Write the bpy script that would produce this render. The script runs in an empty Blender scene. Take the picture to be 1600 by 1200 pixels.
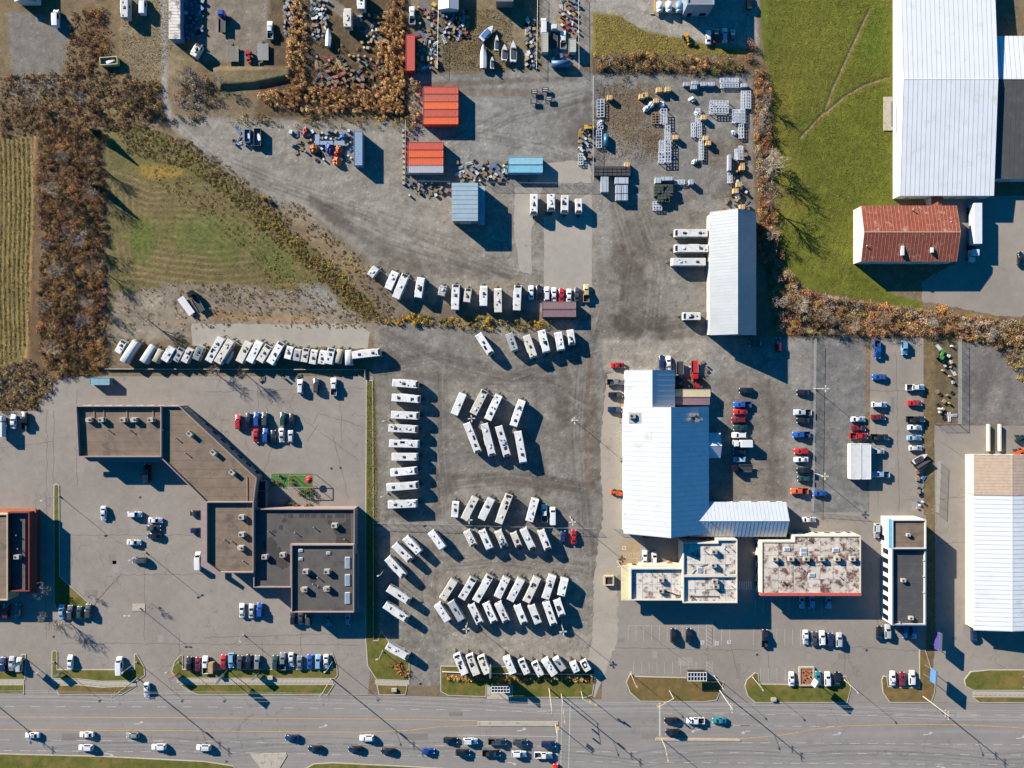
import bpy, bmesh, math, random
import numpy as np
from mathutils import Vector, Matrix
random.seed(7)
R = math.radians
# ---------------------------------------------------------------- camera, sky, sun, exposure
scene = bpy.context.scene
col = scene.collection
S = 0.21            # metres of ground per photo pixel (cars 4.7 m, containers 12.2 m)
H = 233.0           # drone height
CX, CY = 800.0, 600.0
cam_d = bpy.data.cameras.new('camera'); cam = bpy.data.objects.new('camera', cam_d); col.objects.link(cam)
cam.location = (0, 0, H); cam.rotation_euler = (0, 0, 0)
cam_d.sensor_width = 36; cam_d.lens = 18 / (CX * S / H); cam_d.clip_end = 6000; cam_d.clip_start = 1
scene.camera = cam
LIGHT = Vector((2.0, -1.62, -1.0)).normalized()     # direction the sunlight travels
SUN_EL = math.asin(-LIGHT.z)
world = bpy.data.worlds.new('World'); scene.world = world; world.use_nodes = True
wn = world.node_tree.nodes; wl = world.node_tree.links
bg = wn['Background']; sky = wn.new('ShaderNodeTexSky'); sky.sky_type = 'NISHITA'; sky.sun_disc = False
sky.sun_elevation = SUN_EL; sky.sun_rotation = math.atan2(-LIGHT.x, -LIGHT.y)
sky.ozone_density = 4.0; sky.air_density = 1.0; sky.dust_density = 0.1
hs = wn.new('ShaderNodeHueSaturation'); hs.inputs['Saturation'].default_value = 1.55
wl.new(sky.outputs[0], hs.inputs['Color']); wl.new(hs.outputs[0], bg.inputs[0]); bg.inputs[1].default_value = 0.06
sun_d = bpy.data.lights.new('sun', 'SUN'); sun = bpy.data.objects.new('sun', sun_d); col.objects.link(sun)
sun_d.energy = 5.0; sun_d.angle = R(0.5); sun_d.color = (1.0, 0.925, 0.805)
sun.rotation_euler = LIGHT.to_track_quat('-Z', 'Y').to_euler(); sun.location = (-100, 80, 120)
scene.view_settings.view_transform = 'Standard'; scene.view_settings.look = 'None'
scene.view_settings.exposure = 1.7; scene.view_settings.gamma = 1.0
scene.cycles.max_bounces = 5; scene.cycles.diffuse_bounces = 3; scene.cycles.glossy_bounces = 2
scene.cycles.transparent_max_bounces = 8; scene.cycles.use_denoising = True
K = 0.48            # sunlit colour in the photograph -> base colour

# ---------------------------------------------------------------- helpers
def lin(c):
    c = c / 255.0
    return c / 12.92 if c <= .04045 else ((c + .055) / 1.055) ** 2.4
def A(rgb, k=None):
    k = K if k is None else k
    return tuple(min(.85, lin(v) * k) for v in rgb)
def P(px, py, z=0.0):
    f = S * (H - z) / H
    return Vector(((px - CX) * f, (CY - py) * f, z))
def prop(o, label=None, cat=None, group=None, kind=None):
    if label: o['label'] = label
    if cat: o['category'] = cat
    if group: o['group'] = group
    if kind: o['kind'] = kind
    return o
def link(name, data, parent=None, mat=None, loc=None, rz=None):
    o = bpy.data.objects.new(name, data); col.objects.link(o)
    if parent is not None:
        o.parent = parent
        if parent.get('_w'): o.matrix_parent_inverse = Matrix.Translation(-parent.location)    # parts given in place coordinates
    if loc is not None: o.location = loc
    if rz is not None: o.rotation_euler = (0, 0, rz)
    if mat is not None:
        if not data.materials: data.materials.append(mat)
        if data.materials[0] is not mat:
            o.material_slots[0].link = 'OBJECT'; o.material_slots[0].material = mat
    return o
def thing(name, label, cat, loc=(0, 0, 0), rz=0, group=None):
    o = bpy.data.objects.new(name, None); col.objects.link(o)
    o.location = loc; o.rotation_euler = (0, 0, rz); o.empty_display_size = .3
    return prop(o, label, cat, group)
class MB:
    """collects faces of one mesh"""
    def __init__(s): s.v = []; s.f = []; s.m = []
    def add(s, vs, fs, m=0):
        b = len(s.v); s.v += [tuple(v) for v in vs]
        for f in fs: s.f.append([b + i for i in f]); s.m.append(m)
        return s
    def box(s, c, d, rz=0, m=0, taper=1.0, ry=0):
        x, y, z = d[0] / 2, d[1] / 2, d[2] / 2
        M = Matrix.Translation(c) @ Matrix.Rotation(rz, 4, 'Z') @ Matrix.Rotation(ry, 4, 'Y')
        t = taper
        vs = [M @ Vector(p) for p in ((-x, -y, -z), (x, -y, -z), (x, y, -z), (-x, y, -z), (-x * t, -y * t, z), (x * t, -y * t, z), (x * t, y * t, z), (-x * t, y * t, z))]
        return s.add(vs, [(0, 3, 2, 1), (4, 5, 6, 7), (0, 1, 5, 4), (1, 2, 6, 5), (2, 3, 7, 6), (3, 0, 4, 7)], m)
    def tube(s, a, b, r0, r1=None, n=6, m=0, cap=True):
        a = Vector(a); b = Vector(b); r1 = r0 if r1 is None else r1
        d = (b - a).normalized(); u = d.orthogonal().normalized(); w = d.cross(u)
        vs = []
        for p, r in ((a, r0), (b, r1)):
            for i in range(n):
                t = 2 * math.pi * i / n; vs.append(p + (u * math.cos(t) + w * math.sin(t)) * r)
        fs = [(i, (i + 1) % n, n + (i + 1) % n, n + i) for i in range(n)]
        if cap: fs += [tuple(range(n - 1, -1, -1)), tuple(range(n, 2 * n))]
        return s.add(vs, fs, m)
    def prism(s, poly, z0, z1, m=0):
        n = len(poly)
        if area(poly) < 0: poly = poly[::-1]
        vs = [(p[0], p[1], z0) for p in poly] + [(p[0], p[1], z1) for p in poly]
        return s.add(vs, [tuple(range(n - 1, -1, -1)), tuple(range(n, 2 * n))] + [(i, (i + 1) % n, n + (i + 1) % n, n + i) for i in range(n)], m)
    def sheet(s, poly, z, m=0):
        if area(poly) < 0: poly = poly[::-1]
        return s.add([(p[0], p[1], z) for p in poly], [tuple(range(len(poly)))], m)
    def mesh(s, name, mats=(), smooth=False, bevel=0):
        me = bpy.data.meshes.new(name); me.from_pydata(s.v, [], s.f)
        for m in mats: me.materials.append(m)
        if len(mats) > 1: me.polygons.foreach_set('material_index', s.m)
        if bevel:
            bm = bmesh.new(); bm.from_mesh(me)
            bmesh.ops.remove_doubles(bm, verts=bm.verts, dist=1e-5)
            bmesh.ops.bevel(bm, geom=[e for e in bm.edges if e.is_manifold and e.calc_face_angle(0) > .5], offset=bevel, segments=2, affect='EDGES')
            bm.to_mesh(me); bm.free()
        if smooth: me.polygons.foreach_set('use_smooth', [True] * len(me.polygons))
        me.update(); return me
    def build(s, name, mat, parent=None, **kw):
        mats = mat if isinstance(mat, (list, tuple)) else [mat]
        return link(name, s.mesh(name, mats, **kw), parent)
def area(p):
    return .5 * sum(p[i][0] * p[(i + 1) % len(p)][1] - p[(i + 1) % len(p)][0] * p[i][1] for i in range(len(p)))
def inset(poly, d):
    """offset a polygon inwards by d"""
    if area(poly) < 0: poly = poly[::-1]
    n = len(poly); out = []
    for i in range(n):
        a = Vector(poly[i - 1][:2]); b = Vector(poly[i][:2]); c = Vector(poly[(i + 1) % n][:2])
        e1 = (b - a).normalized(); e2 = (c - b).normalized()
        n1 = Vector((-e1.y, e1.x)); n2 = Vector((-e2.y, e2.x))
        k = 1 + n1.dot(n2)
        out.append(b + (n1 + n2) * (d / max(k, .3)))
    return out
def W(poly, z=0): return [P(x, y, z).to_2d() for x, y in poly]
def rect(x0, y0, x1, y1): return [(x0, y0), (x1, y0), (x1, y1), (x0, y1)]

# ---------------------------------------------------------------- materials
MATS = {}
def mat(name, rgb, rough=.7, metal=0.0, var=.12, scale=.8, bump=0.0, coat=0.0, k=None, spec=.5, rnd=.0, dirt=None, stretch=(1, 1, 1)):
    if name in MATS: return MATS[name]
    m = bpy.data.materials.new(name); m.use_nodes = True; MATS[name] = m
    nt = m.node_tree; N = nt.nodes; L = nt.links; b = N['Principled BSDF']
    c = A(rgb, k)
    tc = N.new('ShaderNodeTexCoord'); mp = N.new('ShaderNodeMapping'); mp.inputs['Scale'].default_value = stretch
    if rnd:                                         # each copy gets its own stretch of the pattern
        o_ = N.new('ShaderNodeObjectInfo'); sc_ = N.new('ShaderNodeVectorMath'); sc_.operation = 'SCALE'; sc_.inputs[0].default_value = (137, 91, 53); L.new(o_.outputs['Random'], sc_.inputs['Scale'])
        ad_ = N.new('ShaderNodeVectorMath'); L.new(tc.outputs['Object'], ad_.inputs[0]); L.new(sc_.outputs[0], ad_.inputs[1]); L.new(ad_.outputs[0], mp.inputs[0])
    else: L.new(tc.outputs['Object'], mp.inputs[0])
    nz = N.new('ShaderNodeTexNoise'); nz.inputs['Scale'].default_value = scale; nz.inputs['Detail'].default_value = 5
    L.new(mp.outputs[0], nz.inputs['Vector'])
    rp = N.new('ShaderNodeMapRange'); rp.inputs[1].default_value = .3; rp.inputs[2].default_value = .7
    rp.inputs[3].default_value = 1 - var; rp.inputs[4].default_value = 1 + var
    L.new(nz.outputs[0], rp.inputs[0])
    val = rp.outputs[0]
    if rnd:
        oi = N.new('ShaderNodeObjectInfo'); r2 = N.new('ShaderNodeMapRange'); r2.inputs[3].default_value = 1 - rnd; r2.inputs[4].default_value = 1 + rnd
        L.new(oi.outputs['Random'], r2.inputs[0]); mu = N.new('ShaderNodeMath'); mu.operation = 'MULTIPLY'
        L.new(val, mu.inputs[0]); L.new(r2.outputs[0], mu.inputs[1]); val = mu.outputs[0]
    vm = N.new('ShaderNodeVectorMath'); vm.operation = 'SCALE'; vm.inputs[0].default_value = c
    L.new(val, vm.inputs['Scale'])
    out = vm.outputs[0]
    if dirt:                                        # (rgb, amount, scale)
        n2 = N.new('ShaderNodeTexNoise'); n2.inputs['Scale'].default_value = dirt[2]; n2.inputs['Detail'].default_value = 8; n2.inputs['Roughness'].default_value = .7
        L.new(mp.outputs[0], n2.inputs['Vector'])
        r3 = N.new('ShaderNodeMapRange'); r3.inputs[1].default_value = .62 - .25 * dirt[1]; r3.inputs[2].default_value = .72 - .2 * dirt[1]; r3.clamp = True
        L.new(n2.outputs[0], r3.inputs[0])
        mx = N.new('ShaderNodeMix'); mx.data_type = 'RGBA'; mx.inputs[7].default_value = (*A(dirt[0], k), 1)
        L.new(r3.outputs[0], mx.inputs[0]); L.new(out, mx.inputs[6]); out = mx.outputs[2]
    L.new(out, b.inputs['Base Color'])
    b.inputs['Roughness'].default_value = rough; b.inputs['Metallic'].default_value = metal
    b.inputs['Coat Weight'].default_value = coat; b.inputs['Specular IOR Level'].default_value = spec
    if bump:
        bp = N.new('ShaderNodeBump'); bp.inputs['Strength'].default_value = bump; bp.inputs['Distance'].default_value = .1
        L.new(nz.outputs[0], bp.inputs['Height']); L.new(bp.outputs[0], b.inputs['Normal'])
    return m
def asphalt(name, rgb, crack=.5, mott=.14, patch=.12, seed=0.0, cracksc=.09, lanes=0):
    m = bpy.data.materials.new(name); m.use_nodes = True
    nt = m.node_tree; N = nt.nodes; L = nt.links; b = N['Principled BSDF']
    tc = N.new('ShaderNodeTexCoord'); mp = N.new('ShaderNodeMapping'); mp.inputs['Location'].default_value = (seed, seed * 1.7, 0)
    L.new(tc.outputs['Object'], mp.inputs[0])
    def noise(sc, det=6, rough=.6):
        n = N.new('ShaderNodeTexNoise'); n.inputs['Scale'].default_value = sc; n.inputs['Detail'].default_value = det; n.inputs['Roughness'].default_value = rough
        L.new(mp.outputs[0], n.inputs['Vector']); return n
    def rng(src, a, b_, lo, hi):
        r = N.new('ShaderNodeMapRange'); r.inputs[1].default_value = a; r.inputs[2].default_value = b_; r.inputs[3].default_value = lo; r.inputs[4].default_value = hi
        L.new(src, r.inputs[0]); return r.outputs[0]
    def mul(a, b_):
        x = N.new('ShaderNodeMath'); x.operation = 'MULTIPLY'; L.new(a, x.inputs[0]); L.new(b_, x.inputs[1]); return x.outputs[0]
    big = rng(noise(.045, 4).outputs[0], .3, .7, 1 - mott, 1 + mott)
    mid = rng(noise(.35, 6, .7).outputs[0], .3, .7, 1 - patch, 1 + patch)
    fine = rng(noise(3.5, 3).outputs[0], .3, .7, .9, 1.1)
    wn_ = noise(.15, 3)
    mx = N.new('ShaderNodeMix'); mx.data_type = 'VECTOR'; mx.inputs[0].default_value = .12
    vs = N.new('ShaderNodeVectorMath'); vs.operation = 'SCALE'; vs.inputs['Scale'].default_value = 60
    L.new(wn_.outputs['Color'], vs.inputs[0]); L.new(mp.outputs[0], mx.inputs[4]); L.new(vs.outputs[0], mx.inputs[5])
    vo = N.new('ShaderNodeTexVoronoi'); vo.feature = 'DISTANCE_TO_EDGE'; vo.inputs['Scale'].default_value = cracksc
    L.new(mx.outputs[1], vo.inputs['Vector'])
    ck = rng(vo.outputs[0], .003, .012, 1 - crack * .6, 1.0)
    # where cracks show at all
    cm = N.new('ShaderNodeMix'); cm.data_type = 'FLOAT'; cm.inputs[2].default_value = 1.0
    L.new(rng(noise(.03, 2).outputs[0], .48, .62, 0, 1), cm.inputs[0]); L.new(ck, cm.inputs[3])
    tot = mul(mul(mul(big, mid), fine), cm.outputs[0])
    if lanes:                                       # tyre-polished lanes along the road
        m2 = N.new('ShaderNodeMapping'); m2.inputs['Scale'].default_value = (.012, .75, 1); L.new(tc.outputs['Object'], m2.inputs[0])
        n_ = N.new('ShaderNodeTexNoise'); n_.inputs['Scale'].default_value = 1.0; n_.inputs['Detail'].default_value = 6; n_.inputs['Roughness'].default_value = .65; L.new(m2.outputs[0], n_.inputs['Vector']); tot = mul(tot, rng(n_.outputs[0], .3, .7, 1 - lanes, 1 + lanes))
    # oil spots
    o3 = N.new('ShaderNodeTexVoronoi'); o3.inputs['Scale'].default_value = .3; o3.inputs['Randomness'].default_value = 1; L.new(mx.outputs[1], o3.inputs['Vector'])
    osp = N.new('ShaderNodeMix'); osp.data_type = 'FLOAT'; osp.inputs[2].default_value = 1.0; L.new(rng(noise(.06, 3).outputs[0], .5, .64, 0, 1), osp.inputs[0]); L.new(rng(o3.outputs['Distance'], .08, .28, .8, 1.0), osp.inputs[3]); tot = mul(tot, osp.outputs[0])
    v = N.new('ShaderNodeVectorMath'); v.operation = 'SCALE'; v.inputs[0].default_value = A(rgb); L.new(tot, v.inputs['Scale'])
    L.new(v.outputs[0], b.inputs['Base Color']); b.inputs['Roughness'].default_value = .9; b.inputs['Specular IOR Level'].default_value = .25
    return m
def attr_mat(name, attr='tint', rough=.9, bump=.0, fine=.12, fs=2.5):
    m = bpy.data.materials.new(name); m.use_nodes = True
    nt = m.node_tree; N = nt.nodes; L = nt.links; b = N['Principled BSDF']
    at = N.new('ShaderNodeAttribute'); at.attribute_name = attr
    tc = N.new('ShaderNodeTexCoord')
    n1 = N.new('ShaderNodeTexNoise'); n1.inputs['Scale'].default_value = fs; n1.inputs['Detail'].default_value = 4; L.new(tc.outputs['Object'], n1.inputs['Vector'])
    n2 = N.new('ShaderNodeTexNoise'); n2.inputs['Scale'].default_value = fs * .22; n2.inputs['Detail'].default_value = 6; n2.inputs['Roughness'].default_value = .7; L.new(tc.outputs['Object'], n2.inputs['Vector'])
    ad = N.new('ShaderNodeMath'); ad.operation = 'ADD'; L.new(n1.outputs[0], ad.inputs[0]); L.new(n2.outputs[0], ad.inputs[1])
    r = N.new('ShaderNodeMapRange'); r.inputs[1].default_value = .7; r.inputs[2].default_value = 1.3; r.inputs[3].default_value = 1 - fine; r.inputs[4].default_value = 1 + fine
    L.new(ad.outputs[0], r.inputs[0])
    v = N.new('ShaderNodeVectorMath'); v.operation = 'SCALE'; L.new(at.outputs['Color'], v.inputs[0]); L.new(r.outputs[0], v.inputs['Scale'])
    L.new(v.outputs[0], b.inputs['Base Color']); b.inputs['Roughness'].default_value = rough; b.inputs['Specular IOR Level'].default_value = .2
    if bump:
        bp = N.new('ShaderNodeBump'); bp.inputs['Strength'].default_value = bump; bp.inputs['Distance'].default_value = .25
        L.new(n1.outputs[0], bp.inputs['Height']); L.new(bp.outputs[0], b.inputs['Normal'])
    return m
WHITE = (236, 238, 240)
m_white = mat('white_paint', WHITE, .45, k=.5, var=.05, rnd=.04)
m_glass = mat('dark_glass', (28, 36, 44), .06, var=.02, spec=.8)
m_tyre = mat('tyre_rubber', (38, 38, 40), .85)
m_black = mat('black_plastic', (32, 32, 34), .6)
m_steel = mat('galvanised_steel', (165, 168, 170), .45, .5, rnd=.05)
m_conc = mat('concrete', (196, 184, 166), .9, var=.12, scale=1.5, dirt=((140, 128, 112), .3, .6))
m_kerb = mat('kerb_concrete', (198, 188, 168), .9, var=.15, scale=.7)
m_line = mat('white_line_paint', (205, 202, 196), .7, var=.25, scale=2.0)
m_yline = mat('yellow_line_paint', (226, 172, 96), .7, var=.2, scale=1.0)
m_tin = mat('white_metal_roof', (232, 236, 242), .36, metal=.22, k=.46, var=.05, scale=.25, dirt=((218, 214, 206), .26, .22))
m_tin2 = mat('grey_metal_roof', (200, 206, 210), .42, metal=.2, k=.33, var=.07, scale=.3)
m_tinw = mat('bright_white_metal_roof', (234, 237, 240), .45, k=.55, var=.04, scale=.25, dirt=((222, 218, 210), .25, .15))
m_tseam = mat('roof_seam_shadow_line', (170, 178, 188), .5, k=.45)
m_wallw = mat('white_metal_wall', (238, 236, 228), .5, k=.45, var=.05)
m_cream = mat('cream_wall', (238, 229, 206), .6, k=.45, var=.06)
m_wood = mat('weathered_wood', (176, 146, 108), .85, var=.25, scale=3, rnd=.15)
m_rtu = mat('rooftop_unit_metal', (205, 198, 186), .5, k=.42, rnd=.1)
m_dark = mat('dark_recess', (40, 40, 44), .9)
# ================================================================ ground sheet with mixed soils
def hashn(ix, iy, seed):
    h = (ix.astype(np.int64) * 374761393 + iy.astype(np.int64) * 668265263 + seed * 974634721) & 0xffffffff
    h = ((h ^ (h >> 13)) * 1274126177) & 0xffffffff
    return ((h ^ (h >> 16)) & 0xffff) / 65535.0
def vnoise(x, y, seed=0):
    ix = np.floor(x); iy = np.floor(y); fx = x - ix; fy = y - iy
    fx = fx * fx * (3 - 2 * fx); fy = fy * fy * (3 - 2 * fy)
    a = hashn(ix, iy, seed); b = hashn(ix + 1, iy, seed); c = hashn(ix, iy + 1, seed); d = hashn(ix + 1, iy + 1, seed)
    return (a * (1 - fx) + b * fx) * (1 - fy) + (c * (1 - fx) + d * fx) * fy
def fbm(x, y, sc, seed=0, o=4):
    t = 0; amp = .5; tot = 0
    for i in range(o):
        t = t + amp * vnoise(x / sc * 2 ** i, y / sc * 2 ** i, seed + i * 17); tot += amp; amp *= .55
    return t / tot * 2 - 1                          # about -1..1
def sdist(px, py, poly):
    n = len(poly); dmin = np.full(px.shape, 1e9); ins = np.zeros(px.shape, bool)
    for i in range(n):
        x0, y0 = poly[i]; x1, y1 = poly[(i + 1) % n]
        ex, ey = x1 - x0, y1 - y0; l2 = ex * ex + ey * ey + 1e-9
        t = np.clip(((px - x0) * ex + (py - y0) * ey) / l2, 0, 1)
        dmin = np.minimum(dmin, (px - x0 - t * ex) ** 2 + (py - y0 - t * ey) ** 2)
        if y0 != y1:
            c = ((y0 > py) != (y1 > py)) & (px < (x1 - x0) * (py - y0) / (y1 - y0) + x0); ins ^= c
    d = np.sqrt(dmin); return np.where(ins, d, -d)
def ldist(px, py, pts):
    d = np.full(px.shape, 1e9)
    for (x0, y0), (x1, y1) in zip(pts, pts[1:]):
        ex, ey = x1 - x0, y1 - y0; t = np.clip(((px - x0) * ex + (py - y0) * ey) / (ex * ex + ey * ey + 1e-9), 0, 1)
        d = np.minimum(d, (px - x0 - t * ex) ** 2 + (py - y0 - t * ey) ** 2)
    return np.sqrt(d)
far = [200, 260, 400, 800, 2500]
gx = np.concatenate([[-v for v in far[::-1]], np.arange(-174, 174.1, .45), far])
gy = np.concatenate([[-v for v in far[::-1]], np.arange(-132, 132.1, .45), far])
GX, GY = np.meshgrid(gx, gy); px = GX.ravel() / S + CX; py = CY - GY.ravel() / S
LC = {}
def L3(rgb): return np.array(A(rgb))
gcol = np.empty((px.size, 3)); gcol[:] = L3((134, 116, 90))
N1 = fbm(px, py, 26, 1); N2 = fbm(px, py, 70, 5); N3 = fbm(px, py, 9, 9); N4 = fbm(px, py, 160, 12); N5 = fbm(px, py, 14, 31)
def blend(a, rgb, var, tone=(0, 0, 0)):
    global gcol
    s = np.nonzero(a > .003)[0]
    if not s.size: return
    c = L3(rgb)[None, :] * (1 + var * (.5 * N1[s] + .45 * N2[s] + .5 * N3[s]))[:, None]
    gcol[s] = gcol[s] * (1 - a[s, None]) + np.maximum(c, .004) * a[s, None]
def layer(poly, rgb, soft=3, warp=5, k=1.0, var=.18):
    xs = [p[0] for p in poly]; ys = [p[1] for p in poly]; g = soft + warp + 4
    s = np.nonzero((px > min(xs) - g) & (px < max(xs) + g) & (py > min(ys) - g) & (py < max(ys) + g))[0]
    d = sdist(px[s], py[s], poly) + warp * (N1[s] * .8 + N3[s] * .5)
    a = np.zeros(px.size); t = np.clip((d + soft) / (2 * soft), 0, 1); a[s] = t * t * (3 - 2 * t) * k
    blend(a, rgb, var)
def blob(x, y, rx, ry, rgb, k=.7, rot=0, var=.2, rag=.5):
    c, s_ = math.cos(R(rot)), math.sin(R(rot)); u = ((px - x) * c + (py - y) * s_) / rx; v = (-(px - x) * s_ + (py - y) * c) / ry
    d = np.sqrt(u * u + v * v) + rag * (N1 * .6 + N3 * .7)
    blend(np.clip((1.15 - d) / .6, 0, 1) * k, rgb, var)
def track(pts, w, rgb, k=.5, var=.2, rag=.4):
    d = ldist(px, py, pts) / w + rag * (N5 * .7 + N3 * .6)
    blend(np.clip((1.1 - d) / .7, 0, 1) * k, rgb, var)
far_m = (np.abs(px - 800) > 815) | (np.abs(py - 600) > 615)
# --- west: field, brush, meadow
layer(rect(-400, 150, 52, 640), (150, 130, 76), 2, 3, var=.3)
rows = .5 + .5 * np.sin((px + 5 * N2 + 3 * N4 + 2 * N1) * 2 * math.pi / 7.2)
blend(((px < 48) & (py > 225) & (py < 600)) * np.clip(rows - .35, 0, 1) * .75, (84, 70, 34), .3)
track([(54, 215), (51, 300), (52, 360), (47, 430), (43, 500), (40, 560)], 3.0, (196, 150, 92), .8)
layer([(56, 215), (165, 200), (168, 600), (90, 600), (60, 640), (-30, 650), (-30, 590), (44, 560)], (118, 92, 64), 3, 6, var=.45)
layer([(165, 195), (215, 190), (300, 235), (430, 340), (540, 430), (600, 500), (480, 505), (330, 510), (175, 540)], (114, 106, 60), 4, 5, var=.28)
blob(330, 370, 70, 46, (98, 116, 44), .6); blob(225, 375, 26, 40, (98, 118, 40), .55); blob(430, 405, 40, 30, (94, 112, 42), .55, 30)
blob(250, 268, 46, 13, (176, 142, 60), .85, 4); blob(350, 330, 60, 14, (130, 104, 70), .5, 25)
MP = [(172, 262), (240, 288), (330, 288), (440, 372), (486, 446), (330, 454), (185, 436)]; rr = sdist(px, py, MP); rings = .5 + .5 * np.sin((rr + 5 * N2 + 1.5 * N1) * 2 * math.pi / 9.5)
mead = np.clip((rr + 8) / 12, 0, 1) * np.clip(.75 + .9 * fbm(px, py, 60, 711), 0, 1)
blend(mead * np.clip(rings * 1.5 - .5, 0, 1), (154, 126, 90), .15); blob(335, 368, 66, 40, (94, 112, 42), .4); blob(222, 375, 24, 38, (94, 114, 38), .4); blob(430, 405, 36, 26, (90, 108, 40), .4, 30)
layer([(180, 460), (300, 440), (470, 455), (590, 505), (590, 520), (180, 530)], (146, 132, 114), 6, 12, var=.35)
blob(238, 470, 30, 18, (176, 164, 146), .6); blob(500, 465, 36, 18, (166, 162, 156), .7, 20); blob(345, 492, 60, 10, (180, 140, 90), .5)
blob(420, 497, 90, 8, (176, 136, 88), .55); blob(215, 520, 50, 18, (150, 140, 124), .7)
# --- north-west corner
layer([(-30, -20), (260, -20), (262, 180), (170, 200), (-30, 215)], (124, 104, 74), 4, 8, var=.4)
layer([(15, 20), (110, 25), (90, 150), (20, 150)], (126, 120, 112), 6, 8); blob(150, 60, 26, 50, (112, 84, 52), .8); blob(60, 180, 90, 26, (110, 80, 50), .6)
layer([(190, -20), (285, -20), (285, 120), (190, 130)], (150, 132, 100), 5, 8, var=.3); blob(300, 90, 20, 22, (118, 112, 60), .7)
layer([(330, -20), (425, -20), (440, 60), (440, 95), (300, 100), (300, 50)], (140, 128, 112), 4, 6, var=.25)
layer([(285, 95), (460, 100), (460, 140), (360, 160), (290, 150)], (128, 110, 80), 4, 8, var=.3); layer([(425, -20), (640, -20), (640, 185), (400, 185)], (100, 82, 58), 5, 8, var=.5)
track([(355, 120), (400, 126), (450, 118)], 9, (132, 118, 82), .8)
layer([(500, 0), (515, -10), (600, 60), (580, 62)], (150, 140, 124), 2, 3, .8)
# --- north yards
layer([(640, -20), (925, -20), (925, 112), (640, 112)], (140, 124, 98), 4, 6, var=.3)
layer([(690, 15), (760, 10), (790, 110), (700, 112)], (130, 110, 78), 6, 10, .8, var=.4); layer([(846, -20), (925, -20), (922, 100), (848, 112)], (158, 150, 138), 3, 3)
layer([(920, -20), (1185, -20), (1185, 72), (1100, 80), (925, 82)], (168, 160, 148), 3, 4); layer([(925, 18), (968, 22), (1000, 45), (1100, 68), (1170, 78), (1170, 92), (925, 92)], (142, 126, 62), 4, 4, var=.3)
layer([(640, 118), (928, 110), (930, 300), (640, 300)], (150, 146, 138), 3, 3, var=.16); layer(rect(925, 105, 1180, 345), (146, 140, 130), 3, 3, var=.2)
blob(975, 175, 46, 55, (138, 112, 76), .85); blob(1020, 215, 26, 30, (134, 108, 72), .75); blob(1120, 240, 40, 26, (140, 120, 94), .6); blob(1160, 260, 18, 60, (128, 104, 74), .6)
blob(880, 200, 26, 60, (126, 118, 106), .6, 15); blob(780, 145, 120, 8, (140, 112, 80), .6); track([(640, 135), (760, 128), (900, 122)], 6, (120, 96, 66), .6)
# --- middle yards
layer([(268, 180), (640, 195), (640, 250), (800, 290), (935, 300), (1110, 330), (1110, 540), (935, 505), (880, 490), (640, 470), (575, 420), (520, 400), (430, 320), (330, 245), (280, 205)], (158, 148, 132), 4, 5, var=.16)
track([(255, -20), (258, 90), (256, 150), (268, 190), (320, 235)], 7, (168, 162, 152), .9, rag=.25)
track([(486, 312), (530, 345), (580, 378), (650, 410)], 12, (112, 104, 94), .7); track([(640, 400), (700, 420), (790, 425)], 15, (124, 112, 98), .6); track([(420, 285), (520, 310), (640, 335), (760, 390)], 10, (172, 162, 146), .5)
track([(650, 470), (740, 455), (800, 440)], 10, (160, 138, 100), .5); blob(690, 375, 50, 20, (138, 126, 110), .5, 10)
layer([(430, 320), (470, 320), (540, 375), (600, 425), (575, 440), (520, 415)], (146, 124, 92), 4, 6, .8, var=.3)
layer([(935, 300), (1110, 330), (1110, 545), (935, 545)], (142, 132, 118), 4, 5, .9, var=.2); blob(985, 400, 34, 60, (118, 104, 88), .6, 8); blob(1010, 505, 60, 20, (98, 86, 74), .8, 5); blob(1050, 535, 50, 16, (116, 102, 86), .6)
blob(945, 360, 14, 60, (172, 166, 154), .6); blob(1060, 440, 34, 60, (160, 154, 144), .5); layer([(940, 530), (1110, 530), (1170, 575), (1110, 590), (940, 580)], (178, 166, 148), 4, 5, .9, var=.14)
# --- dirt yard of trailers
layer([(585, 505), (935, 500), (945, 600), (935, 1070), (590, 1070), (583, 600)], (146, 138, 126), 3, 4, var=.24)
for tr in ([(600, 520), (700, 560), (800, 590), (920, 560)], [(690, 600), (690, 700), (680, 800)], [(640, 585), (760, 595), (900, 590)], [(840, 620), (850, 720), (840, 790)], [(930, 520), (915, 600), (920, 700), (915, 800)]):
    track(tr, 9, (122, 110, 97), .6)
track([(922, 560), (922, 650), (920, 760)], 8, (150, 122, 96), .6); track([(930, 850), (925, 950), (920, 1000)], 7, (138, 118, 96), .6)
track([(690, 745), (800, 752), (900, 760)], 10, (118, 102, 86), .65); track([(700, 880), (800, 880), (900, 880)], 12, (144, 130, 112), .6); blob(680, 910, 26, 26, (132, 112, 92), .6)
blob(880, 680, 30, 50, (128, 114, 98), .5); layer([(592, 860), (930, 870), (930, 1060), (592, 1060)], (156, 146, 130), 8, 10, .65, var=.14); layer([(690, 985), (930, 985), (930, 1040), (690, 1040)], (170, 158, 138), 6, 5, .6, var=.1)
layer([(570, 588), (586, 588), (592, 700), (592, 1000), (572, 1000)], (120, 108, 58), 2, 2, .95, var=.3); track([(592, 600), (590, 800), (592, 1000)], 3, (150, 132, 96), .6)
track([(590, 826), (740, 826), (930, 832)], 4, (166, 160, 150), .6)
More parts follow.
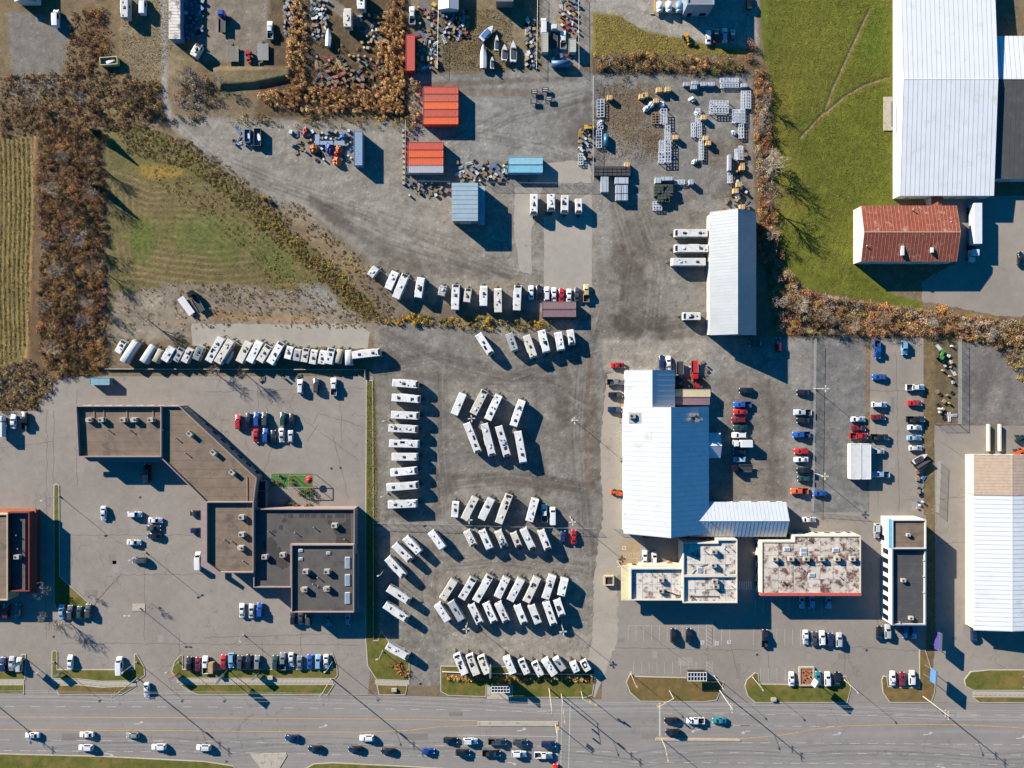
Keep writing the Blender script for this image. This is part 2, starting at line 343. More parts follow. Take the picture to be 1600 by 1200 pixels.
def ruts(pts, offs, w, rgb, k, seed=0):
    for i, o in enumerate(offs):
        q = []
        for j, (x, y) in enumerate(pts):
            a = pts[max(j - 1, 0)]; b = pts[min(j + 1, len(pts) - 1)]; L_ = math.hypot(b[0] - a[0], b[1] - a[1]); q.append((x - (b[1] - a[1]) / L_ * o, y + (b[0] - a[0]) / L_ * o))
        xs = [p[0] for p in q]; ys = [p[1] for p in q]; m_ = np.nonzero((px > min(xs) - 6) & (px < max(xs) + 6) & (py > min(ys) - 6) & (py < max(ys) + 6))[0]
        d = ldist(px[m_], py[m_], q) + 1.2 * N3[m_]; a = np.zeros(px.size); a[m_] = np.clip((w - d) / w, 0, 1) * np.clip(.55 + .9 * fbm(px[m_], py[m_], 30, 500 + seed + i), 0, 1) * k; blend(a, rgb, .15)
DK, LT = (98, 87, 76), (176, 167, 154)
for i, c_ in enumerate(([(590, 575), (690, 560), (800, 585), (930, 540)], [(600, 520), (690, 575), (690, 690), (700, 800)], [(935, 480), (915, 560), (905, 680), (915, 800), (925, 950)], [(690, 755), (800, 745), (915, 765)], [(700, 880), (800, 872), (920, 890)], [(680, 860), (670, 930), (690, 1000)], [(760, 600), (850, 600), (920, 640)], [(1180, 590), (1215, 640), (1205, 780)], [(1140, 560), (1190, 590), (1240, 640)])):
    ruts(c_, (-9, -5, 0, 6, 11), 2.6, DK, .75, i * 7); ruts(c_, (-2, 8), 2.4, LT, .5, i * 7 + 3)
for i, c_ in enumerate(([(275, 190), (360, 265), (480, 310), (600, 370), (760, 420), (930, 450)], [(320, 240), (440, 290), (560, 330), (700, 380), (800, 430)], [(960, 320), (985, 400), (975, 480), (1020, 510), (1100, 500)], [(1000, 330), (1030, 420), (1020, 520)], [(700, 230), (800, 180), (910, 150)], [(740, 210), (850, 230), (920, 260)])):
    ruts(c_, (-10, -4, 3, 8), 2.8, DK, .6, 90 + i * 7); ruts(c_, (-7, 0, 12), 2.6, LT, .5, 93 + i * 7)
for x, y, rx, ry, rot in ((640, 420, 60, 14, 15), (520, 335, 50, 10, 35), (880, 620, 16, 50, 0), (870, 760, 50, 16, 5), (700, 760, 24, 20, 0), (985, 430, 30, 44, 10), (1010, 506, 62, 20, 3), (905, 200, 18, 60, 12), (610, 560, 26, 16, 0), (930, 690, 10, 80, 0), (620, 800, 40, 12, 0), (1210, 640, 18, 30, 0), (1140, 300, 30, 16, 0)): blob(x, y, rx, ry, (104, 92, 79), .55, rot, .3, .8)
# --- east lots
layer([(1105, 528), (1275, 528), (1275, 805), (1105, 800)], (152, 145, 135), 3, 4, var=.18)
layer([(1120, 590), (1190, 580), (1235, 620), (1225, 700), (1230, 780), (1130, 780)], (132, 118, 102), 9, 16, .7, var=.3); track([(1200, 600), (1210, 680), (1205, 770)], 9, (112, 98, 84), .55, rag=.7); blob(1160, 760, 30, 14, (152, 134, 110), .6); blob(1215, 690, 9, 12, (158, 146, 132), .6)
layer([(1268, 528), (1356, 528), (1356, 805), (1268, 800)], (136, 132, 126), 3, 3, var=.14)
layer(rect(1353, 528, 1360, 700), (150, 122, 82), 1.5, 2); layer(rect(1441, 528, 1462, 1060), (132, 112, 78), 2, 3, var=.3)
layer(rect(1460, 528, 1502, 662), (112, 98, 72), 3, 3, var=.35); layer(rect(1498, 520, 1800, 665), (132, 126, 120), 3, 4, var=.12); blob(1545, 600, 46, 46, (112, 106, 100), .6); blob(1555, 620, 14, 36, (166, 156, 146), .5, 15)
# --- lawns
layer([(1186, -30), (1405, -30), (1405, 320), (1340, 330), (1340, 410), (1395, 460), (1440, 472), (1440, 490), (1330, 475), (1262, 455), (1222, 410), (1208, 320), (1196, 140)], (108, 113, 35), 2, 2, var=.16)
blob(1260, 90, 60, 90, (126, 118, 46), .45); blob(1235, 300, 30, 60, (144, 130, 56), .6); blob(1225, 180, 24, 90, (134, 120, 50), .5); blob(1300, 400, 60, 40, (134, 130, 50), .35); blob(1365, 60, 24, 60, (92, 118, 30), .5)
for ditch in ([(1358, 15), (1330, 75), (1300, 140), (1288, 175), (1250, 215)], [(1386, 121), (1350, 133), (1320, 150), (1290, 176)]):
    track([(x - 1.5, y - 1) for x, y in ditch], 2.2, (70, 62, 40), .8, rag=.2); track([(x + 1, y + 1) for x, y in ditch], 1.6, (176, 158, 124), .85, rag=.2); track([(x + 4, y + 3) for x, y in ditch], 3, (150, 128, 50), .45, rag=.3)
layer([(925, 84), (1160, 88), (1200, 100), (1206, 330), (1224, 420), (1262, 452), (1400, 478), (1610, 500), (1610, 545), (1470, 530), (1210, 526), (1180, 330), (1175, 118), (925, 116)], (120, 98, 70), 3, 4, var=.4)
track([(1222, 425), (1260, 458), (1400, 480), (1560, 497)], 2.5, (182, 144, 84), .6)
layer(rect(-30, 1165, 400, 1300), (120, 118, 52), 1.5, 1, var=.2); layer(rect(440, 1185, 880, 1300), (120, 118, 52), 1.5, 1, var=.2)
N6 = fbm(px, py, 4.5, 91, 3); N7 = fbm(px * .5 + py * .2, py * 2.2 - px * .1, 18, 55)
gcol *= (1 + .14 * N3 + .06 * N4 + .16 * N6 + .15 * N7)[:, None]
RG = 1 - np.abs(fbm(px * .8 + py * .25, py * 1.3, 22, 201, 5)); RG2 = 1 - np.abs(fbm(px * 1.2, py * .7 + px * .3, 34, 233, 5)); SPK = hashn(np.floor(px * 1.05), np.floor(py * 1.05), 77); ZN = np.clip(fbm(px, py, 90, 301) * 1.6 + .5, 0, 1)
gcol *= (1 - .22 * np.clip((RG - .93) / .06, 0, 1) * ZN - .20 * np.clip((RG2 - .95) / .05, 0, 1) * (1 - ZN) + .16 * np.clip((RG2 - .55) / .3, 0, 1) * .6 - .05)[:, None]
gcol *= (1 + .5 * (SPK > .988) - .28 * (SPK < .014) + .12 * (SPK - .5))[:, None]
# the worn yards are greyer and darker than the fields
YD = np.clip((sdist(px, py, [(268, 180), (640, 190), (640, 118), (925, 110), (1178, 110), (1178, 528), (1445, 528), (1445, 805), (930, 1070), (586, 1070), (583, 600), (600, 505), (560, 400), (430, 320), (330, 245)]) + 4) / 8, 0, 1)
grey = gcol.mean(1, keepdims=True) * np.array([[1.03, 1.0, .955]]); gcol = gcol * (1 - .3 * YD[:, None]) + grey * .3 * YD[:, None]; gcol *= (1 - .06 * YD)[:, None]
gcol *= (1 + (.20 * fbm(px, py, 40, 401, 5) + .16 * fbm(px * .6, py * 1.5, 12, 409, 4)) * YD)[:, None]
LW = np.clip((sdist(px, py, [(1196, -20), (1400, -20), (1400, 330), (1340, 330), (1340, 420), (1400, 470), (1300, 462), (1230, 400), (1208, 300)]) + 2) / 4, 0, 1); gcol *= (1 + LW * (.05 * np.sign(np.sin((px * .96 + py * .28) * 2 * math.pi / 9.5)) + .17 * fbm(px, py, 60, 421, 5) + .08 * fbm(px, py, 7, 431, 3)))[:, None]
gcol = np.clip(gcol, .006, .7)
def grid_mesh(name, xs, ys, z, cols, m):
    nx, ny = len(xs), len(ys); me = bpy.data.meshes.new(name)
    X, Y = np.meshgrid(xs, ys); v = np.stack([X.ravel(), Y.ravel(), z], 1).astype(np.float32)
    i = (np.arange(nx - 1)[None, :] + nx * np.arange(ny - 1)[:, None]).ravel()
    f = np.stack([i, i + 1, i + nx + 1, i + nx], 1).astype(np.int32)
    return np_mesh(name, v, f, cols, m, smooth=True)
def np_mesh(name, v, f, cols=None, m=None, attr='tint', smooth=False):
    """v (n,3), f (k,sides) or list of such arrays"""
    me = bpy.data.meshes.new(name); k, s = f.shape
    me.vertices.add(len(v)); me.vertices.foreach_set('co', v.astype(np.float32).ravel())
    me.loops.add(k * s); me.loops.foreach_set('vertex_index', f.astype(np.int32).ravel())
    me.polygons.add(k); me.polygons.foreach_set('loop_start', np.arange(0, k * s, s, dtype=np.int32)); me.polygons.foreach_set('loop_total', np.full(k, s, np.int32))
    if smooth: me.polygons.foreach_set('use_smooth', np.ones(k, bool))
    me.update(calc_edges=True)
    if cols is not None:
        ca = me.color_attributes.new(attr, 'FLOAT_COLOR', 'POINT')
        ca.data.foreach_set('color', np.concatenate([cols, np.ones((len(cols), 1))], 1).astype(np.float32).ravel())
    if m: me.materials.append(m)
    return me
hz = (np.clip((sdist(px, py, [(335, 108), (455, 108), (458, 122), (400, 134), (345, 138)]) + 4) / 8, 0, 1)) * 1.3     # spoil bank
hz += .05 * (N3 + .4)* (np.clip(np.abs(px - 115) < 48, 0, 1) * ((py > 215) & (py < 560)))
m_ground = attr_mat('mixed_soil', fine=.24, fs=2.6, bump=.3)
prop(link('ground', grid_mesh('ground', gx, gy, hz, gcol, m_ground)), kind='structure')
print('ground done')

# ================================================================ paved sheets
def ragged(poly, step=6, amp=2.0, seed=0):
    out = []; n = len(poly); rnd = random.Random(seed)
    for i in range(n):
        (x0, y0), (x1, y1) = poly[i], poly[(i + 1) % n]; L_ = math.hypot(x1 - x0, y1 - y0); k = max(1, int(L_ / step))
        nx, ny = -(y1 - y0) / L_, (x1 - x0) / L_
        for j in range(k):
            t = j / k; a = rnd.gauss(0, amp * .5) if j else 0
            out.append((x0 + (x1 - x0) * t + nx * a, y0 + (y1 - y0) * t + ny * a))
    return out
def sheet(name, poly, z, m, parent=None, rag=0, seed=1):
    if rag: poly = ragged(poly, 5, rag, seed)
    o = MB().sheet(W(poly), z).build(name, m, parent)
    if parent is None: prop(o, kind='structure')
    return o
m_road = asphalt('road_asphalt', (157, 150, 143), .35, .06, .06, 3.0, .06, lanes=.13)
m_lot = asphalt('plaza_asphalt', (160, 150, 140), .5, .11, .11, 11.0, .085)
m_lot2 = asphalt('front_lot_asphalt', (158, 148, 138), .45, .10, .08, 23.0, .1)
m_lot3 = asphalt('east_lot_asphalt', (163, 153, 141), .5, .12, .08, 41.0, .1)
m_pale = asphalt('pale_old_concrete', (180, 172, 159), .4, .08, .08, 51.0, .12)
m_lane = asphalt('pale_lane_asphalt', (184, 173, 157), .35, .10, .08, 61.0, .11)
Z1, Z2, Z3, Z4, ZM = .004, .008, .012, .016, .022
lot = sheet('plaza_parking_lot', [(97, 588), (583, 588), (583, 1000), (580, 1030), (575, 1086), (-300, 1086), (-300, 642), (55, 642), (72, 612)], Z1, m_lot)
lane = sheet('access_lane', [(948, 585), (978, 575), (1000, 830), (1010, 860), (965, 900), (965, 1000), (930, 1090), (905, 1072), (925, 1000), (928, 900), (942, 800), (938, 700)], Z2, m_lane, rag=2.2, seed=4)
sheet('front_parking_lot', [(955, 842), (1195, 838), (1380, 800), (1447, 805), (1447, 1070), (1450, 1098), (940, 1098), (944, 960)], Z1, m_lot2)
sheet('east_parking_lot', [(1360, 529), (1443, 529), (1443, 808), (1360, 815), (1190, 850), (1190, 802), (1358, 800)], Z2, m_lot3)
sheet('neighbour_lot', [(1460, 665), (1900, 665), (1900, 1098), (1452, 1098), (1462, 1000)], Z1, m_lot3, rag=.8)
sheet('loading_yard', [(1440, 306), (1900, 306), (1900, 495), (1560, 494), (1440, 470), (1440, 440), (1494, 410)], Z1, m_lot3, rag=1.5)
sheet('concrete_pad', [(850, 340), (925, 300), (925, 455), (850, 458)], Z2, m_pale, rag=.6)
sheet('concrete_strip', [(805, 292), (848, 292), (830, 360), (830, 430), (812, 422), (803, 360)], Z2, m_pale, rag=1.2, seed=3)
sheet('old_paving', [(300, 506), (565, 507), (578, 520), (574, 545), (300, 540)], Z2, m_pale, rag=1.5, seed=6)
sheet('old_paving', [(838, 255), (922, 250), (924, 286), (838, 288)], Z1, m_pale, rag=2, seed=8)
sheet('tan_apron', [(968, 846), (1000, 846), (1000, 884), (968, 886)], Z3, mat('tan_brushed_concrete', (190, 160, 120), .9, var=.12))
road = sheet('road', [(-400, 1084), (640, 1088), (960, 1093), (1280, 1098), (2000, 1100), (2000, 1330), (-400, 1330)], Z3, m_road)
# sealed cracks, wheel stains (wear with shapes of their own)
def wiggle(pts, amp=1.2, step=5, rnd=random):
    out = []
    for (x0, y0), (x1, y1) in zip(pts, pts[1:]):
        L_ = math.hypot(x1 - x0, y1 - y0); k = max(1, int(L_ / step))
        for j in range(k): out.append((x0 + (x1 - x0) * j / k + rnd.gauss(0, amp * .5), y0 + (y1 - y0) * j / k + rnd.gauss(0, amp * .5)))
    out.append(pts[-1]); return out
def strip(pts, w, z, mb):
    """flat ribbon, w metres wide, along pixel points"""
    q = [P(x, y).to_2d() for x, y in pts]
    for i in range(len(q) - 1):
        d = q[i + 1] - q[i]
        if d.length < 1e-4: continue
        d.normalize(); n = Vector((-d.y, d.x)) * w / 2; a = q[i] - d * w * .25; b = q[i + 1] + d * w * .25
        mb.add([(*(a - n), z), (*(b - n), z), (*(b + n), z), (*(a + n), z)], [(0, 1, 2, 3)])
m_tar = mat('crack_sealant', (112, 102, 94), .8, var=.2)
cr = random.Random(3); mb = MB()
for pts in ([(84, 640), (84, 755)], [(73, 640), (72, 1000)], [(120, 610), (120, 760)], [(0, 700), (84, 690)], [(95, 836), (400, 836)], [(0, 862), (80, 860)], [(188, 898), (147, 944), (190, 898), (320, 897)], [(226, 850), (226, 1000)], [(100, 1005), (560, 1008)],
            [(490, 662), (497, 645), (545, 660), (568, 668)], [(480, 690), (497, 664)], [(403, 600), (403, 640), (395, 660)], [(320, 612), (570, 606)], [(425, 700), (410, 745)], [(280, 990), (280, 1040)], [(320, 996), (560, 990)], [(410, 1000), (410, 1030)], [(470, 960), (470, 1026)], [(340, 605), (345, 590)], [(520, 680), (545, 780)], [(455, 640), (560, 720)], [(530, 606), (535, 690)]):
    strip(wiggle(pts, 1.6, 6, cr), .14, Z1 + .005, mb)
mb.build('crack_sealant', m_tar, lot)
mb = MB()
for pts in ([(1367, 640), (1372, 790)], [(1400, 545), (1405, 800)], [(1360, 610), (1440, 612)], [(1320, 1010), (1440, 1018)], [(1320, 1000), (1320, 1050)], [(960, 1012), (1190, 1016)], [(1000, 980), (1080, 1040)], [(1200, 1020), (1202, 1060)], [(1140, 1000), (1152, 1050)], [(1465, 780), (1512, 775)], [(1465, 850), (1512, 846)], [(1470, 690), (1512, 720)], [(1360, 880), (1374, 1000)]):
    strip(wiggle(pts, 1.4, 6, cr), .13, Z2 + .005, mb)
mb.build('crack_sealant', m_tar, lane)
# asphalt repairs: squares of newer or older paving
pr = random.Random(21)
for nm, box, n, zz in (('plaza', (100, 600, 560, 1000), 16, Z1), ('front', (960, 960, 1430, 1040), 9, Z1), ('east', (1366, 540, 1438, 790), 5, Z2), ('neighbour', (1466, 680, 1508, 1040), 4, Z1), ('road', (20, 1092, 1580, 1172), 9, Z3)):
    for i in range(n):
        x, y = pr.uniform(box[0], box[2]), pr.uniform(box[1], box[3]); w, h = pr.uniform(6, 26), pr.uniform(5, 14)
        if pr.random() < .5: w, h = h, w
        if nm == 'road': w, h = pr.uniform(14, 40), pr.uniform(6, 12); y = 1086 + pr.choice((8, 26, 44, 60, 76))
        v = pr.choice((-14, -9, 8, 12)); c_ = (158 + v, 149 + v, 140 + v)
        MB().sheet(W(ragged([(x, y), (x + w, y + pr.uniform(-.5, .5)), (x + w, y + h), (x, y + h)], 4, .35, i)), zz + .0025).build('paving_patch', asphalt('patch_%d' % v, c_, .2, .05, .06, float(i)) if ('patch_%d' % v) not in bpy.data.materials else bpy.data.materials['patch_%d' % v], road if nm == 'road' else lot if nm == 'plaza' else lane)
# --- road paint
def ribbon(name, pts, w, m, parent, z=ZM):
    mb = MB(); strip(pts, w, z, mb); return mb.build(name, m, parent)
def interp(pts, x):
    for (x0, y0), (x1, y1) in zip(pts, pts[1:]):
        if x0 <= x <= x1: return y0 + (y1 - y0) * (x - x0) / (x1 - x0)
    return pts[-1][1]
for name, pts, gap, on, x0, x1 in (('lane_dash', [(-10, 1104), (320, 1104.5), (640, 1108), (960, 1113.5), (1280, 1117.5), (1620, 1117)], 39.6, 15, 8, 868),
                    ('lane_dash', [(870, 1112), (960, 1113.5), (1280, 1117.5), (1620, 1117)], 40, 15, 1036, 1610), ('lane_dash', [(-10, 1156), (320, 1158), (640, 1165), (870, 1166)], 40, 15, 0, 860),
                    ('lane_dash', [(-10, 1172.5), (320, 1175), (640, 1181), (870, 1183)], 27, 14, 5, 860), ('lane_dash', [(1030, 1131.5), (1170, 1134), (1290, 1135)], 27, 15, 1130, 1300), ('lane_dash', [(1030, 1160), (1280, 1161), (1620, 1164)], 28, 15, 1160, 1610),
                    ('lane_dash', [(890, 1174), (1280, 1177), (1620, 1180)], 40, 14, 900, 1610), ('lane_dash', [(890, 1190), (1280, 1193), (1620, 1195)], 28, 14, 900, 1610)):
    x = x0
    while x < x1:
        ribbon(name, [(x, interp(pts, x)), (x + on, interp(pts, x + on))], .16, m_line, road); x += gap
ribbon('edge_line', [(1040, 1131.5), (1174, 1134)], .16, m_line, road)
ribbon('edge_line', [(715, 1148.5), (868, 1151)], .16, m_line, road)
for pts in ([(-10, 1120), (320, 1121.5), (640, 1124), (745, 1126)], [(-10, 1140), (320, 1142), (560, 1144), (640, 1141), (690, 1135), (746, 1134)], [(1024, 1152.5), (1156, 1154), (1220, 1149), (1280, 1138), (1320, 1134), (1440, 1131.5), (1520, 1133), (1610, 1138)]):
    ribbon('yellow_line', pts, .2, m_yline, road)
ribbon('stop_line', [(871, 1133), (870, 1186)], .5, m_line, road); ribbon('stop_line', [(1030.5, 1098), (1031, 1150)], .55, m_line, road)
ribbon('crosswalk_line', [(878, 1096), (876, 1215)], .2, m_line, road); ribbon('crosswalk_line', [(891, 1098), (888, 1215)], .25, m_line, road)
def arrow(cx, cy, flip=1, turn=1):
    c = P(cx, cy); mb = MB(); f = flip
    q = lambda x, y: (c.x + x * f, c.y + y * turn, ZM)
    mb.add([q(-1.5, -.3), q(-.3, -.3), q(-.3, 0), q(-1.5, 0)], [(0, 1, 2, 3)] if f * turn > 0 else [(3, 2, 1, 0)])
    mb.add([q(-.3, -.3), q(.5, .2), q(.5, .5), q(-.3, 0)], [(0, 1, 2, 3)] if f * turn > 0 else [(3, 2, 1, 0)])
    mb.add([q(.5, -.25), q(1.6, .45), q(.5, 1.0)], [(0, 1, 2)] if f * turn > 0 else [(2, 1, 0)])
    mb.build('turn_arrow', m_line, road)
for a in ((217, 1130.5), (505, 1135.5), (815, 1141), (1308, 1147.5), (1450, 1147), (1595, 1153)): arrow(*a)
for a in ((170, 1178, 1, -1), (800, 1192, 1, -1), (1165, 1143, -1, -1), (1087, 1141, -1, -1), (1470, 1198, 1, -1)): arrow(*a)
# --- raised medians and islands
def island(name, poly, top_m, z0=0.0, kerb=True, hgt=.13, inner=None):
    root = prop(MB().prism(inset(W(poly), .28) if kerb else W(poly), z0 - .05, z0 + hgt).build(name, top_m), kind='structure')
    if kerb:
        o = W(poly); i = inset(W(poly), .28)
        if area(o) < 0: o = o[::-1]
        n = len(o); mb = MB()
        for a in range(n):
            b = (a + 1) % n
            mb.add([(*o[a], z0), (*o[b], z0), (*o[b], z0 + .14), (*o[a], z0 + .14), (*i[a], z0 + .15), (*i[b], z0 + .15), (*i[a], z0 + .1), (*i[b], z0 + .1)], [(0, 1, 2, 3), (3, 2, 5, 4), (4, 5, 7, 6)])
        mb.build('kerb', m_kerb, root)
    return root
m_verge = mat('verge_grass', (106, 108, 46), .95, var=.25, scale=.5, bump=.4, dirt=((140, 118, 66), .55, .14), spec=.15)
m_verge2 = mat('dry_verge_grass', (130, 108, 66), .95, var=.25, scale=.4, bump=.4, dirt=((108, 104, 50), .42, .12), spec=.15)
island('median', rect(746, 1127, 872, 1134), m_conc); island('median', [(1024, 1153), (1156, 1154.5), (1158, 1156), (1156, 1158), (1024, 1157)], m_conc)
island('splitter_island', [(391, 1178), (447, 1176), (449, 1180), (428, 1215), (418, 1215)], m_conc)
island('verge', rect(-80, 1045, 40, 1062), m_verge); island('verge', [(33, 1022), (41, 1022), (41, 1043), (33, 1043)], m_verge)
island('verge', rect(-80, 1069, 38, 1085), m_verge); island('verge', [(81, 1018), (86, 1015), (90, 1018), (90, 1045.5), (210, 1045.5), (210, 1022), (214, 1021), (226, 1042), (227, 1055), (215, 1064), (160, 1065), (120, 1061), (81, 1061)], m_verge)
island('dry_verge', [(84, 1070), (120, 1069), (160, 1073), (214, 1071), (190, 1086), (92, 1086)], m_verge2)
island('verge', [(268, 1050), (272, 1034), (283, 1022), (286, 1024), (286, 1045), (520, 1045), (516, 1022), (520, 1020), (527, 1040), (528, 1055), (524, 1060.5), (276, 1060)], m_verge)
island('verge', [(280, 1068.5), (523, 1068.5), (512, 1086), (310, 1086), (296, 1080)], m_verge)
island('verge', [(572, 594), (583, 594), (584, 800), (584, 1000), (590, 1000), (596, 985), (610, 1005), (640, 1035), (640, 1064), (588, 1062), (574, 1040), (571, 1000), (571, 800)], m_verge)
island('verge', [(588, 1069), (637, 1070), (634, 1086), (592, 1086)], m_verge2)
island('verge', [(688, 1040), (930, 1042), (930, 1062), (926, 1086), (915, 1090), (800, 1090), (800, 1072), (760, 1072), (760, 1089), (700, 1087), (688, 1080)], m_verge)
sheet('sign_pad', rect(760.5, 1072, 799.5, 1092), .05, m_conc)
island('verge', [(978, 1066), (986, 1048), (992, 1056), (1120, 1060), (1132, 1066), (1120, 1094), (1100, 1097), (1000, 1096), (984, 1082)], m_verge2)
island('verge', [(1163, 1072), (1166, 1062), (1180, 1050), (1185, 1052), (1187, 1068), (1310, 1070), (1314, 1056), (1322, 1056), (1330, 1074), (1324, 1098), (1180, 1098), (1168, 1088)], m_verge)
island('verge', [(1377, 1062), (1380, 1055), (1386, 1057), (1388, 1072), (1436, 1074), (1436, 1015), (1446, 1015), (1462, 1068), (1460, 1084), (1455, 1098), (1390, 1098), (1379, 1082)], m_verge2)
island('verge', [(1506, 1062), (1516, 1049), (1545, 1046), (1800, 1046), (1800, 1079), (1520, 1079), (1508, 1072)], m_verge)
island('verge', [(1518, 1088), (1800, 1089), (1800, 1099), (1530, 1098)], m_verge2)
island('verge', [(84, 758), (88, 755), (93, 758), (94, 900), (143, 945), (140, 952), (88, 952), (84, 940)], m_verge)
island('verge', [(-200, 1178), (0, 1177), (160, 1181), (320, 1189), (365, 1196), (380, 1215), (380, 1300), (-200, 1300)], m_verge)
island('verge', [(470, 1205), (490, 1193), (520, 1191), (640, 1197), (760, 1204), (870, 1212), (870, 1300), (470, 1300)], m_verge)
# --- sidewalks made of slabs
def sidewalk(pts, w=1.4):
    root = None; m = m_conc
    q = [P(x, y).to_2d() for x, y in pts]; me = None
    for a, b in zip(q, q[1:]):
        d = b - a; n = max(1, int(d.length / 1.5)); ang = math.atan2(d.y, d.x); sl = d.length / n
        for i in range(n):
            c = a + d * ((i + .5) / n)
            if root is None: root = thing('sidewalk', None, None, (c.x, c.y, 0)); root['kind'] = 'structure'; me = MB().box((0, 0, .02), (1.46, w, .12)).mesh('slab', [m])
            o = link('slab', me, root); o.location = (c.x - root.location.x, c.y - root.location.y, random.uniform(.0, .012)); o.rotation_euler = (0, 0, ang); o.scale = (sl / 1.5, 1, 1)
sidewalk([(-10, 1065.5), (38, 1065.5)]); sidewalk([(82, 1065), (120, 1065), (160, 1069), (213, 1067.5)]); sidewalk([(276, 1064), (521, 1064.5)]); sidewalk([(586, 1065.5), (640, 1067)]); sidewalk([(1520, 1083.5), (1610, 1084.5)])
# --- parking-bay lines
def bays(n, x0, dx, y0, y1, y0b=None, tilt=0):
    for i in range(n): ribbon('bay_line', [(x0 + i * dx, y0), (x0 + i * dx + tilt, y1)], .11, m_line, lane)
bays(14, 981.5, 12.2, 977, 1002); ribbon('bay_line', [(981, 977), (1104, 980)], .11, m_line, lane); bays(9, 990, 12.2, 1034, 1053); bays(12, 1177, 12.3, 983, 1009); bays(5, 1188, 13, 1044, 1064)
bays(9, 1180, 13, 926, 958); bays(2, 1113, 14.5, 981, 1008)
for x0, y0, x1, y1, n in ((1104, 968, 1113, 1012, 7), (1104, 1034, 1113, 1054, 4)):
    for yy in (0,): ribbon('hatch_line', [(x0, y0), (x0, y1)], .1, m_line, lane); ribbon('hatch_line', [(x1, y0), (x1, y1)], .1, m_line, lane)
    for i in range(n): t = y0 + (y1 - y0) * i / n; ribbon('hatch_line', [(x0, t), (x1, t + 6)], .12, m_line, lane)
for i in range(6): ribbon('hatch_line', [(973 + i * 4, 872), (976 + i * 4, 864)], .12, m_line, lane)
ribbon('hatch_line', [(972, 864), (999, 864)], .12, m_line, lane); ribbon('hatch_line', [(972, 872), (999, 872)], .12, m_line, lane)
m_red = mat('red_line_paint', (206, 92, 74), .7, var=.2)
for a, b in (((969, 622), (969, 661)), ((975, 622), (975, 661)), ((969, 622), (976, 622)), ((969, 661), (976, 661))): ribbon('red_box_line', [a, b], .25, m_red, lane)
for i in range(5): ribbon('hatch_line', [(963, 672 + i * 5), (975, 666 + i * 5)], .14, m_line, lane)
for y in (578, 608, 622, 661): ribbon('bay_line', [(950, y), (975, y)], .11, m_line, lane)
for x, y in ((1097.5, 1004), (1120, 1005), (975, 856), (1139, 1003)):      # accessible-bay squares with a symbol
    c = P(x, y); MB().box((c.x, c.y, ZM - .002), (1.3, 1.3, .004)).build('bay_symbol', m_line, lane)
    mbs = MB(); mbs.box((c.x - .05, c.y + .3, ZM + .004), (.22, .22, .004)); mbs.box((c.x - .05, c.y, ZM + .004), (.14, .5, .004)); mbs.box((c.x + .15, c.y - .25, ZM + .004), (.5, .14, .004)); mbs.build('bay_symbol_figure', mat('symbol_blue', (84, 110, 140), .7), lane)
for i in range(6): ribbon('zebra_bar', [(1155.5 + i * 3.6, 909), (1155.5 + i * 3.6, 921)], .35, m_line, lane)
def site(*a, **k):
    t = thing(*a, **k); t['_w'] = 1; return t
# ================================================================ buildings
def wbox(x0, y0, x1, y1, z):
    a = P(x0, y0, z); b = P(x1, y1, z); return min(a.x, b.x), min(a.y, b.y), max(a.x, b.x), max(a.y, b.y)
m_seam = mat('roof_seam', (112, 102, 94), .9, var=.2)
def flat_section(root, poly, z, par, mw, mr, t=.3, trim=None):
    o = W(poly, z)
    if area(o) < 0: o = o[::-1]
    i = inset(o, t); n = len(o); mb = MB()
    for a in range(n):
        b = (a + 1) % n
        mb.add([(*o[a], 0), (*o[b], 0), (*o[b], z), (*o[a], z)], [(0, 1, 2, 3)])
        mb.add([(*i[a], z - par), (*i[b], z - par), (*i[b], z), (*i[a], z)], [(3, 2, 1, 0)])
    mb.build('wall', mw, root)
    mb = MB()
    for a in range(n):
        b = (a + 1) % n; oo = (o[a] - i[a]) * .12; ob = (o[b] - i[b]) * .12
        p1, p2, p3, p4 = o[a] + oo, o[b] + ob, i[b] - ob, i[a] - oo
        mb.add([(*p1, z), (*p2, z), (*p2, z + .06), (*p1, z + .06), (*p4, z + .06), (*p3, z + .06), (*p4, z), (*p3, z)], [(0, 1, 2, 3), (3, 2, 5, 4), (4, 5, 7, 6)])
    mb.build('coping', trim or mw, root)
    r = MB().sheet(inset(o, t * .6), z - par + .02).build('roof', mr, root)
    if mr in (m_gravelroof, m_greyroof, m_darkroof):
        xs = [p.x for p in i]; ys = [p.y for p in i]; mb = MB(); yy = min(ys) + 1.6; pl = [(p.x, p.y) for p in i]
        while yy < max(ys) - .5:
            cr_ = sorted((a[0] + (b[0] - a[0]) * (yy - a[1]) / (b[1] - a[1])) for a, b in zip(pl, pl[1:] + pl[:1]) if (a[1] > yy) != (b[1] > yy))
            for xa, xb in zip(cr_[::2], cr_[1::2]): mb.box(((xa + xb) / 2, yy, z - par + .03), (xb - xa - .1, .09, .03))
            yy += 2.9
        prop(mb.build('membrane_seams', m_seam, r), kind='stuff')
    return r
m_fan = mat('fan_grille', (48, 48, 50), .6)
rtu_me = MB().box((0, 0, .75), (1.9, 1.5, 1.3)).box((0, 0, .05), (2.1, 1.7, .12)).mesh('rooftop_unit', [m_rtu], bevel=.04)
fan_me = MB().tube((0, 0, 0), (0, 0, .06), .42, n=14).mesh('fan', [m_fan])
hood_me = MB().box((.0, 0, 0), (.5, 1.1, .5), taper=.7).mesh('intake_hood', [m_rtu])
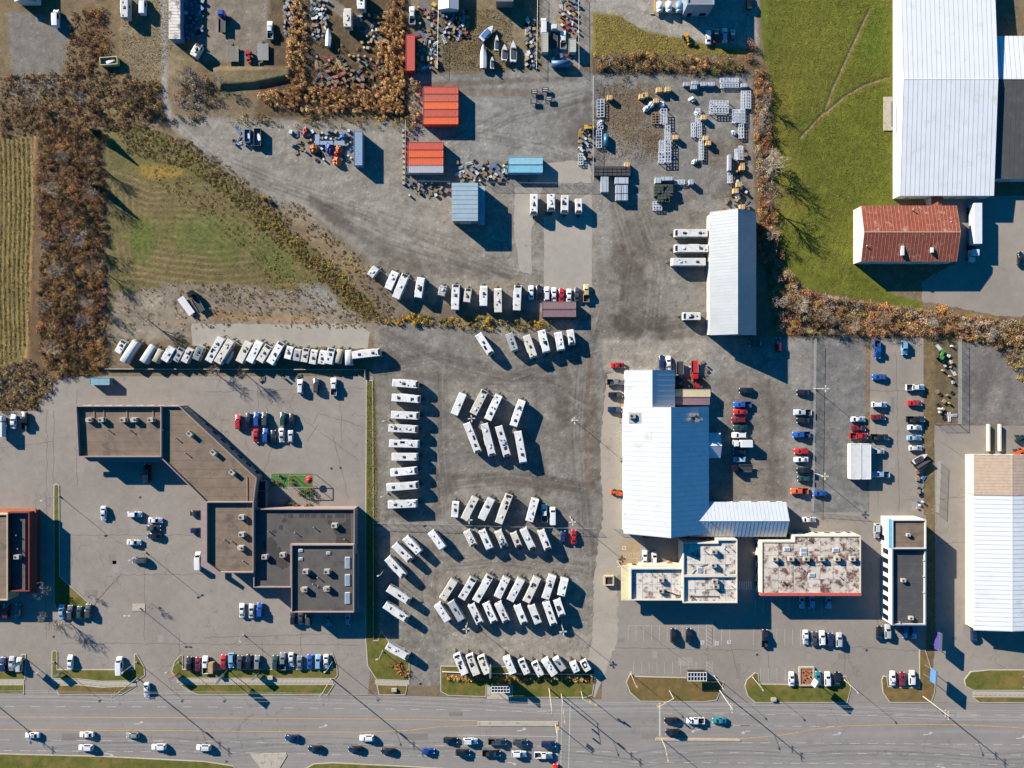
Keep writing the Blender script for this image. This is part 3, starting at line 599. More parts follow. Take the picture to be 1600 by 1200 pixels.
def rtu(root, x, y, z, s=1.0, rz=0):
    c = P(x, y, z + .7); o = link('rooftop_unit', rtu_me, root, loc=(c.x, c.y, z), rz=rz); o.scale = (s, s, s)
    link('fan', fan_me, o, loc=(-.35, 0, 1.41)); link('intake_hood', hood_me, o, loc=(1.15, 0, .7)); return o
def vents(root, pts, z):
    for x, y in pts:
        c = P(x, y, z); mb = MB().tube((c.x, c.y, z), (c.x, c.y, z + .8), .14, n=8); mb.tube((c.x, c.y, z + .8), (c.x, c.y, z + 1.0), .26, .1, 8); mb.build('vent_pipe', m_steel, root)
def skylight(root, x, y, z, sx=1.6, sy=1.1):
    c = P(x, y, z); f = MB().box((c.x, c.y, z + .12), (sx, sy, .24)).build('skylight', m_white, root)
    MB().box((c.x, c.y, z + .27), (sx * .72, sy * .66, .06)).build('pane', mat('skylight_pane', (150, 172, 190), .15), f)
def opening(root, name, a, b, t, w, z0, z1, m, out=.03, frame=True):
    """a window or door on the wall from world point a to b (counter-clockwise outline), centre at fraction t"""
    a = Vector(a[:2]); b = Vector(b[:2]); d = (b - a); d.normalize(); n = Vector((d.y, -d.x)); c = a.lerp(b, t)
    rz = math.atan2(d.y, d.x)
    o = MB().box((c.x + n.x * out, c.y + n.y * out, (z0 + z1) / 2), (w, .06, z1 - z0), rz).build(name, m, root)
    if frame:
        mb = MB()
        for q, (fw, fh) in (((0, z1 + .05), (w + .2, .1)), ((0, z0 - .05), (w + .2, .1)), ((-w / 2 - .05, (z0 + z1) / 2), (.1, z1 - z0)), ((w / 2 + .05, (z0 + z1) / 2), (.1, z1 - z0))):
            mb.box((c.x + d.x * q[0] + n.x * (out + .02), c.y + d.y * q[0] + n.y * (out + .02), q[1]), (fw, .1, fh), rz)
        mb.build('frame', m_white, o)
    return o
def storefront(root, poly, z, edges, m=None, h=2.6, w=2.2, gap=3.4):
    o = W(poly, z)
    if area(o) < 0: o = o[::-1]
    for e in edges:
        a, b = o[e % len(o)], o[(e + 1) % len(o)]; L_ = (b - a).length; n = max(1, int(L_ / gap))
        for i in range(n): opening(root, 'window' if i % 3 else 'door', a, b, (i + .5) / n, w if i % 3 else 1.6, .6 if i % 3 else .02, h, m or m_glass)
def gable(root, x0, y0, x1, y1, axis, ze, zr, ma, mb_, mw, seam=1.2, over=.35, split=.5, name='roof', seam_m=None):
    X0, Y0, X1, Y1 = wbox(x0, y0, x1, y1, ze)
    if axis == 'x': f = lambda u, v, z: Vector((u, v, z)); U0, U1, V0, V1 = X0, X1, Y0, Y1
    else: f = lambda u, v, z: Vector((v, u, z)); U0, U1, V0, V1 = Y0, Y1, X0, X1
    VM = V0 + (V1 - V0) * split
    flip = axis == 'y'
    mb = MB()
    def q(*vs):
        vs = list(vs); mb.add(vs[::-1] if flip else vs, [tuple(range(len(vs)))])
    q(f(U0, V0, 0), f(U1, V0, 0), f(U1, V0, ze), f(U0, V0, ze)); q(f(U1, V1, 0), f(U0, V1, 0), f(U0, V1, ze), f(U1, V1, ze))
    q(f(U0, V1, 0), f(U0, V0, 0), f(U0, V0, ze), f(U0, VM, zr), f(U0, V1, ze)); q(f(U1, V0, 0), f(U1, V1, 0), f(U1, V1, ze), f(U1, VM, zr), f(U1, V0, ze))
    mb.build('wall', mw, root)
    for side, m in ((0, ma), (1, mb_)):
        Ve = V0 if side == 0 else V1; sl = (zr - ze) / abs(VM - Ve); sg = -1 if side == 0 else 1
        vo = Ve + sg * over; zo = ze - sl * over
        b = MB(); th = .12
        pts = [f(U0 - over, vo, zo), f(U1 + over, vo, zo), f(U1 + over, VM, zr), f(U0 - over, VM, zr)]
        up = Vector((0, 0, th)); vs = [p + Vector((0, 0, .02)) for p in pts] + [p + up + Vector((0, 0, .02)) for p in pts]
        fs = [(0, 3, 2, 1), (4, 5, 6, 7), (0, 1, 5, 4), (1, 2, 6, 5), (2, 3, 7, 6), (3, 0, 4, 7)]
        if (side == 1) != flip: fs = [t[::-1] for t in fs]
        b.add(vs, fs); r = b.build(name, m, root)
        if seam:
            s = MB(); n = int((U1 - U0) / seam); ang = math.atan2(zr - zo, VM - vo)
            for i in range(n + 1):
                u = U0 - over * .5 + (U1 - U0 + over) * i / n
                a_, b_ = f(u - .04, vo, zo), f(u + .04, vo, zo); c_, d_ = f(u + .04, VM, zr), f(u - .04, VM, zr); z1 = Vector((0, 0, th + .02)); z2 = Vector((0, 0, th + .06))
                ff = [(4, 5, 6, 7), (0, 1, 5, 4), (2, 3, 7, 6), (1, 2, 6, 5), (3, 0, 4, 7)]
                if (side == 1) != flip: ff = [t[::-1] for t in ff]
                s.add([a_ + z1, b_ + z1, c_ + z1, d_ + z1, a_ + z2, b_ + z2, c_ + z2, d_ + z2], ff)
            prop(s.build('standing_seams', seam_m or (m_tseam if m in (m_tin, m_tinw, m_tin2) else m), r), kind='stuff')
    rc = MB(); c = .22
    rc.add([f(U0 - over, VM - c, zr + .16 - c * (zr - ze) / abs(VM - V0)), f(U1 + over, VM - c, zr + .16 - c * (zr - ze) / abs(VM - V0)), f(U1 + over, VM, zr + .2), f(U0 - over, VM, zr + .2), f(U1 + over, VM + c, zr + .16 - c * (zr - ze) / abs(VM - V1)), f(U0 - over, VM + c, zr + .16 - c * (zr - ze) / abs(VM - V1))],
           [(0, 1, 2, 3), (3, 2, 4, 5)] if not flip else [(3, 2, 1, 0), (5, 4, 2, 3)])
    rc.build('ridge_cap', seam_m or ma, root)
    return X0, Y0, X1, Y1
def doors_along(root, X0, Y0, X1, Y1, side, n, w, h, m, name='door'):
    c = {'w': ((X0, Y1), (X0, Y0)), 's': ((X0, Y0), (X1, Y0)), 'e': ((X1, Y0), (X1, Y1)), 'n': ((X1, Y1), (X0, Y1))}[side]
    for i in range(n): opening(root, name, c[0], c[1], (i + .5) / n, w, .03, h, m)
m_gravelroof = mat('tan_gravel_roof', (136, 116, 97), .95, var=.16, scale=.35, dirt=((104, 92, 82), .42, .16))
m_greyroof = mat('grey_membrane_roof', (92, 87, 84), .9, var=.16, scale=.3, dirt=((66, 63, 62), .35, .2))
m_darkroof = mat('dark_grey_roof', (78, 77, 78), .9, var=.12, scale=.4, dirt=((92, 90, 90), .3, .2))
m_stucco = mat('mauve_stucco_wall', (176, 150, 138), .85, var=.08)
m_mauve = mat('mauve_metal_fascia', (164, 144, 140), .6, var=.1)
m_tanwall = mat('tan_block_wall', (214, 190, 156), .85, var=.08)
m_rollup = mat('roller_door', (206, 206, 202), .5, var=.05)
m_redfas = mat('dark_red_fascia', (120, 38, 34), .7, var=.12)
# --- angled shopping plaza
t = site('plaza_building', 'angled single-storey shopping plaza with tan flat roofs and mauve parapets', 'building', P(320, 790))
secs = [([(118, 634), (252, 634), (252, 714), (122, 714)], 6.0, 1.1, m_gravelroof), ([(252, 634), (280, 634), (401, 747), (396, 785), (322, 785), (252, 716)], 5.6, .7, m_gravelroof),
        ([(322, 784), (396, 784), (396, 895), (343, 895), (322, 879)], 6.2, 1.1, m_gravelroof), ([(396, 795), (554, 795), (554, 851), (455, 851), (455, 918), (396, 918)], 5.2, .8, m_greyroof), ([(455, 851), (553, 851), (553, 957), (455, 957)], 6.6, .8, m_greyroof)]
for poly, z, par, mr in secs: flat_section(t, poly, z, par, m_stucco, mr, .26, m_mauve)
storefront(t, secs[0][0], 6.0, [0, 1, 2, 3]); storefront(t, secs[1][0], 5.6, [3, 4, 5]); storefront(t, secs[2][0], 6.2, [2, 3, 4]); storefront(t, secs[4][0], 6.6, [0, 1, 2])
b = W([(121, 714), (252, 715), (252, 722), (121, 721)], 3.4); MB().prism(b, 3.2, 3.5).build('canopy', m_mauve, t)
b = W([(314, 782), (322, 785), (322, 879), (343, 895), (340, 900), (314, 884)], 3.4); MB().prism(b, 3.2, 3.5).build('canopy', m_mauve, t)
b = W([(553, 864), (560, 866), (560, 952), (553, 955)], 4.6); MB().prism(b, 4.0, 4.6).build('canopy', m_mauve, t)
for y in (879, 906, 934):
    c = P(543, y, 5.9); f = MB().box((c.x, c.y, 5.95), (1.6, 3.6, .3)).build('skylight', m_white, t); MB().box((c.x, c.y, 6.12), (1.3, 3.2, .06)).build('pane', mat('skylight_pane', (150, 172, 190), .15), f)
for x, y, zz in ((140, 656, 4.9), (159, 656, 4.9), (193, 656, 4.9), (210, 656, 4.9), (236, 656, 4.9), (297, 678, 4.9), (334, 707, 4.9), (363, 738, 4.9), (378, 808, 5.1), (378, 835, 5.1), (377, 856, 5.1), (523, 821, 4.4), (414, 870, 4.4), (442, 867, 4.4), (478, 893, 5.8), (511, 893, 5.8), (476, 921, 5.8), (511, 920, 5.8)): rtu(t, x, y, zz, .95, random.choice((0, 0, .05, math.pi)) if x < 290 or x > 370 else -.75)
for x, y in ((470, 860), (470, 873), (513, 864)): skylight(t, x, y, 5.8, 1.3, .9)
vents(t, [(170, 672), (204, 672), (256, 672), (276, 685), (291, 708), (352, 843), (363, 845), (381, 876)], 4.95); vents(t, [(491, 824), (539, 842), (462, 832), (420, 830)], 4.45); vents(t, [(497, 902), (490, 912), (498, 915)], 5.85)
m_pipe = mat('gas_pipe_yellow', (204, 152, 92), .6)
for pts in ([(147, 637), (147, 652)], [(162, 638), (162, 652)], [(198, 637), (198, 652)], [(239, 637), (239, 652)], [(373, 735), (386, 745), (387, 850)]):
    mb = MB()
    for a, b_ in zip(pts, pts[1:]): mb.tube(P(*a, 5.1), P(*b_, 5.1), .09, n=5)
    mb.build('gas_pipe', m_pipe, t)
m_patch = mat('roof_tar_patch', (58, 55, 55), .9, var=.2)
for x, y, rz in ((454, 806, 0), (444, 813, .7), (439, 824, 1.5), (428, 831, .4), (471, 805.6, 0), (480, 805.6, 0), (490, 805.8, 0), (504, 806, 0), (515, 807, 0), (527, 806, 0), (534, 806, 0), (515, 816, 1.5)):
    c = P(x, y, 4.45); MB().box((c.x, c.y, 4.437), (1.5, 1.1, .02), rz).build('roof_patch', m_patch, t)
def splat(x, y, rx, ry, z, seed):
    r = random.Random(seed); c = P(x, y, z); return [(c.x + rx * math.cos(a * .2244) * r.uniform(.6, 1.15), c.y + ry * math.sin(a * .2244) * r.uniform(.6, 1.15)) for a in range(28)]
for q in ((421, 852, 2.4, 2.6), (425, 868, 2.6, 2.2), (440, 880, 2.4, 1.8), (432, 862, 2.2, 1.6)): MB().sheet(splat(q[0], q[1], q[2], q[3], 4.44, int(q[0])), 4.44 + q[0] * .00005).build('roof_stain', m_patch, t)
MB().sheet(W([(540, 800), (547, 800), (548, 851), (524, 849), (526, 838), (520, 828), (530, 818), (541, 815)], 4.44), 4.442).build('roof_stain', m_patch, t)
MB().sheet(splat(489, 905, 1.4, 1.3, 5.84, 8), 5.842).build('roof_stain', m_patch, t)
# side yard walls
for a in (((396, 752), (415, 752)), ((415, 752), (415, 794)), ((398, 767), (415, 767))):
    p, q = P(*a[0], 3), P(*a[1], 3); d = q - p; c = (p + q) / 2; MB().box((c.x, c.y, 1.5), (d.length + .2, .2, 3.0), math.atan2(d.y, d.x)).build('yard_wall', mat('blue_grey_wall', (120, 136, 150), .7), t)
# --- neighbour to the west
t = site('corner_building', 'tan flat-roofed building with dark red sloped fascia beside the grass strip', 'building', P(10, 865))
flat_section(t, rect(-120, 803, 12, 938), 5.4, .5, m_tanwall, m_gravelroof, .3); flat_section(t, rect(12.2, 800, 46, 924), 5.0, 1.3, m_redfas, m_greyroof, .3)
o = W(rect(46, 798, 57, 926), 3.0); X0, X1 = o[0].x, o[1].x; Y1, Y0 = o[0].y, o[2].y
mb = MB(); mb.add([(X0, Y0, 5.0), (X1, Y0, 2.8), (X1, Y1, 2.8), (X0, Y1, 5.0), (X0, Y0, 2.6), (X1, Y0, 2.6), (X1, Y1, 2.6), (X0, Y1, 2.6)], [(0, 1, 2, 3), (4, 7, 6, 5), (1, 5, 6, 2), (0, 4, 5, 1), (3, 2, 6, 7)]); mb.build('sloped_fascia', m_redfas, t)
storefront(t, rect(12, 800, 46, 924), 5, [0, 2], h=2.4); rtu(t, 27, 870, 3.75, .9); vents(t, [(28, 836), (30, 857)], 3.75)
b = W(rect(-20, 794, 56, 801), 3.2); MB().prism(b, 2.9, 3.3).build('canopy', mat('orange_tan_fascia', (196, 110, 70), .7), t)
c = P(45, 908, 3.6); MB().box((c.x, c.y, 4.4), (.5, 4.0, .3)).build('sign_board', m_white, t)
# --- big white metal building with annexes
t = site('metal_dealership_building', 'large white metal-roofed workshop with high ridge and lower annex', 'building', P(1040, 740))
X0, Y0, X1, Y1 = gable(t, 976, 637, 1106, 832, 'y', 4.6, 11.2, m_tin, m_tin, m_wallw, 1.5)
doors_along(t, X0, Y0, X1, Y1, 'w', 5, 4.0, 3.8, m_rollup, 'roller_door'); doors_along(t, X0, Y0, X1, Y1, 's', 2, 1.2, 2.2, m_steel)
U = gable(t, 978, 580, 1053, 636.6, 'y', 4.0, 7.6, m_tin, m_tin, m_wallw, 1.5); doors_along(t, *U, 'n', 2, 4.0, 3.6, m_rollup, 'roller_door'); doors_along(t, *U, 'w', 2, 1.2, 2.2, m_steel)
V = gable(t, 1080, 786, 1227, 837, 'x', 3.6, 6.2, m_tin, m_tin, m_wallw, 1.2); doors_along(t, *V, 'n', 5, 2.4, 2.6, m_glass, 'window'); doors_along(t, *V, 'e', 1, 1.2, 2.2, m_steel)
gable(t, 1104, 678, 1124, 714, 'x', 2.6, 4.2, m_tin, m_tin, m_wallw, 0)
c = P(994, 653, 5.5); MB().box((c.x - .2, c.y, 6.4), (4.6, 3.4, .16), 0, ry=R(-23.5)).build('equipment_curb', m_tin2, t); o = rtu(t, 988, 650, 6.1, 1.0)
c = P(1084, 648, 7.6)
for i, (dx, dy, sx, sy) in enumerate(((0, 0, 2.6, 1.2), (1.4, -1.6, 2.2, 1.4), (-1.6, -1.4, 1.0, 1.0))): MB().box((c.x + dx, c.y + dy, 8.0), (sx, sy, 1.6)).tube((c.x + dx, c.y + dy, 8.8), (c.x + dx, c.y + dy, 9.6), .3, n=8).build('exhaust_unit', m_steel, t)
vents(t, [(1108, 814)], 6.1)
# --- long shed behind
t = site('long_shed', 'long grey gable-roofed shed standing beside the lawn hedge', 'building', P(1140, 430))
X0, Y0, X1, Y1 = gable(t, 1111, 333, 1180, 522, 'y', 5.0, 9.6, m_tin2, m_tin2, m_cream, 1.0); doors_along(t, X0, Y0, X1, Y1, 'w', 6, 4.2, 4.0, m_rollup, 'roller_door'); doors_along(t, X0, Y0, X1, Y1, 's', 1, 4.2, 4.0, m_rollup, 'roller_door')
# --- small blue-grey hut
t = site('flat_roofed_hut', 'square hut with pale blue-grey flat roof and lower lean-to', 'building', P(730, 318))
m_blueroof = mat('blue_grey_roof', (166, 190, 202), .5, var=.06, scale=.6)
o = W(rect(707, 287, 745.5, 344), 5.4); MB().prism(o, 0, 5.2).build('wall', m_wood, t); rf = MB().prism(inset(o, -.25), 5.205, 5.45).build('roof', m_blueroof, t)
s = MB()
for i in range(8): yy = o[0].y - (i + .5) * (o[0].y - o[2].y) / 8; s.box(((o[0].x + o[1].x) / 2, yy, 5.48), (o[1].x - o[0].x + .4, .07, .06))
prop(s.build('standing_seams', m_blueroof, rf), kind='stuff')
o2 = W(rect(746.6, 291, 757, 348), 4.0); MB().prism(o2, 0, 3.6).build('lean_to', mat('blue_lean_to_wall', (112, 136, 160), .6), t); MB().prism(inset(o2, -.1), 3.605, 3.75).build('lean_to_roof', m_blueroof, t)
opening(t, 'door', o[3], o[2], .5, 3.4, .03, 3.2, m_rollup) if area(o) < 0 else None
# --- two stores on the road
m_tan = mat('peeling_roof_coating', (226, 214, 198), .9, var=.10, scale=.6, dirt=((112, 72, 60), .62, .42), rnd=.12)
m_tan2 = mat('worn_roof_coating', (236, 228, 216), .9, var=.08, scale=.6, dirt=((128, 100, 86), .5, .45), rnd=.10)
def roof_panels(root, x0, y0, x1, y1, nx, ny, z, m):
    X0, Y0, X1, Y1 = wbox(x0, y0, x1, y1, z); w = (X1 - X0) / nx; h = (Y1 - Y0) / ny
    me = MB().box((0, 0, 0), (w - .1, h - .1, .05)).mesh('roof_panel', [m])
    for i in range(nx):
        for j in range(ny): link('roof_panel', me, root, loc=(X0 + (i + .5) * w, Y0 + (j + .5) * h, z + .03))
t = site('stepped_store', 'cream flat-roofed store in three stepped blocks facing the road', 'building', P(1065, 900))
s1 = [(985, 888), (1067, 888), (1067, 938), (985, 938)]; s2 = [(1067.2, 848), (1121, 848), (1121, 843), (1152, 843), (1152, 899.6), (1067.2, 899.6)]; s3 = [(1067.2, 900), (1152, 900), (1152, 942), (1067.2, 942)]
for q, z, pr in ((s1, 6.0, .9), (s2, 6.6, .6), (s3, 6.6, .8)): flat_section(t, q, z, pr, m_cream, m_line, .3, m_wallw)
roof_panels(t, 989, 891, 1064, 935, 5, 2, 5.14, m_tan2); roof_panels(t, 1070, 851, 1149, 897, 5, 3, 6.04, m_tan2); roof_panels(t, 1070, 903, 1149, 939, 5, 2, 5.84, m_tan2)
storefront(t, s1, 6.0, [0, 1, 2]); storefront(t, s3, 6.6, [0, 1]); storefront(t, s2, 6.6, [1], gap=6)
MB().prism(W([(971, 884), (1002, 884), (1002, 889), (984, 889), (984, 938), (971, 938)], 3.8), 3.4, 3.9).build('canopy', mat('cream_yellow_canopy', (236, 222, 176), .7, k=.5), t)
MB().prism(W([(1002, 884), (1066, 884), (1066, 888), (1002, 888)], 5.0), 0, 4.6).build('rear_block', m_cream, t)
for x, y, z in ((1033, 906, 5.15), (1033, 923, 5.15), (1116, 862, 6.05), (1115, 883, 6.05), (1117, 908, 5.85), (1119, 916, 5.85)): rtu(t, x, y, z, .9)
skylight(t, 1093, 890, 6.05, 1.7, 1.7); vents(t, [(1076, 860), (1100, 860), (1131, 857), (1143, 858), (1058, 912), (1131, 896), (1078, 930), (1142, 915)], 6.0)
mb = MB(); strip([(1029, 917), (1040, 918), (1052, 923), (1064, 925)], .5, 5.2, mb); mb.build('roof_walkway', m_darkroof, t); mb = MB(); strip([(1071, 924), (1116, 924)], .55, 5.9, mb); mb.build('roof_walkway', m_darkroof, t); mb = MB(); strip([(1072, 893), (1078, 886), (1086, 879), (1098, 875)], .5, 6.1, mb); mb.build('roof_walkway', m_darkroof, t)
c = P(1044, 884, 0); MB().tube((c.x, c.y + 1, 0), (c.x, c.y + 1, 2.2), .9, n=12).build('round_tank', m_wood, t)
t = site('peeling_roof_store', 'wide store with peeling pale roof panels and red fascia', 'building', P(1268, 885))
s1 = [(1190, 846), (1241, 846), (1241, 837), (1345, 837), (1345, 929), (1190, 929)]
flat_section(t, s1, 5.8, .25, m_cream, m_line, .3); roof_panels(t, 1192.5, 848, 1240, 927, 2, 4, 5.57, m_tan); roof_panels(t, 1241, 839.5, 1343, 927, 5, 4, 5.57, m_tan)
storefront(t, s1, 5.8, [0, 1, 2, 3, 4, 5])
MB().prism(W(rect(1188, 926.5, 1346, 931), 5.9), 4.6, 5.95).build('red_fascia', mat('red_fascia', (206, 96, 82), .7), t)
for x, y in ((1211, 873), (1236, 873), (1260, 873), (1284, 873), (1308, 873), (1332, 873)): rtu(t, x, y, 5.6, .9)
for x, y in ((1229, 858), (1255, 859), (1255, 865.5), (1305.5, 859), (1268, 898)): skylight(t, x, y, 5.6, 2.0, 1.2)
vents(t, [(1262, 842), (1326, 854), (1250, 886), (1310, 900), (1222, 908)], 5.6)
# --- white-walled building with blue end
t = site('blue_trimmed_office', 'narrow office with white windowed wall, blue trim and two flat roofs', 'building', P(1415, 895))
s1 = rect(1394, 812, 1447, 857.5); s2 = rect(1394, 858, 1447, 977)
flat_section(t, s1, 7.0, .5, m_wallw, m_gravelroof, .3); flat_section(t, s2, 6.5, .9, m_wallw, m_darkroof, .3, mat('blue_grey_coping', (120, 140, 160), .6))
a, b = W([(1394, 858), (1394, 977)], 6.5)
for i in range(8): opening(t, 'window', a, b, (i + .5) / 8, 1.7, 1.0, 4.4, m_glass)
a, b = W([(1394, 812), (1394, 857)], 7.0); opening(t, 'blue_panel', a, b, .5, (b - a).length, 5.0, 6.95, mat('bright_blue_panel', (78, 158, 218), .5), .06, False); opening(t, 'door', a, b, .75, 1.8, .03, 2.5, m_glass)
rtu(t, 1420, 836, 6.5, .6); rtu(t, 1412, 907, 5.6, .7); rtu(t, 1424, 966, 5.6, .7); vents(t, [(1404, 971), (1441, 875), (1441, 900), (1441, 925)], 5.6)
# --- warehouses to the east
t = site('cream_warehouse', 'low cream-walled warehouse with pale ridged roof and tan upper bay', 'building', P(1580, 850))
gable(t, 1523, 774, 1632, 983, 'y', 4.8, 5.9, m_tinw, m_tinw, m_cream, 1.4); X = gable(t, 1523, 712, 1632, 773, 'y', 4.8, 5.9, mat('tan_metal_roof', (212, 186, 160), .5, var=.1, k=.5), MATS['tan_metal_roof'], m_cream, .9); doors_along(t, *X, 'n', 3, 4, 3.8, m_rollup, 'roller_door')
t = site('dock_ramp', 'concrete loading ramp between two cream retaining walls', 'ramp', P(1551, 695))
for x in (1545.5, 1563): c = P(x, 684, 1); MB().box((c.x, c.y, .6), (.5, 8.8, 1.2)).build('retaining_wall', m_cream, t)
c = P(1554, 684); MB().add([(c.x - 1.5, c.y + 4.4, .02), (c.x - 1.5, c.y - 4.4, .05), (c.x + 1.5, c.y - 4.4, .05), (c.x + 1.5, c.y + 4.4, .02)], [(0, 1, 2, 3)]).build('ramp_slab', mat('dark_ramp_concrete', (112, 104, 96), .9), t)
t = site('white_warehouse', 'huge white ribbed-roof warehouse standing on the lawn', 'building', P(1480, 150))
X = gable(t, 1407, -60, 1552, 305, 'x', 4.6, 6.6, m_tinw, m_tinw, m_wallw, 1.45, over=.2, split=.485); doors_along(t, *X, 's', 4, 1.4, 2.3, m_steel)
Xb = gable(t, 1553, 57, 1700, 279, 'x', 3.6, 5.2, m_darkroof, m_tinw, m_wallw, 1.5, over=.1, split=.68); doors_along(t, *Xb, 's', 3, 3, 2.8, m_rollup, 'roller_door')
c = P(1386, 178, 0); MB().box((c.x + .5, c.y, .15), (3.4, 11, .3)).build('door_step', m_conc, t); c = P(1395, 178, 3); MB().box((c.x - .3, c.y, 3.0), (.5, 8.2, .2)).build('door_hood', m_steel, t)
m_rust = mat('rusty_red_roof', (164, 76, 48), .75, var=.25, scale=.7, dirt=((200, 168, 150), .25, .5), k=.42)
t = site('rusty_roofed_shop', 'white-walled shop with rusty red corrugated gable roof', 'building', P(1415, 368))
X = gable(t, 1346, 322, 1494, 408, 'x', 5.4, 7.4, m_rust, m_rust, m_wallw, 1.15, over=.15, seam_m=mat('pale_rust_rib', (206, 160, 132), .7, k=.42)); doors_along(t, *X, 's', 4, 3.2, 3.2, m_rollup, 'roller_door'); doors_along(t, *X, 'e', 2, 4, 3.8, m_rollup, 'roller_door')
c = P(1409, 392, 6.2); MB().box((c.x, c.y, 6.55), (.9, 3.0, .6)).build('roof_duct', m_white, t); c = P(1455, 391, 6.2); MB().box((c.x, c.y, 6.6), (.8, 1.6, .6)).build('roof_duct', m_white, t); vents(t, [(1353, 385), (1425, 328), (1484, 348)], 6.1)
t = site('rusty_walkway', 'small rusty roofed link between the two white-walled buildings', 'walkway', P(1464, 314))
gable(t, 1455, 308, 1473, 320, 'y', 3.0, 3.5, m_rust, m_rust, m_wallw, .8, over=.05)
# --- buildings cut by the top of the frame
t = site('narrow_shed', 'narrow cream-roofed shed with blue end wall beside scrap pile', 'shed', P(272, 20)); o = W(rect(264, -60, 281, 60), 3.6); MB().prism(o, 0, 3.4).build('wall', mat('blue_shed_wall', (108, 148, 190), .6), t); rf = MB().prism(inset(o, -.1), 3.405, 3.6).build('roof', m_tan2, t)
s = MB()
for i in range(24): s.box(((o[0].x + o[1].x) / 2, o[2].y + (i + .5) * (o[0].y - o[2].y) / 24, 3.62), (o[1].x - o[0].x, .06, .05))
prop(s.build('standing_seams', m_tan2, rf), kind='stuff')
t = site('tall_depot', 'tall grey depot whose shadow covers the car park', 'building', P(1095, -30)); flat_section(t, rect(1074, -110, 1116, 7), 7.6, .3, mat('blue_grey_cladding', (150, 168, 184), .6), m_tin2, .3); storefront(t, rect(1074, -110, 1116, 7), 7.6, [0], gap=4)
t = site('small_white_shed', 'small white-roofed shed at the edge of the boat yard', 'shed', P(700, 0)); gable(t, 687, -40, 715, 13, 'y', 2.8, 3.6, m_tin, m_tin, m_wallw, 0)
t = site('yard_shed', 'dark flat-roofed shed casting shade over the boat yard', 'shed', P(790, -20)); flat_section(t, rect(775, -60, 802, 2), 4.2, .2, m_steel, m_darkroof)
t = site('roadside_house', 'pale roofed house at the end of the gravel lot', 'house', P(38, -20)); gable(t, 24, -60, 55, 1, 'y', 3, 4.6, m_tin2, m_tin2, m_wallw, 0)
print('buildings done')
# ================================================================ cars
PAINT = {'w': ('white', (240, 241, 242)), 's': ('silver', (186, 190, 194)), 'g': ('grey', (128, 132, 136)), 'd': ('dark grey', (72, 76, 80)), 'k': ('black', (30, 31, 34)), 'r': ('red', (198, 36, 30)), 'm': ('maroon', (128, 30, 34)),
         'b': ('blue', (36, 84, 168)), 'n': ('navy', (30, 46, 88)), 'l': ('pale blue', (140, 180, 210)), 't': ('teal', (44, 130, 138)), 'o': ('orange', (232, 96, 30)), 'a': ('tan', (206, 180, 132)), 'e': ('dark green', (40, 74, 64))}
m_lamp = mat('lamp_lens', (236, 236, 230), .15, k=.7); m_tail = mat('tail_lamp', (150, 20, 18), .2); m_bed = mat('bed_liner', (52, 52, 54), .8)
CAR = {  # stations: x, half width at belt, bottom z, belt z, roof half width, top z
 'sedan': [(-2.36, .74, .32, .72, .60, .74), (-2.22, .86, .25, .93, .70, .97), (-1.62, .90, .22, .96, .74, 1.03), (-.98, .91, .22, .95, .62, 1.40), (.22, .91, .22, .93, .63, 1.43), (1.02, .90, .22, .90, .72, .97), (2.02, .86, .25, .76, .66, .82), (2.34, .70, .32, .58, .56, .62)],
 'suv': [(-2.38, .82, .36, .86, .70, .92), (-2.28, .90, .30, 1.06, .74, 1.12), (-1.92, .94, .28, 1.10, .70, 1.66), (.30, .94, .28, 1.08, .71, 1.70), (1.02, .93, .28, 1.05, .76, 1.14), (2.08, .89, .30, .94, .70, 1.00), (2.38, .74, .36, .72, .60, .78)],
 'hatchback': [(-2.05, .76, .34, .78, .62, .82), (-1.95, .85, .28, .94, .66, 1.0), (-1.55, .87, .24, .96, .62, 1.42), (.20, .87, .24, .94, .63, 1.46), (.98, .86, .24, .92, .70, 1.0), (1.78, .82, .26, .78, .62, .84), (2.05, .68, .34, .6, .52, .64)],
 'van': [(-2.85, .92, .34, 1.0, .84, 2.05), (-2.75, .98, .30, 1.05, .86, 2.14), (-.6, 1.0, .28, 1.08, .88, 2.2), (1.25, 1.0, .28, 1.08, .86, 2.16), (1.95, .98, .28, 1.08, .8, 1.26), (2.7, .92, .32, .9, .72, 1.0), (2.85, .82, .36, .72, .66, .78)],
 'pickup': [(-.86, .95, .42, 1.08, .78, 1.14), (-.62, .97, .40, 1.12, .72, 1.76), (.72, .97, .40, 1.12, .72, 1.80), (1.40, .96, .40, 1.10, .80, 1.20), (2.62, .93, .42, 1.02, .74, 1.10), (2.92, .82, .46, .78, .66, .84)]}
GLASS = {'sedan': (2, 3, 4), 'suv': (1, 2, 3), 'hatchback': (1, 2, 3), 'van': (0, 2, 3), 'pickup': (0, 1, 2)}
def quad_out(p, off, sx=.88, sy=.84):
    c = sum(p, Vector()) / 4; n = (p[1] - p[0]).cross(p[3] - p[0]).normalized(); e = [c + (v - c) * sx for v in p]
    return [v + n * off for v in e]
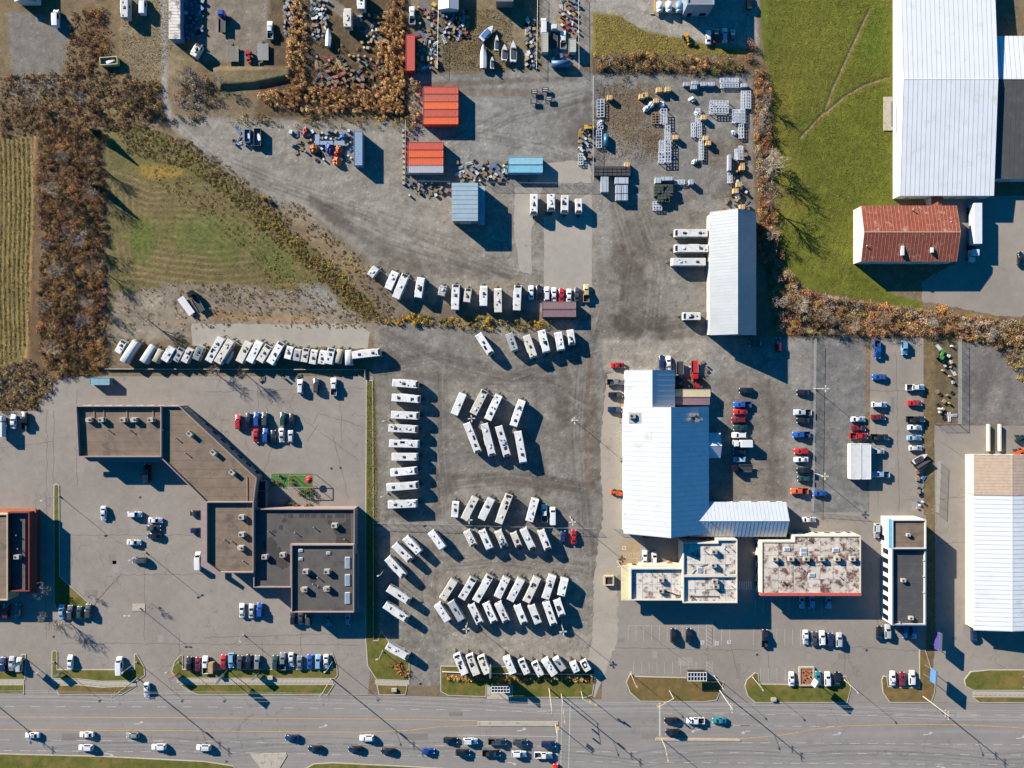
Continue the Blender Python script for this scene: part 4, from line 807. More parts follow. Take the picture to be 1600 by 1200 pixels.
def car_meshes(kind):
    st = CAR[kind]; mb = MB(); rings = []
    for x, w, z0, zb, wt, zt in st:
        rings.append([Vector((x, y, z)) for y, z in ((-w * .9, z0), (-w, z0 + (zb - z0) * .45), (-w * .985, zb), (-wt, zt), (-wt * .5, zt + .03), (wt * .5, zt + .03), (wt, zt), (w * .985, zb), (w, z0 + (zb - z0) * .45), (w * .9, z0))])
    n = 10; vs = [v for r in rings for v in r]; fs = []
    for i in range(len(rings) - 1):
        for j in range(n - 1): fs.append((i * n + j, i * n + j + 1, (i + 1) * n + j + 1, (i + 1) * n + j)[::-1])
        fs.append((i * n + n - 1, i * n, (i + 1) * n, (i + 1) * n + n - 1)[::-1])
    fs.append(tuple(range(n))[::1]); fs.append(tuple(range((len(rings) - 1) * n, len(rings) * n))[::-1])
    mb.add(vs, fs)
    if kind == 'pickup':
        x0, x1 = -2.9, -.88
        for y in (-.94, .94): mb.box(((x0 + x1) / 2, y, .77), (x1 - x0, .1, .68))
        mb.box((x0 + .05, 0, .77), (.1, 1.78, .66)); mb.box((x0 - .06, 0, .55), (.14, 1.8, .2)); mb.box(((x0 + x1) / 2, 0, .5), (x1 - x0 - .05, 1.76, .16))
    body = mb.mesh('body', [MATS['white_paint']], smooth=False)
    bm = bmesh.new(); bm.from_mesh(body); bmesh.ops.recalc_face_normals(bm, faces=bm.faces); bm.to_mesh(body); bm.free()
    for p in body.polygons: p.use_smooth = kind != 'pickup' or p.area < 9
    body.set_sharp_from_angle(angle=R(38))
    r, a, f = GLASS[kind]; out = {'body': body}
    top = lambda i: (rings[i][3], rings[i][6])
    g = lambda pts, off=.015: MB().add(quad_out(pts, off), [(0, 1, 2, 3)])
    a_, b_ = top(f), top(f + 1); out['windshield'] = g([a_[0], b_[0] , b_[1], a_[1]], .03).mesh('windshield', [m_glass])
    if kind != 'van': a_, b_ = top(r), top(r + 1); out['rear_window'] = g([a_[0], b_[0], b_[1], a_[1]], .03).mesh('rear_window', [m_glass])
    sw = MB()
    for s in (0, 1):
        lo = (lambda i: rings[i][2]) if s == 0 else (lambda i: rings[i][7]); hi = (lambda i: rings[i][3]) if s == 0 else (lambda i: rings[i][6])
        i0 = a if kind != 'van' else 2; pts = [lo(i0), lo(f) + Vector((.25, 0, 0)), hi(f), hi(i0)]
        if s: pts = [pts[1], pts[0], pts[3], pts[2]]
        me = g(pts, .015).mesh('side_window', [m_glass]); out['side_window' + str(s)] = me
    L0, L1 = st[0][0], st[-1][0]
    if kind == 'pickup': L0 = -2.9; out['cargo_bed'] = MB().box(((-2.9 - .88) / 2, 0, .6), (1.9, 1.74, .03)).mesh('cargo_bed', [m_bed])
    w, zb = st[-2][1], st[-2][3]
    for s in (-1, 1):
        out['headlight%d' % s] = MB().box((st[-2][0] + .1, s * w * .72, zb - .06), (.3, .34, .14)).mesh('headlight', [m_lamp])
        out['tail_light%d' % s] = MB().box((L0 + .1, s * (.70 if kind != 'pickup' else .92), .8), (.16, .26, .16)).mesh('tail_light', [m_tail])
        out['mirror%d' % s] = MB().box((st[f + 1][0] - .25, s * (st[f][1] + .08), st[f][3] + .05), (.14, .2, .14)).mesh('wing_mirror', [m_black])
    out['_wheels'] = (L1 - .85, L0 + .85, st[2][1] - .1); return out
wheel_me = MB().tube((0, -.11, 0), (0, .11, 0), .33, n=14).tube((0, -.115, 0), (0, .115, 0), .2, n=10, m=1).mesh('wheel', [m_tyre, m_steel])
CARM = {k: car_meshes(k) for k in CAR}
paint_m = {k: mat('paint_' + v[0].replace(' ', '_'), v[1], .28, coat=.6, k=.5 if k == 'w' else .55, var=.03, rnd=.06) for k, v in PAINT.items()}
DIRS = {'n': 90, 's': -90, 'e': 0, 'w': 180}
carcount = 0
def car(x, y, d, kind, colr, where, group, z=0.02):
    global carcount
    a = R(DIRS[d] if isinstance(d, str) else d); c = P(x, y, .9)
    t = thing({'suv': 'suv'}.get(kind, kind), f'{PAINT[colr][0]} {kind if kind != "suv" else "SUV"} {where}', 'van' if kind == 'van' else 'pickup truck' if kind == 'pickup' else 'car', (c.x, c.y, z), a + random.uniform(-.02, .02), group)
    M = CARM[kind]
    for k, me in M.items():
        if k[0] == '_': continue
        o = link(me.name.split('.')[0], me, t)
        if k == 'body': o.material_slots[0].link = 'OBJECT'; o.material_slots[0].material = paint_m[colr]
    xf, xr, wy = M['_wheels']
    for wx in (xf, xr):
        for s in (-1, 1): link('wheel', wheel_me, t, loc=(wx, s * wy, .33))
    carcount += 1; return t
T = {'s': 'sedan', 'u': 'suv', 'h': 'hatchback', 'v': 'van', 'p': 'pickup'}
def cars(where, group, data):
    """data: 'x y dir type colour; ...'"""
    for e in data.split(';'):
        x, y, d, k, c_ = e.split(); car(float(x), float(y), d, T[k], c_, where, group)
cars('in the cluster behind the angled plaza', 'cars behind the angled plaza', '372 659 n u r;388 656 n s k;401 655 n u b;413.5 655 n u d;442 655 n u e;456 657 n s k;400 681 s s r;415 680 n u b;427 683 n s k;440 680 s s w;454 682 n h s')
cars('against the wall behind the angled plaza', 'cars along the rear wall of the plaza lot', '469 604 n u w;494 602 n u d;521.5 604 n p w')
cars('parked beside the dead-end brush', 'vehicles by the brush corner', '20.5 659 n s w;38 657 n p k')
cars('parked out in the open plaza car park', 'cars scattered in the plaza car park', '161.5 802 s s w;210.5 803.5 e u w;242.5 813 e s w;240 825 e s d;241 837.5 w s k;209 847.5 e s w;218 875.5 w u d;230 739 n v k')
cars('pulled up along the plaza shop fronts', 'cars along the plaza shop fronts', '308 802 e s k;307 829 e h n;310 876 n v w;378 954 n s w;393 955 n s s;406 953 n u b')
cars('beside the bare tree by the grass strip', 'cars beside the grass strip', '96 956 n s l;110 957 n u d;124 957 n h e;138 955 n u d'); cars('in the shade of the red-fascia building', 'cars in the shade of the corner building', '10 955 n u m;28 955 n s d;-6 955 n s k')
cars('at the foot of the tall plaza block', 'cars below the tall plaza block', '458 965 n u k;470 965 n s d;481.5 966 n u d;513.5 968 n s t;543.5 968 n h l')
cars('parked nose-in at the long verge with tall sign', 'cars along the long verge', '296 1037 n u k;309 1038 n s m;321 1039 n p w;349 1034 n s r;361.5 1032 s u l;375 1035 n u d;389 1034 n u k;402 1035 n u g;430 1035 n u e;442 1033 n p g;455 1031 s s w;468 1036 n s g;484 1034 n s b;497 1034 n u l;509.5 1034 s s w')
cars('parked by the first driveway verge', 'cars by the first driveway verge', '5 1038 n u n;18 1037 n s s;30 1039 n u s;109.5 1035 n s w;187 1040 n v w'); cars('leaving the plaza driveway', 'cars in the plaza driveway', '229 1078 s s w')
cars('driving in the traffic past the grass bank', 'cars driving past the grass bank', '50 1149 w s w;135 1148 w s w;207 1149 w h g;134 1168 w u w;248 1167 w u w;318 1168 w u w;456 1153 w s n;492 1170 w s k;555 1171 w s k;606 1174 w s k;573 1153 w u w')
cars('queuing at the stop line beside the median', 'cars queuing at the stop line', '704 1157 e s k;735 1158 e u w;777 1159 e p d;813 1160 e u d;857 1163 e u n;669 1174 e h b;723 1176 e u k;768 1177 e p k;811 1178 e u w;849 1180 e p w;868 1205 n s r')
cars('waiting at the opposite stop line by the median', 'cars waiting at the opposite stop line', '1049 1126 w s k;1087 1126 w p w;1124 1126 w s t;1051 1144 w u k')
cars('parked in the marked bays before the stores', 'cars in the marked bays', '1052 993 n u k;1076 993 n u k;1195 997 n p k;1259 996 s s w;1272.5 998 n s d;1284.5 997 n u w;1297.5 999 n h n;1311 1000 n u s')
cars('parked at the front verge by the wooden planter', 'cars at the front verge', '1237 1061 n s w;1278 1060 n s t;1293 1061 n u w;1308 1061 n s k;1395 1060 n s w;1410 1061 n s m;1425 1059 n u w')
cars('below the narrow office end wall', 'cars below the narrow office', '1374 989 n s k;1387 987 n u s;1414 987 s h b;1428 988 s h b'); cars('in front of the cream warehouse', 'cars at the cream warehouse', '1522 992 n s n')
cars('in the shade below the red fascia store', 'cars below the red fascia store', '1253 940 n s s;1268 940 n u l;1294.5 940 n s l'); cars('tucked behind the stepped cream store', 'cars behind the stepped store', '1007.5 871 n s w;1022.5 872 n h w')
cars('beside the white annex end', 'cars beside the white annex', '1264 812 e s w'); cars('beside the narrow office white wall', 'cars beside the narrow office', '1370 829 s u s')
cars('in the far car park by the hedge', 'vehicles in the hedge car park', '1371 546 s p b;1413 543 s u l;1374 589 w s b'); cars('in the right-hand row of the hedge car park', 'cars along the brown strip', '1430 605 w p w;1430 630 w s r;1431 655 w p k;1430 668 w s w;1429 684 w s l;1431 700 w h w') if 0 else cars('nosed against the brown grass strip', 'cars along the brown strip', '1430 605 e p w;1430 630 e s r;1431 655 e p k;1430 668 e s w;1429 684 e s l;1431 700 e h w')
cars('near the white box trailers', 'cars near the white box trailers', '1374 632 e u w;1373 652 e s m;1375 683 e p k;1371 705 w s s;1341 655 e s w;1342 669 e s m;1342 681 e p r;1376 741 w p l')
cars('in the row facing the white metal workshop', 'cars facing the workshop', '1166 610 w s k;1160 632 w p b;1157 643.5 w s r;1154 656 w u m;1157 668 w s e;1155 680 w u w;1157 706 w s k;1156 718 w h l'); cars('standing in the shed shadow', 'cars in the shed shadow', '1216 539 n u m;1182 537 w s k')
cars('backed onto the chain-link fence', 'cars along the chain-link fence', '1256 613 w s k;1254 644 w p s;1256 657 w s k;1252 679 w p b;1252 705 w u r;1252 718 w s w;1256 735 w u k;1256 748 w h e;1249 767 w p o'); cars('just beyond the chain-link fence', 'cars beyond the chain-link fence', '1281 771 w s b')
cars('beside the white workshop doors', 'cars at the workshop doors', '966 571 e s r;962 597 e p g;962 617 e s k;961 640 e s n'); cars('behind the upper workshop block', 'cars behind the workshop', '1034 566 n u n;1044.5 567 n s w')
cars('in the row above the tan container pair', 'cars above the tan containers', '830 457 n s w;842 456 n s k;854.5 459 n u w;865.5 460 n s w;877.5 461 n s r;889 462 n s w;901.5 460 n s d;916 458 n p a')
cars('at the end of the trailer row', 'vehicles at the end of the trailer row', '850.5 802 n p w;863.5 806 n v w'); cars('under the lamp post by the fence', 'cars under the lamp post', '880 839 n h n;896.5 839 n s r')
cars('in the shaded depot car park', 'cars in the depot car park', '1107 58 n s w;1119 56 n s m;1132 55 n u s;1145 57 n s t;1171 3 n u k'); cars('on the loading yard asphalt', 'cars in the loading yard', '1595 404 n s k')
cars('parked in the northern storage yard', 'vehicles in the storage yard', '880 62 n p w;422 47 n p w;644 24 n p w;88 29 n v w;224 10 n v w;849.5 42 n v w')
print('cars', carcount)
# ================================================================ travel trailers
m_rvside = mat('trailer_side', (226, 224, 218), .4, k=.45, var=.04, rnd=.06); m_rvcap = mat('dark_front_cap', (46, 48, 54), .35)
RVROOF = {'w': mat('white_trailer_roof', (240, 239, 236), .5, k=.5, var=.08, scale=.5, rnd=.11, dirt=((206, 200, 188), .35, .6)), 'c': mat('cream_trailer_roof', (234, 227, 212), .55, k=.46, var=.07, rnd=.06, dirt=((190, 176, 150), .2, .7)), 's': mat('grey_trailer_roof', (186, 188, 190), .55, k=.45, var=.08), 'd': mat('slate_trailer_roof', (126, 134, 146), .6, var=.1), 't': mat('white_tarpaulin', (226, 228, 228), .7, k=.42, var=.1, scale=1.2), 'n': mat('tan_tarpaulin', (196, 182, 158), .75, var=.12, scale=1.2)}
ac_me = MB().box((0, 0, .02), (1.0, .75, .16), taper=.95).box((-.05, 0, .16), (.75, .6, .12), taper=.8).mesh('air_conditioner', [m_white], bevel=.03)
acd_me = ac_me.copy(); acd_me.materials.clear(); acd_me.materials.append(mat('dark_ac_shroud', (70, 74, 80), .5))
vent_me = MB().box((0, 0, .06), (.42, .42, .14), taper=.85).mesh('roof_vent', [mat('smoked_vent_lid', (96, 92, 86), .4)]); pipe_me = MB().tube((0, 0, 0), (0, 0, .16), .07, n=7).mesh('vent_pipe', [m_black])
hitch_me = MB().tube((0, -.75, .5), (1.15, 0, .48), .06, n=5).tube((0, .75, .5), (1.15, 0, .48), .06, n=5).tube((1.1, 0, .06), (1.1, 0, .75), .05, n=6).box((1.1, 0, .03), (.25, .25, .05)).box((.5, 0, .75), (.55, .6, .5)).mesh('hitch', [m_black])
rvwheel_me = MB().tube((0, -.12, 0), (0, .12, 0), .35, n=12).mesh('wheel', [m_tyre])
rvcount = 0
def rv(p1, p2, where, group, roof='w', cap=None, slide=None, wd=2.45, h=3.0, seed=None, kind='travel trailer', lbl=None):
    """p1 hitch end, p2 rear end, in photo pixels of the roof"""
    global rvcount
    rvcount += 1; r = random.Random(rvcount * 13 + 5)
    a, b = P(*p1, h).to_2d(), P(*p2, h).to_2d(); d = a - b; L_ = d.length; c = (a + b) / 2; ang = math.atan2(d.y, d.x)
    if L_ < 5.2: wd = min(wd, 2.2); h = 2.6
    cap = (r.random() < .45) if cap is None else cap
    slide = (L_ > 7 and r.random() < .5) if slide is None else slide
    tarp = roof in 'tn'
    look = {'w': 'white', 'c': 'cream-roofed', 's': 'grey-roofed', 'd': 'slate-grey', 't': 'white tarp-covered', 'n': 'tan tarp-covered'}[roof]
    sz = 'long ' if L_ > 8.7 else 'short ' if L_ < 5.8 else ''
    t = thing('travel_trailer', lbl or f'{sz}{look} {kind}{" with dark cap" if cap and not tarp else ""} {where}', 'trailer', (c.x, c.y, 0.015), ang, group)
    hl, hw = L_ / 2, wd / 2; mb = MB()
    prof = [(-hl, .55), (-hl, h - .12), (-hl + .12, h), (hl - .55, h), (hl - .18, h - .25), (hl, h - .8), (hl - .1, .9), (hl - .35, .55)]
    if tarp: prof = [(-hl, .3), (-hl + .05, h - .3), (-hl + .3, h - .04), (0, h + .06), (hl - .5, h - .02), (hl - .15, h - .4), (hl, .4)]
    n = len(prof); rows = [(-1, 1.0, 0), (-.93, .985, .05), (.93, .985, .05), (1, 1.0, 0)] if not tarp else [(-1, 1, 0), (-.9, 1, .0), (-.5, 1, .1), (0, 1, .16), (.5, 1, .1), (.9, 1, 0), (1, 1, 0)]
    for yy, sc, up in rows:
        e = abs(yy) == 1
        for x, z in prof:
            zz = z - (.07 if e and z > h - .5 and not tarp else .3 if e and tarp and z > 1.2 else 0) + (up if z > h - .5 else 0) + (r.uniform(-.08, .08) if tarp else 0)
            mb.v.append((x + (r.uniform(-.05, .05) if tarp else 0), yy * hw, zz))
    for i in range(len(rows) - 1):
        for j in range(n):
            k = (j + 1) % n; mb.f.append([i * n + j, i * n + k, (i + 1) * n + k, (i + 1) * n + j][::-1] if False else [i * n + j, (i + 1) * n + j, (i + 1) * n + k, i * n + k]); mb.m.append(0 if mb.v[i * n + j][2] > h - .45 and mb.v[i * n + k][2] > h - .45 or tarp else 1)
    mb.f.append(list(range(n))); mb.m.append(0 if tarp else 1); mb.f.append([(len(rows) - 1) * n + j for j in range(n)][::-1]); mb.m.append(0 if tarp else 1)
    me = mb.mesh('body', [RVROOF[roof], RVROOF[roof] if tarp else m_rvside], smooth=tarp)
    bm = bmesh.new(); bm.from_mesh(me); bmesh.ops.recalc_face_normals(bm, faces=bm.faces); bm.to_mesh(me); bm.free()
    link('tarpaulin' if tarp else 'body', me, t)
    for wx in ((-.55, .25) if L_ > 5.5 else (-.2,)):
        for s in (-1, 1): link('wheel', rvwheel_me, t, loc=(wx, s * (hw - .16), .35))
    link('hitch', hitch_me, t, loc=(hl - .15, 0, 0))
    if tarp: return t
    mb = MB().box((0, 0, .48), (L_ - .6, wd * .8, .12)); mb.build('chassis', m_black, t)
    nac = 2 if L_ > 8.6 else 1
    for i in range(nac): link('air_conditioner', acd_me if r.random() < .55 else ac_me, t, loc=(r.uniform(-.12, .12) * L_ if nac == 1 else (-.27 + .5 * i) * L_ + r.uniform(-.3, .3), 0, h + .06))
    for i in range(r.randint(1, 4) if L_ > 6 else 2): link('roof_vent', vent_me, t, loc=(r.uniform(-.42, .42) * L_, r.choice((-.5, 0, .45)), h + .04))
    for i in range(r.randint(1, 4)): link('vent_pipe', pipe_me, t, loc=(r.uniform(-.4, .4) * L_, r.uniform(-.9, .9) * hw * .9, h - .02))
    if cap: MB().box((hl - .58, 0, h - .0), (.8, wd * .72, .13)).build('front_cap', m_rvcap, t)
    if r.random() < .3: MB().box((r.uniform(-.1, .2) * L_, r.choice((-.5, .5)), h + .07), (1.5, .7, .04)).build('solar_panel', mat('solar_panel', (26, 34, 62), .15), t)
    if slide:
        s = r.choice((-1, 1)); w_ = r.uniform(2.2, 3.6); MB().box((r.uniform(-.15, .1) * L_, s * (hw + .1), 1.75), (w_, .3, 1.7)).build('slide_out', m_rvside, t)
    for s in (-1, 1):
        for fx in (-.32, .05, .3):
            if r.random() < .7: MB().box((fx * L_, s * (hw + .012), 2.0), (.9, .03, .6)).build('window', m_glass, t)
    MB().box((.18 * L_, hw + .02, 1.55), (.7, .05, 1.85)).build('door', m_white, t)
    MB().tube((-.3 * L_, hw + .09, h - .25), (.28 * L_, hw + .09, h - .25), .07, n=6).build('awning_roll', m_white if r.random() < .5 else m_steel, t)
    MB().box((-hl - .03, 0, 2.1), (.04, 1.3, .55)).build('rear_window', m_glass, t)
    return t
def rvrow(where, group, data, rev=False, **kw):
    for e in data.split(';'):
        q = e.split(); x0, y0, x1, y1 = map(float, q[:4]); a, b = (x0, y0), (x1, y1)
        if rev: a, b = b, a
        rv(a, b, where, group, roof=q[4] if len(q) > 4 else 'w', **kw)
rvrow('in the column along the plaza boundary strip', 'trailers along the boundary strip', '654 601 613 598;657 624 612 621;655 650 611 648;653 671 607 669;655 694 608 693;653 714 612 714;652 735 610 739;654 758 604 762;652 787 606 789')
rvrow('in the herringbone group on bare dirt', 'trailers in the dirt herringbone', '723.5 614.5 709.5 648;758 610 739 647 c;780 617 762 656;816 625 802 666;747.5 708 729 661;769.5 713 756.5 662;793 714 779 666;818 724 809 674')
rvrow('angled below the yellow shrub line', 'trailers below the shrub line', '747 522 768 554;795 521 805 549 s;822.5 524 834.5 559 c;846 516 854.5 551;872 519 877 548;891 515 894.5 539', rev=True)
rvrow('in the loose row above the yellow shrub line', 'trailers above the shrub line', '588 417 577.5 431;618 424 606 452;634 428 618 466;658 433 653 465;693 446 689 462 s;712.5 444 711 484;732 450 729 472 c;756 446 755.5 478;778 450 778.5 488 c;809.5 445 807.5 485')
rvrow('on the pale concrete pad', 'trailers on the concrete pad', '834.5 303 834 335;861 303 861.5 329;883 305 882 333;904 310 904.5 333', rev=True)
rvrow('backed up to the long grey shed', 'trailers at the long shed', '1106 364 1054 364;1107 388 1054 388;1103 409 1049 409', rev=True); rvrow('alone at the corner of the long grey shed', 'trailers at the shed corner', '1067 494 1095 494')
rvrow('slanted in the corner below the wire fence', 'trailers in the fence corner', '673 831 693 858;633 840 656 865;616 851 642 877;605 872 632 902;606 919 640 941;601 945 637 969;604 1009 638 1028', rev=True)
rvrow('slanted just above the wire fence', 'trailers above the wire fence', '712 784 710 809;743 777 725 812 c;768 779 752 812;796 773 779 818 c;837 779 827 815')
rvrow('slanted just below the wire fence', 'trailers below the wire fence', '729 830 741 854 c;753 829 766 859;778 830 789 856 c;802 833 811.5 856 c;817.5 827 833 859;845 829 857 860', rev=True)
rvrow('in the upper half of the double herringbone', 'upper herringbone trailers', '710 907 691 937 c;740 904 721 936;766 900 743 940;792 903 777 934;815 905 797 939;840 903 822 941 c;864 899 852 936;883 904 876.5 931')
rvrow('in the lower half of the double herringbone', 'lower herringbone trailers', '683 945 701 972;704 940 722 971 s;736 945 751 976;759 942 773 974;778 943 792 973;808 946 820 976;830 946 842 976;853 941 866 978;870 937 879 964', rev=True)
rvrow('lined up at the reed bed by the road', 'trailers at the reed bed', '713 1023 727 1054;733 1024 745 1055 c;751 1026 762 1053 c;791 1027 802 1053;814 1032 824 1054;835 1036 846 1057;851 1031 867 1055;868 1029 881 1048 s;895 1036 902 1051;911 1034 920 1049')
rvrow('stored tightly along the plaza rear wall', 'trailers stored along the rear wall', '193 532 182 551;212 533 191 566 t;239 540 222 566 t;250 546 240 566 n;269 542 256 564;283 544 272 564 s;297 544 286 566 c;314 540 304 562 d;346 527 325 565;361 531 339 567 c;389 534 373 566 c;406 533 389 566;420 540 405 565 c;440 535 421 568;453 541 448 561;465 545 462 564 s;478 544 474 566 c;491 546 487 569;505 547 501 569;518 544 513 569;531 545 526 568 n;543.5 546 544 571 t', slide=False)
rvrow('turned sideways at the end of the stored row', 'trailers turned sideways', '595 550 550 555', slide=True)
rvrow('parked in the northern storage yard', 'trailers in the storage yard', '543 12 543 42 c;564 -14 564 14;310 68 300 86 c;194 -8 194 27 s')
print('trailers', rvcount)
# ================================================================ containers, boats, trailers, trucks
def container(x0, y0, x1, y1, rgb, label, group=None, h=2.6, z=0.0):
    X0, Y0, X1, Y1 = wbox(x0, y0, x1, y1, h); L_, w = X1 - X0, Y1 - Y0; rz = 0
    if w > L_: L_, w, rz = w, L_, R(90)
    m = mat('container_%d_%d_%d' % rgb, rgb, .7, var=.16, scale=.7, k=.52, dirt=((max(rgb[0] - 50, 40), max(rgb[1] - 22, 34), max(rgb[2] - 10, 30)), .3, .7))
    t = thing('shipping_container', label, 'container', ((X0 + X1) / 2, (Y0 + Y1) / 2, z + .01), rz, group)
    n = int(L_ / .28); mb = MB()
    for i in range(n):                                     # corrugated walls and roof
        xa = -L_ / 2 + .1 + (L_ - .2) * i / n; xb = xa + (L_ - .2) / n; o = .05 if i % 2 else 0
        mb.box(((xa + xb) / 2, 0, h / 2), (xb - xa, w - .06 - o, h - .14 - o))
    mb.build('body', m, t); mb = MB()
    for sx in (-1, 1):
        for sy in (-1, 1): mb.box((sx * (L_ / 2 - .06), sy * (w / 2 - .06), h / 2), (.12, .12, h))
        mb.box((sx * (L_ / 2 - .06), 0, h - .06), (.12, w, .12)); mb.box((sx * (L_ / 2 - .06), 0, .07), (.12, w, .14))
    for sy in (-1, 1): mb.box((0, sy * (w / 2 - .05), h - .05), (L_ - .24, .1, .1)); mb.box((0, sy * (w / 2 - .05), .06), (L_ - .24, .1, .12))
    mb.build('frame', m, t)
    for s in (-1, 1):
        d = MB().box((L_ / 2 + .02, s * w * .24, h / 2), (.06, w * .45, h - .3)).build('door', m, t); MB().tube((L_ / 2 + .08, s * w * .2, .2), (L_ / 2 + .08, s * w * .2, h - .2), .025, n=5).build('lock_bar', m_steel, d)
    return t
orr = [(216, 84, 62), (206, 96, 70), (246, 104, 36), (208, 82, 60), (244, 100, 40)]
nm = ['rust-orange', 'dull brick-orange', 'bright orange', 'dark rust-orange', 'vivid orange']
for i in range(5): container(661, 135 + i * 11.9, 716, 146.3 + i * 11.9, orr[i], f'{nm[i]} shipping container, {["first","second","middle","fourth","last"][i]} in the block of five', 'block of five orange containers', 2.7)
for i, (c_, n_) in enumerate((((214, 82, 58), 'rust-red'), ((240, 96, 40), 'vivid orange'), ((236, 98, 48), 'orange'), ((186, 184, 190), 'pale grey'))): container(637, 222 + i * 12.1, 692.5, 233.4 + i * 12.1, c_, f'{n_} shipping container in the block of four', 'block of four containers', 2.7)
container(794, 245, 848, 256.5, (150, 204, 220), 'paler of the two blue shipping containers near the hut', 'blue container pair'); container(794, 257.5, 848, 269.5, (128, 198, 222), 'deeper sky blue one of the two blue shipping containers near the hut', 'blue container pair')
container(847, 471, 900, 482.6, (150, 120, 122), 'mauve-brown shipping container beside the parked car row', 'mauve container pair'); container(847, 483.6, 900, 495, (142, 110, 116), 'mauve-brown shipping container beside the shrub line', 'mauve container pair')
container(1055, 608, 1110, 620, (214, 198, 164), 'sandy beige container behind the workshop block', 'containers behind the workshop'); container(1055, 621, 1109, 632.5, (136, 106, 120), 'plum brown container behind the workshop block', 'containers behind the workshop')
container(1330, 694, 1345, 749, (230, 230, 226), 'white box container beside the fence lot', 'white box pair'); container(1346, 694, 1361, 749, (232, 232, 230), 'white box container shading the pale pickup', 'white box pair')
container(634, 54, 648, 110, (206, 70, 56), 'long red container standing along the reed strip'); container(140, 590.5, 171, 601.5, (128, 176, 188), 'teal bin container against the plaza rear wall', h=2.2)
container(553, 205, 566, 258, (132, 160, 190), 'slate blue container beside the awning and tarp clutter', h=3.2)
container(889, 60, 900, 81, (196, 196, 184), 'small cream container in the boat yard', h=2.4); container(846, 50, 856.5, 81, (190, 186, 172), 'beige box body parked behind the white van', h=2.6)
def boat(x, y, ang, L_, w, hull, deck, label, cover=False):
    c = P(x, y, 1.2); t = thing('boat', label, 'boat', (c.x, c.y, .35), R(ang), 'boats in the storage yard'); n = 9; mb = MB(); rows = []
    for i in range(n):
        u = i / (n - 1); xx = -L_ / 2 + L_ * u; ww = w / 2 * (1 if u < .45 else max(.02, 1 - ((u - .45) / .55) ** 2.2)) * (.92 if i == 0 else 1); sh = 1.0 + .3 * max(0, u - .5)
        rows.append([(xx, -ww, sh), (xx, -ww * .8, .35), (xx, 0, .05 + .5 * max(0, u - .75)), (xx, ww * .8, .35), (xx, ww, sh)])
    vs = [v for r_ in rows for v in r_]; mb.add(vs, [(i * 5 + j, (i + 1) * 5 + j, (i + 1) * 5 + j + 1, i * 5 + j + 1)[::-1] for i in range(n - 1) for j in range(4)] + [(0, 1, 2, 3, 4)])
    me = mb.build('hull', hull, t, smooth=True)
    mb = MB(); top = [(r_[0][0] * .97, r_[0][1] * .86, r_[0][2] - .02 + (.0)) for r_ in rows]; vs = top + [(a_, -b_, c_ + (.25 if cover else 0) * 0) for a_, b_, c_ in top] + [(a_, 0, c_ + (.3 if cover else 0)) for a_, b_, c_ in top]
    k = n if not cover else n
    for i in range(n - 1): mb.add([vs[i], vs[i + 1], vs[2 * n + i + 1], vs[2 * n + i]], [(0, 1, 2, 3)]); mb.add([vs[2 * n + i], vs[2 * n + i + 1], vs[n + i + 1], vs[n + i]], [(0, 1, 2, 3)])
    mb.build('boat_cover' if cover else 'deck', deck if cover else m_white, t)
    if not cover:
        MB().box((-L_ * .12, 0, 1.1), (L_ * .5, w * .6, .06)).build('cockpit', deck, t); MB().box((L_ * .14, 0, 1.35), (.1, w * .62, .5), ry=-.5).build('windscreen', m_glass, t)
        MB().box((-L_ / 2 - .15, 0, .9), (.35, .4, 1.0)).build('outboard_motor', m_black, t)
    for fx in (-.25, .2):
        for s in (-1, 1): MB().tube((fx * L_, s * w * .3, -.35), (fx * L_, s * w * .26, .35), .06, n=5).build('stand', m_steel, t)
mbh = mat('blue_hull', (44, 96, 176), .3, k=.55); mcock = mat('dark_cockpit', (60, 52, 56), .8); mbc = mat('blue_boat_cover', (60, 118, 186), .7); mgh = mat('green_hull', (132, 150, 90), .5); mtq = mat('dark_teal', (28, 70, 84), .6)
boat(761, 51, 48, 6.2, 2.6, m_white, mbc, 'white boat with blue interior lying askew', False); boat(755, 88, 90, 8.0, 2.5, mbh, m_white, 'long boat with blue and white covered hull', True); boat(776, 67, 88, 5.2, 1.6, mgh, mtq, 'slim green skiff with dark inside'); boat(788, 82, 88, 5.4, 2.2, m_white, mcock, 'short white motor boat with dark cockpit'); boat(801.6, 80, 90, 7.0, 2.4, m_white, mcock, 'large white motor boat with pointed bow'); boat(769, 98, 90, 4.0, 1.5, mgh, mtq, 'small yellow-green rowing boat')
boat(513, 58, 88, 6.0, 2.0, m_white, m_white, 'white upturned-looking boat among the scrap', True); boat(1437, 716, 30, 5.6, 2.0, m_wood, mcock, 'wooden-decked boat by the brown strip'); boat(1443, 726, 34, 5.0, 1.9, mcock, mcock, 'dark hulled boat by the brown strip', True); boat(359, 558, 60, 4.6, 1.9, m_white, MATS['white_tarpaulin'], 'covered white boat between stored trailers', True)
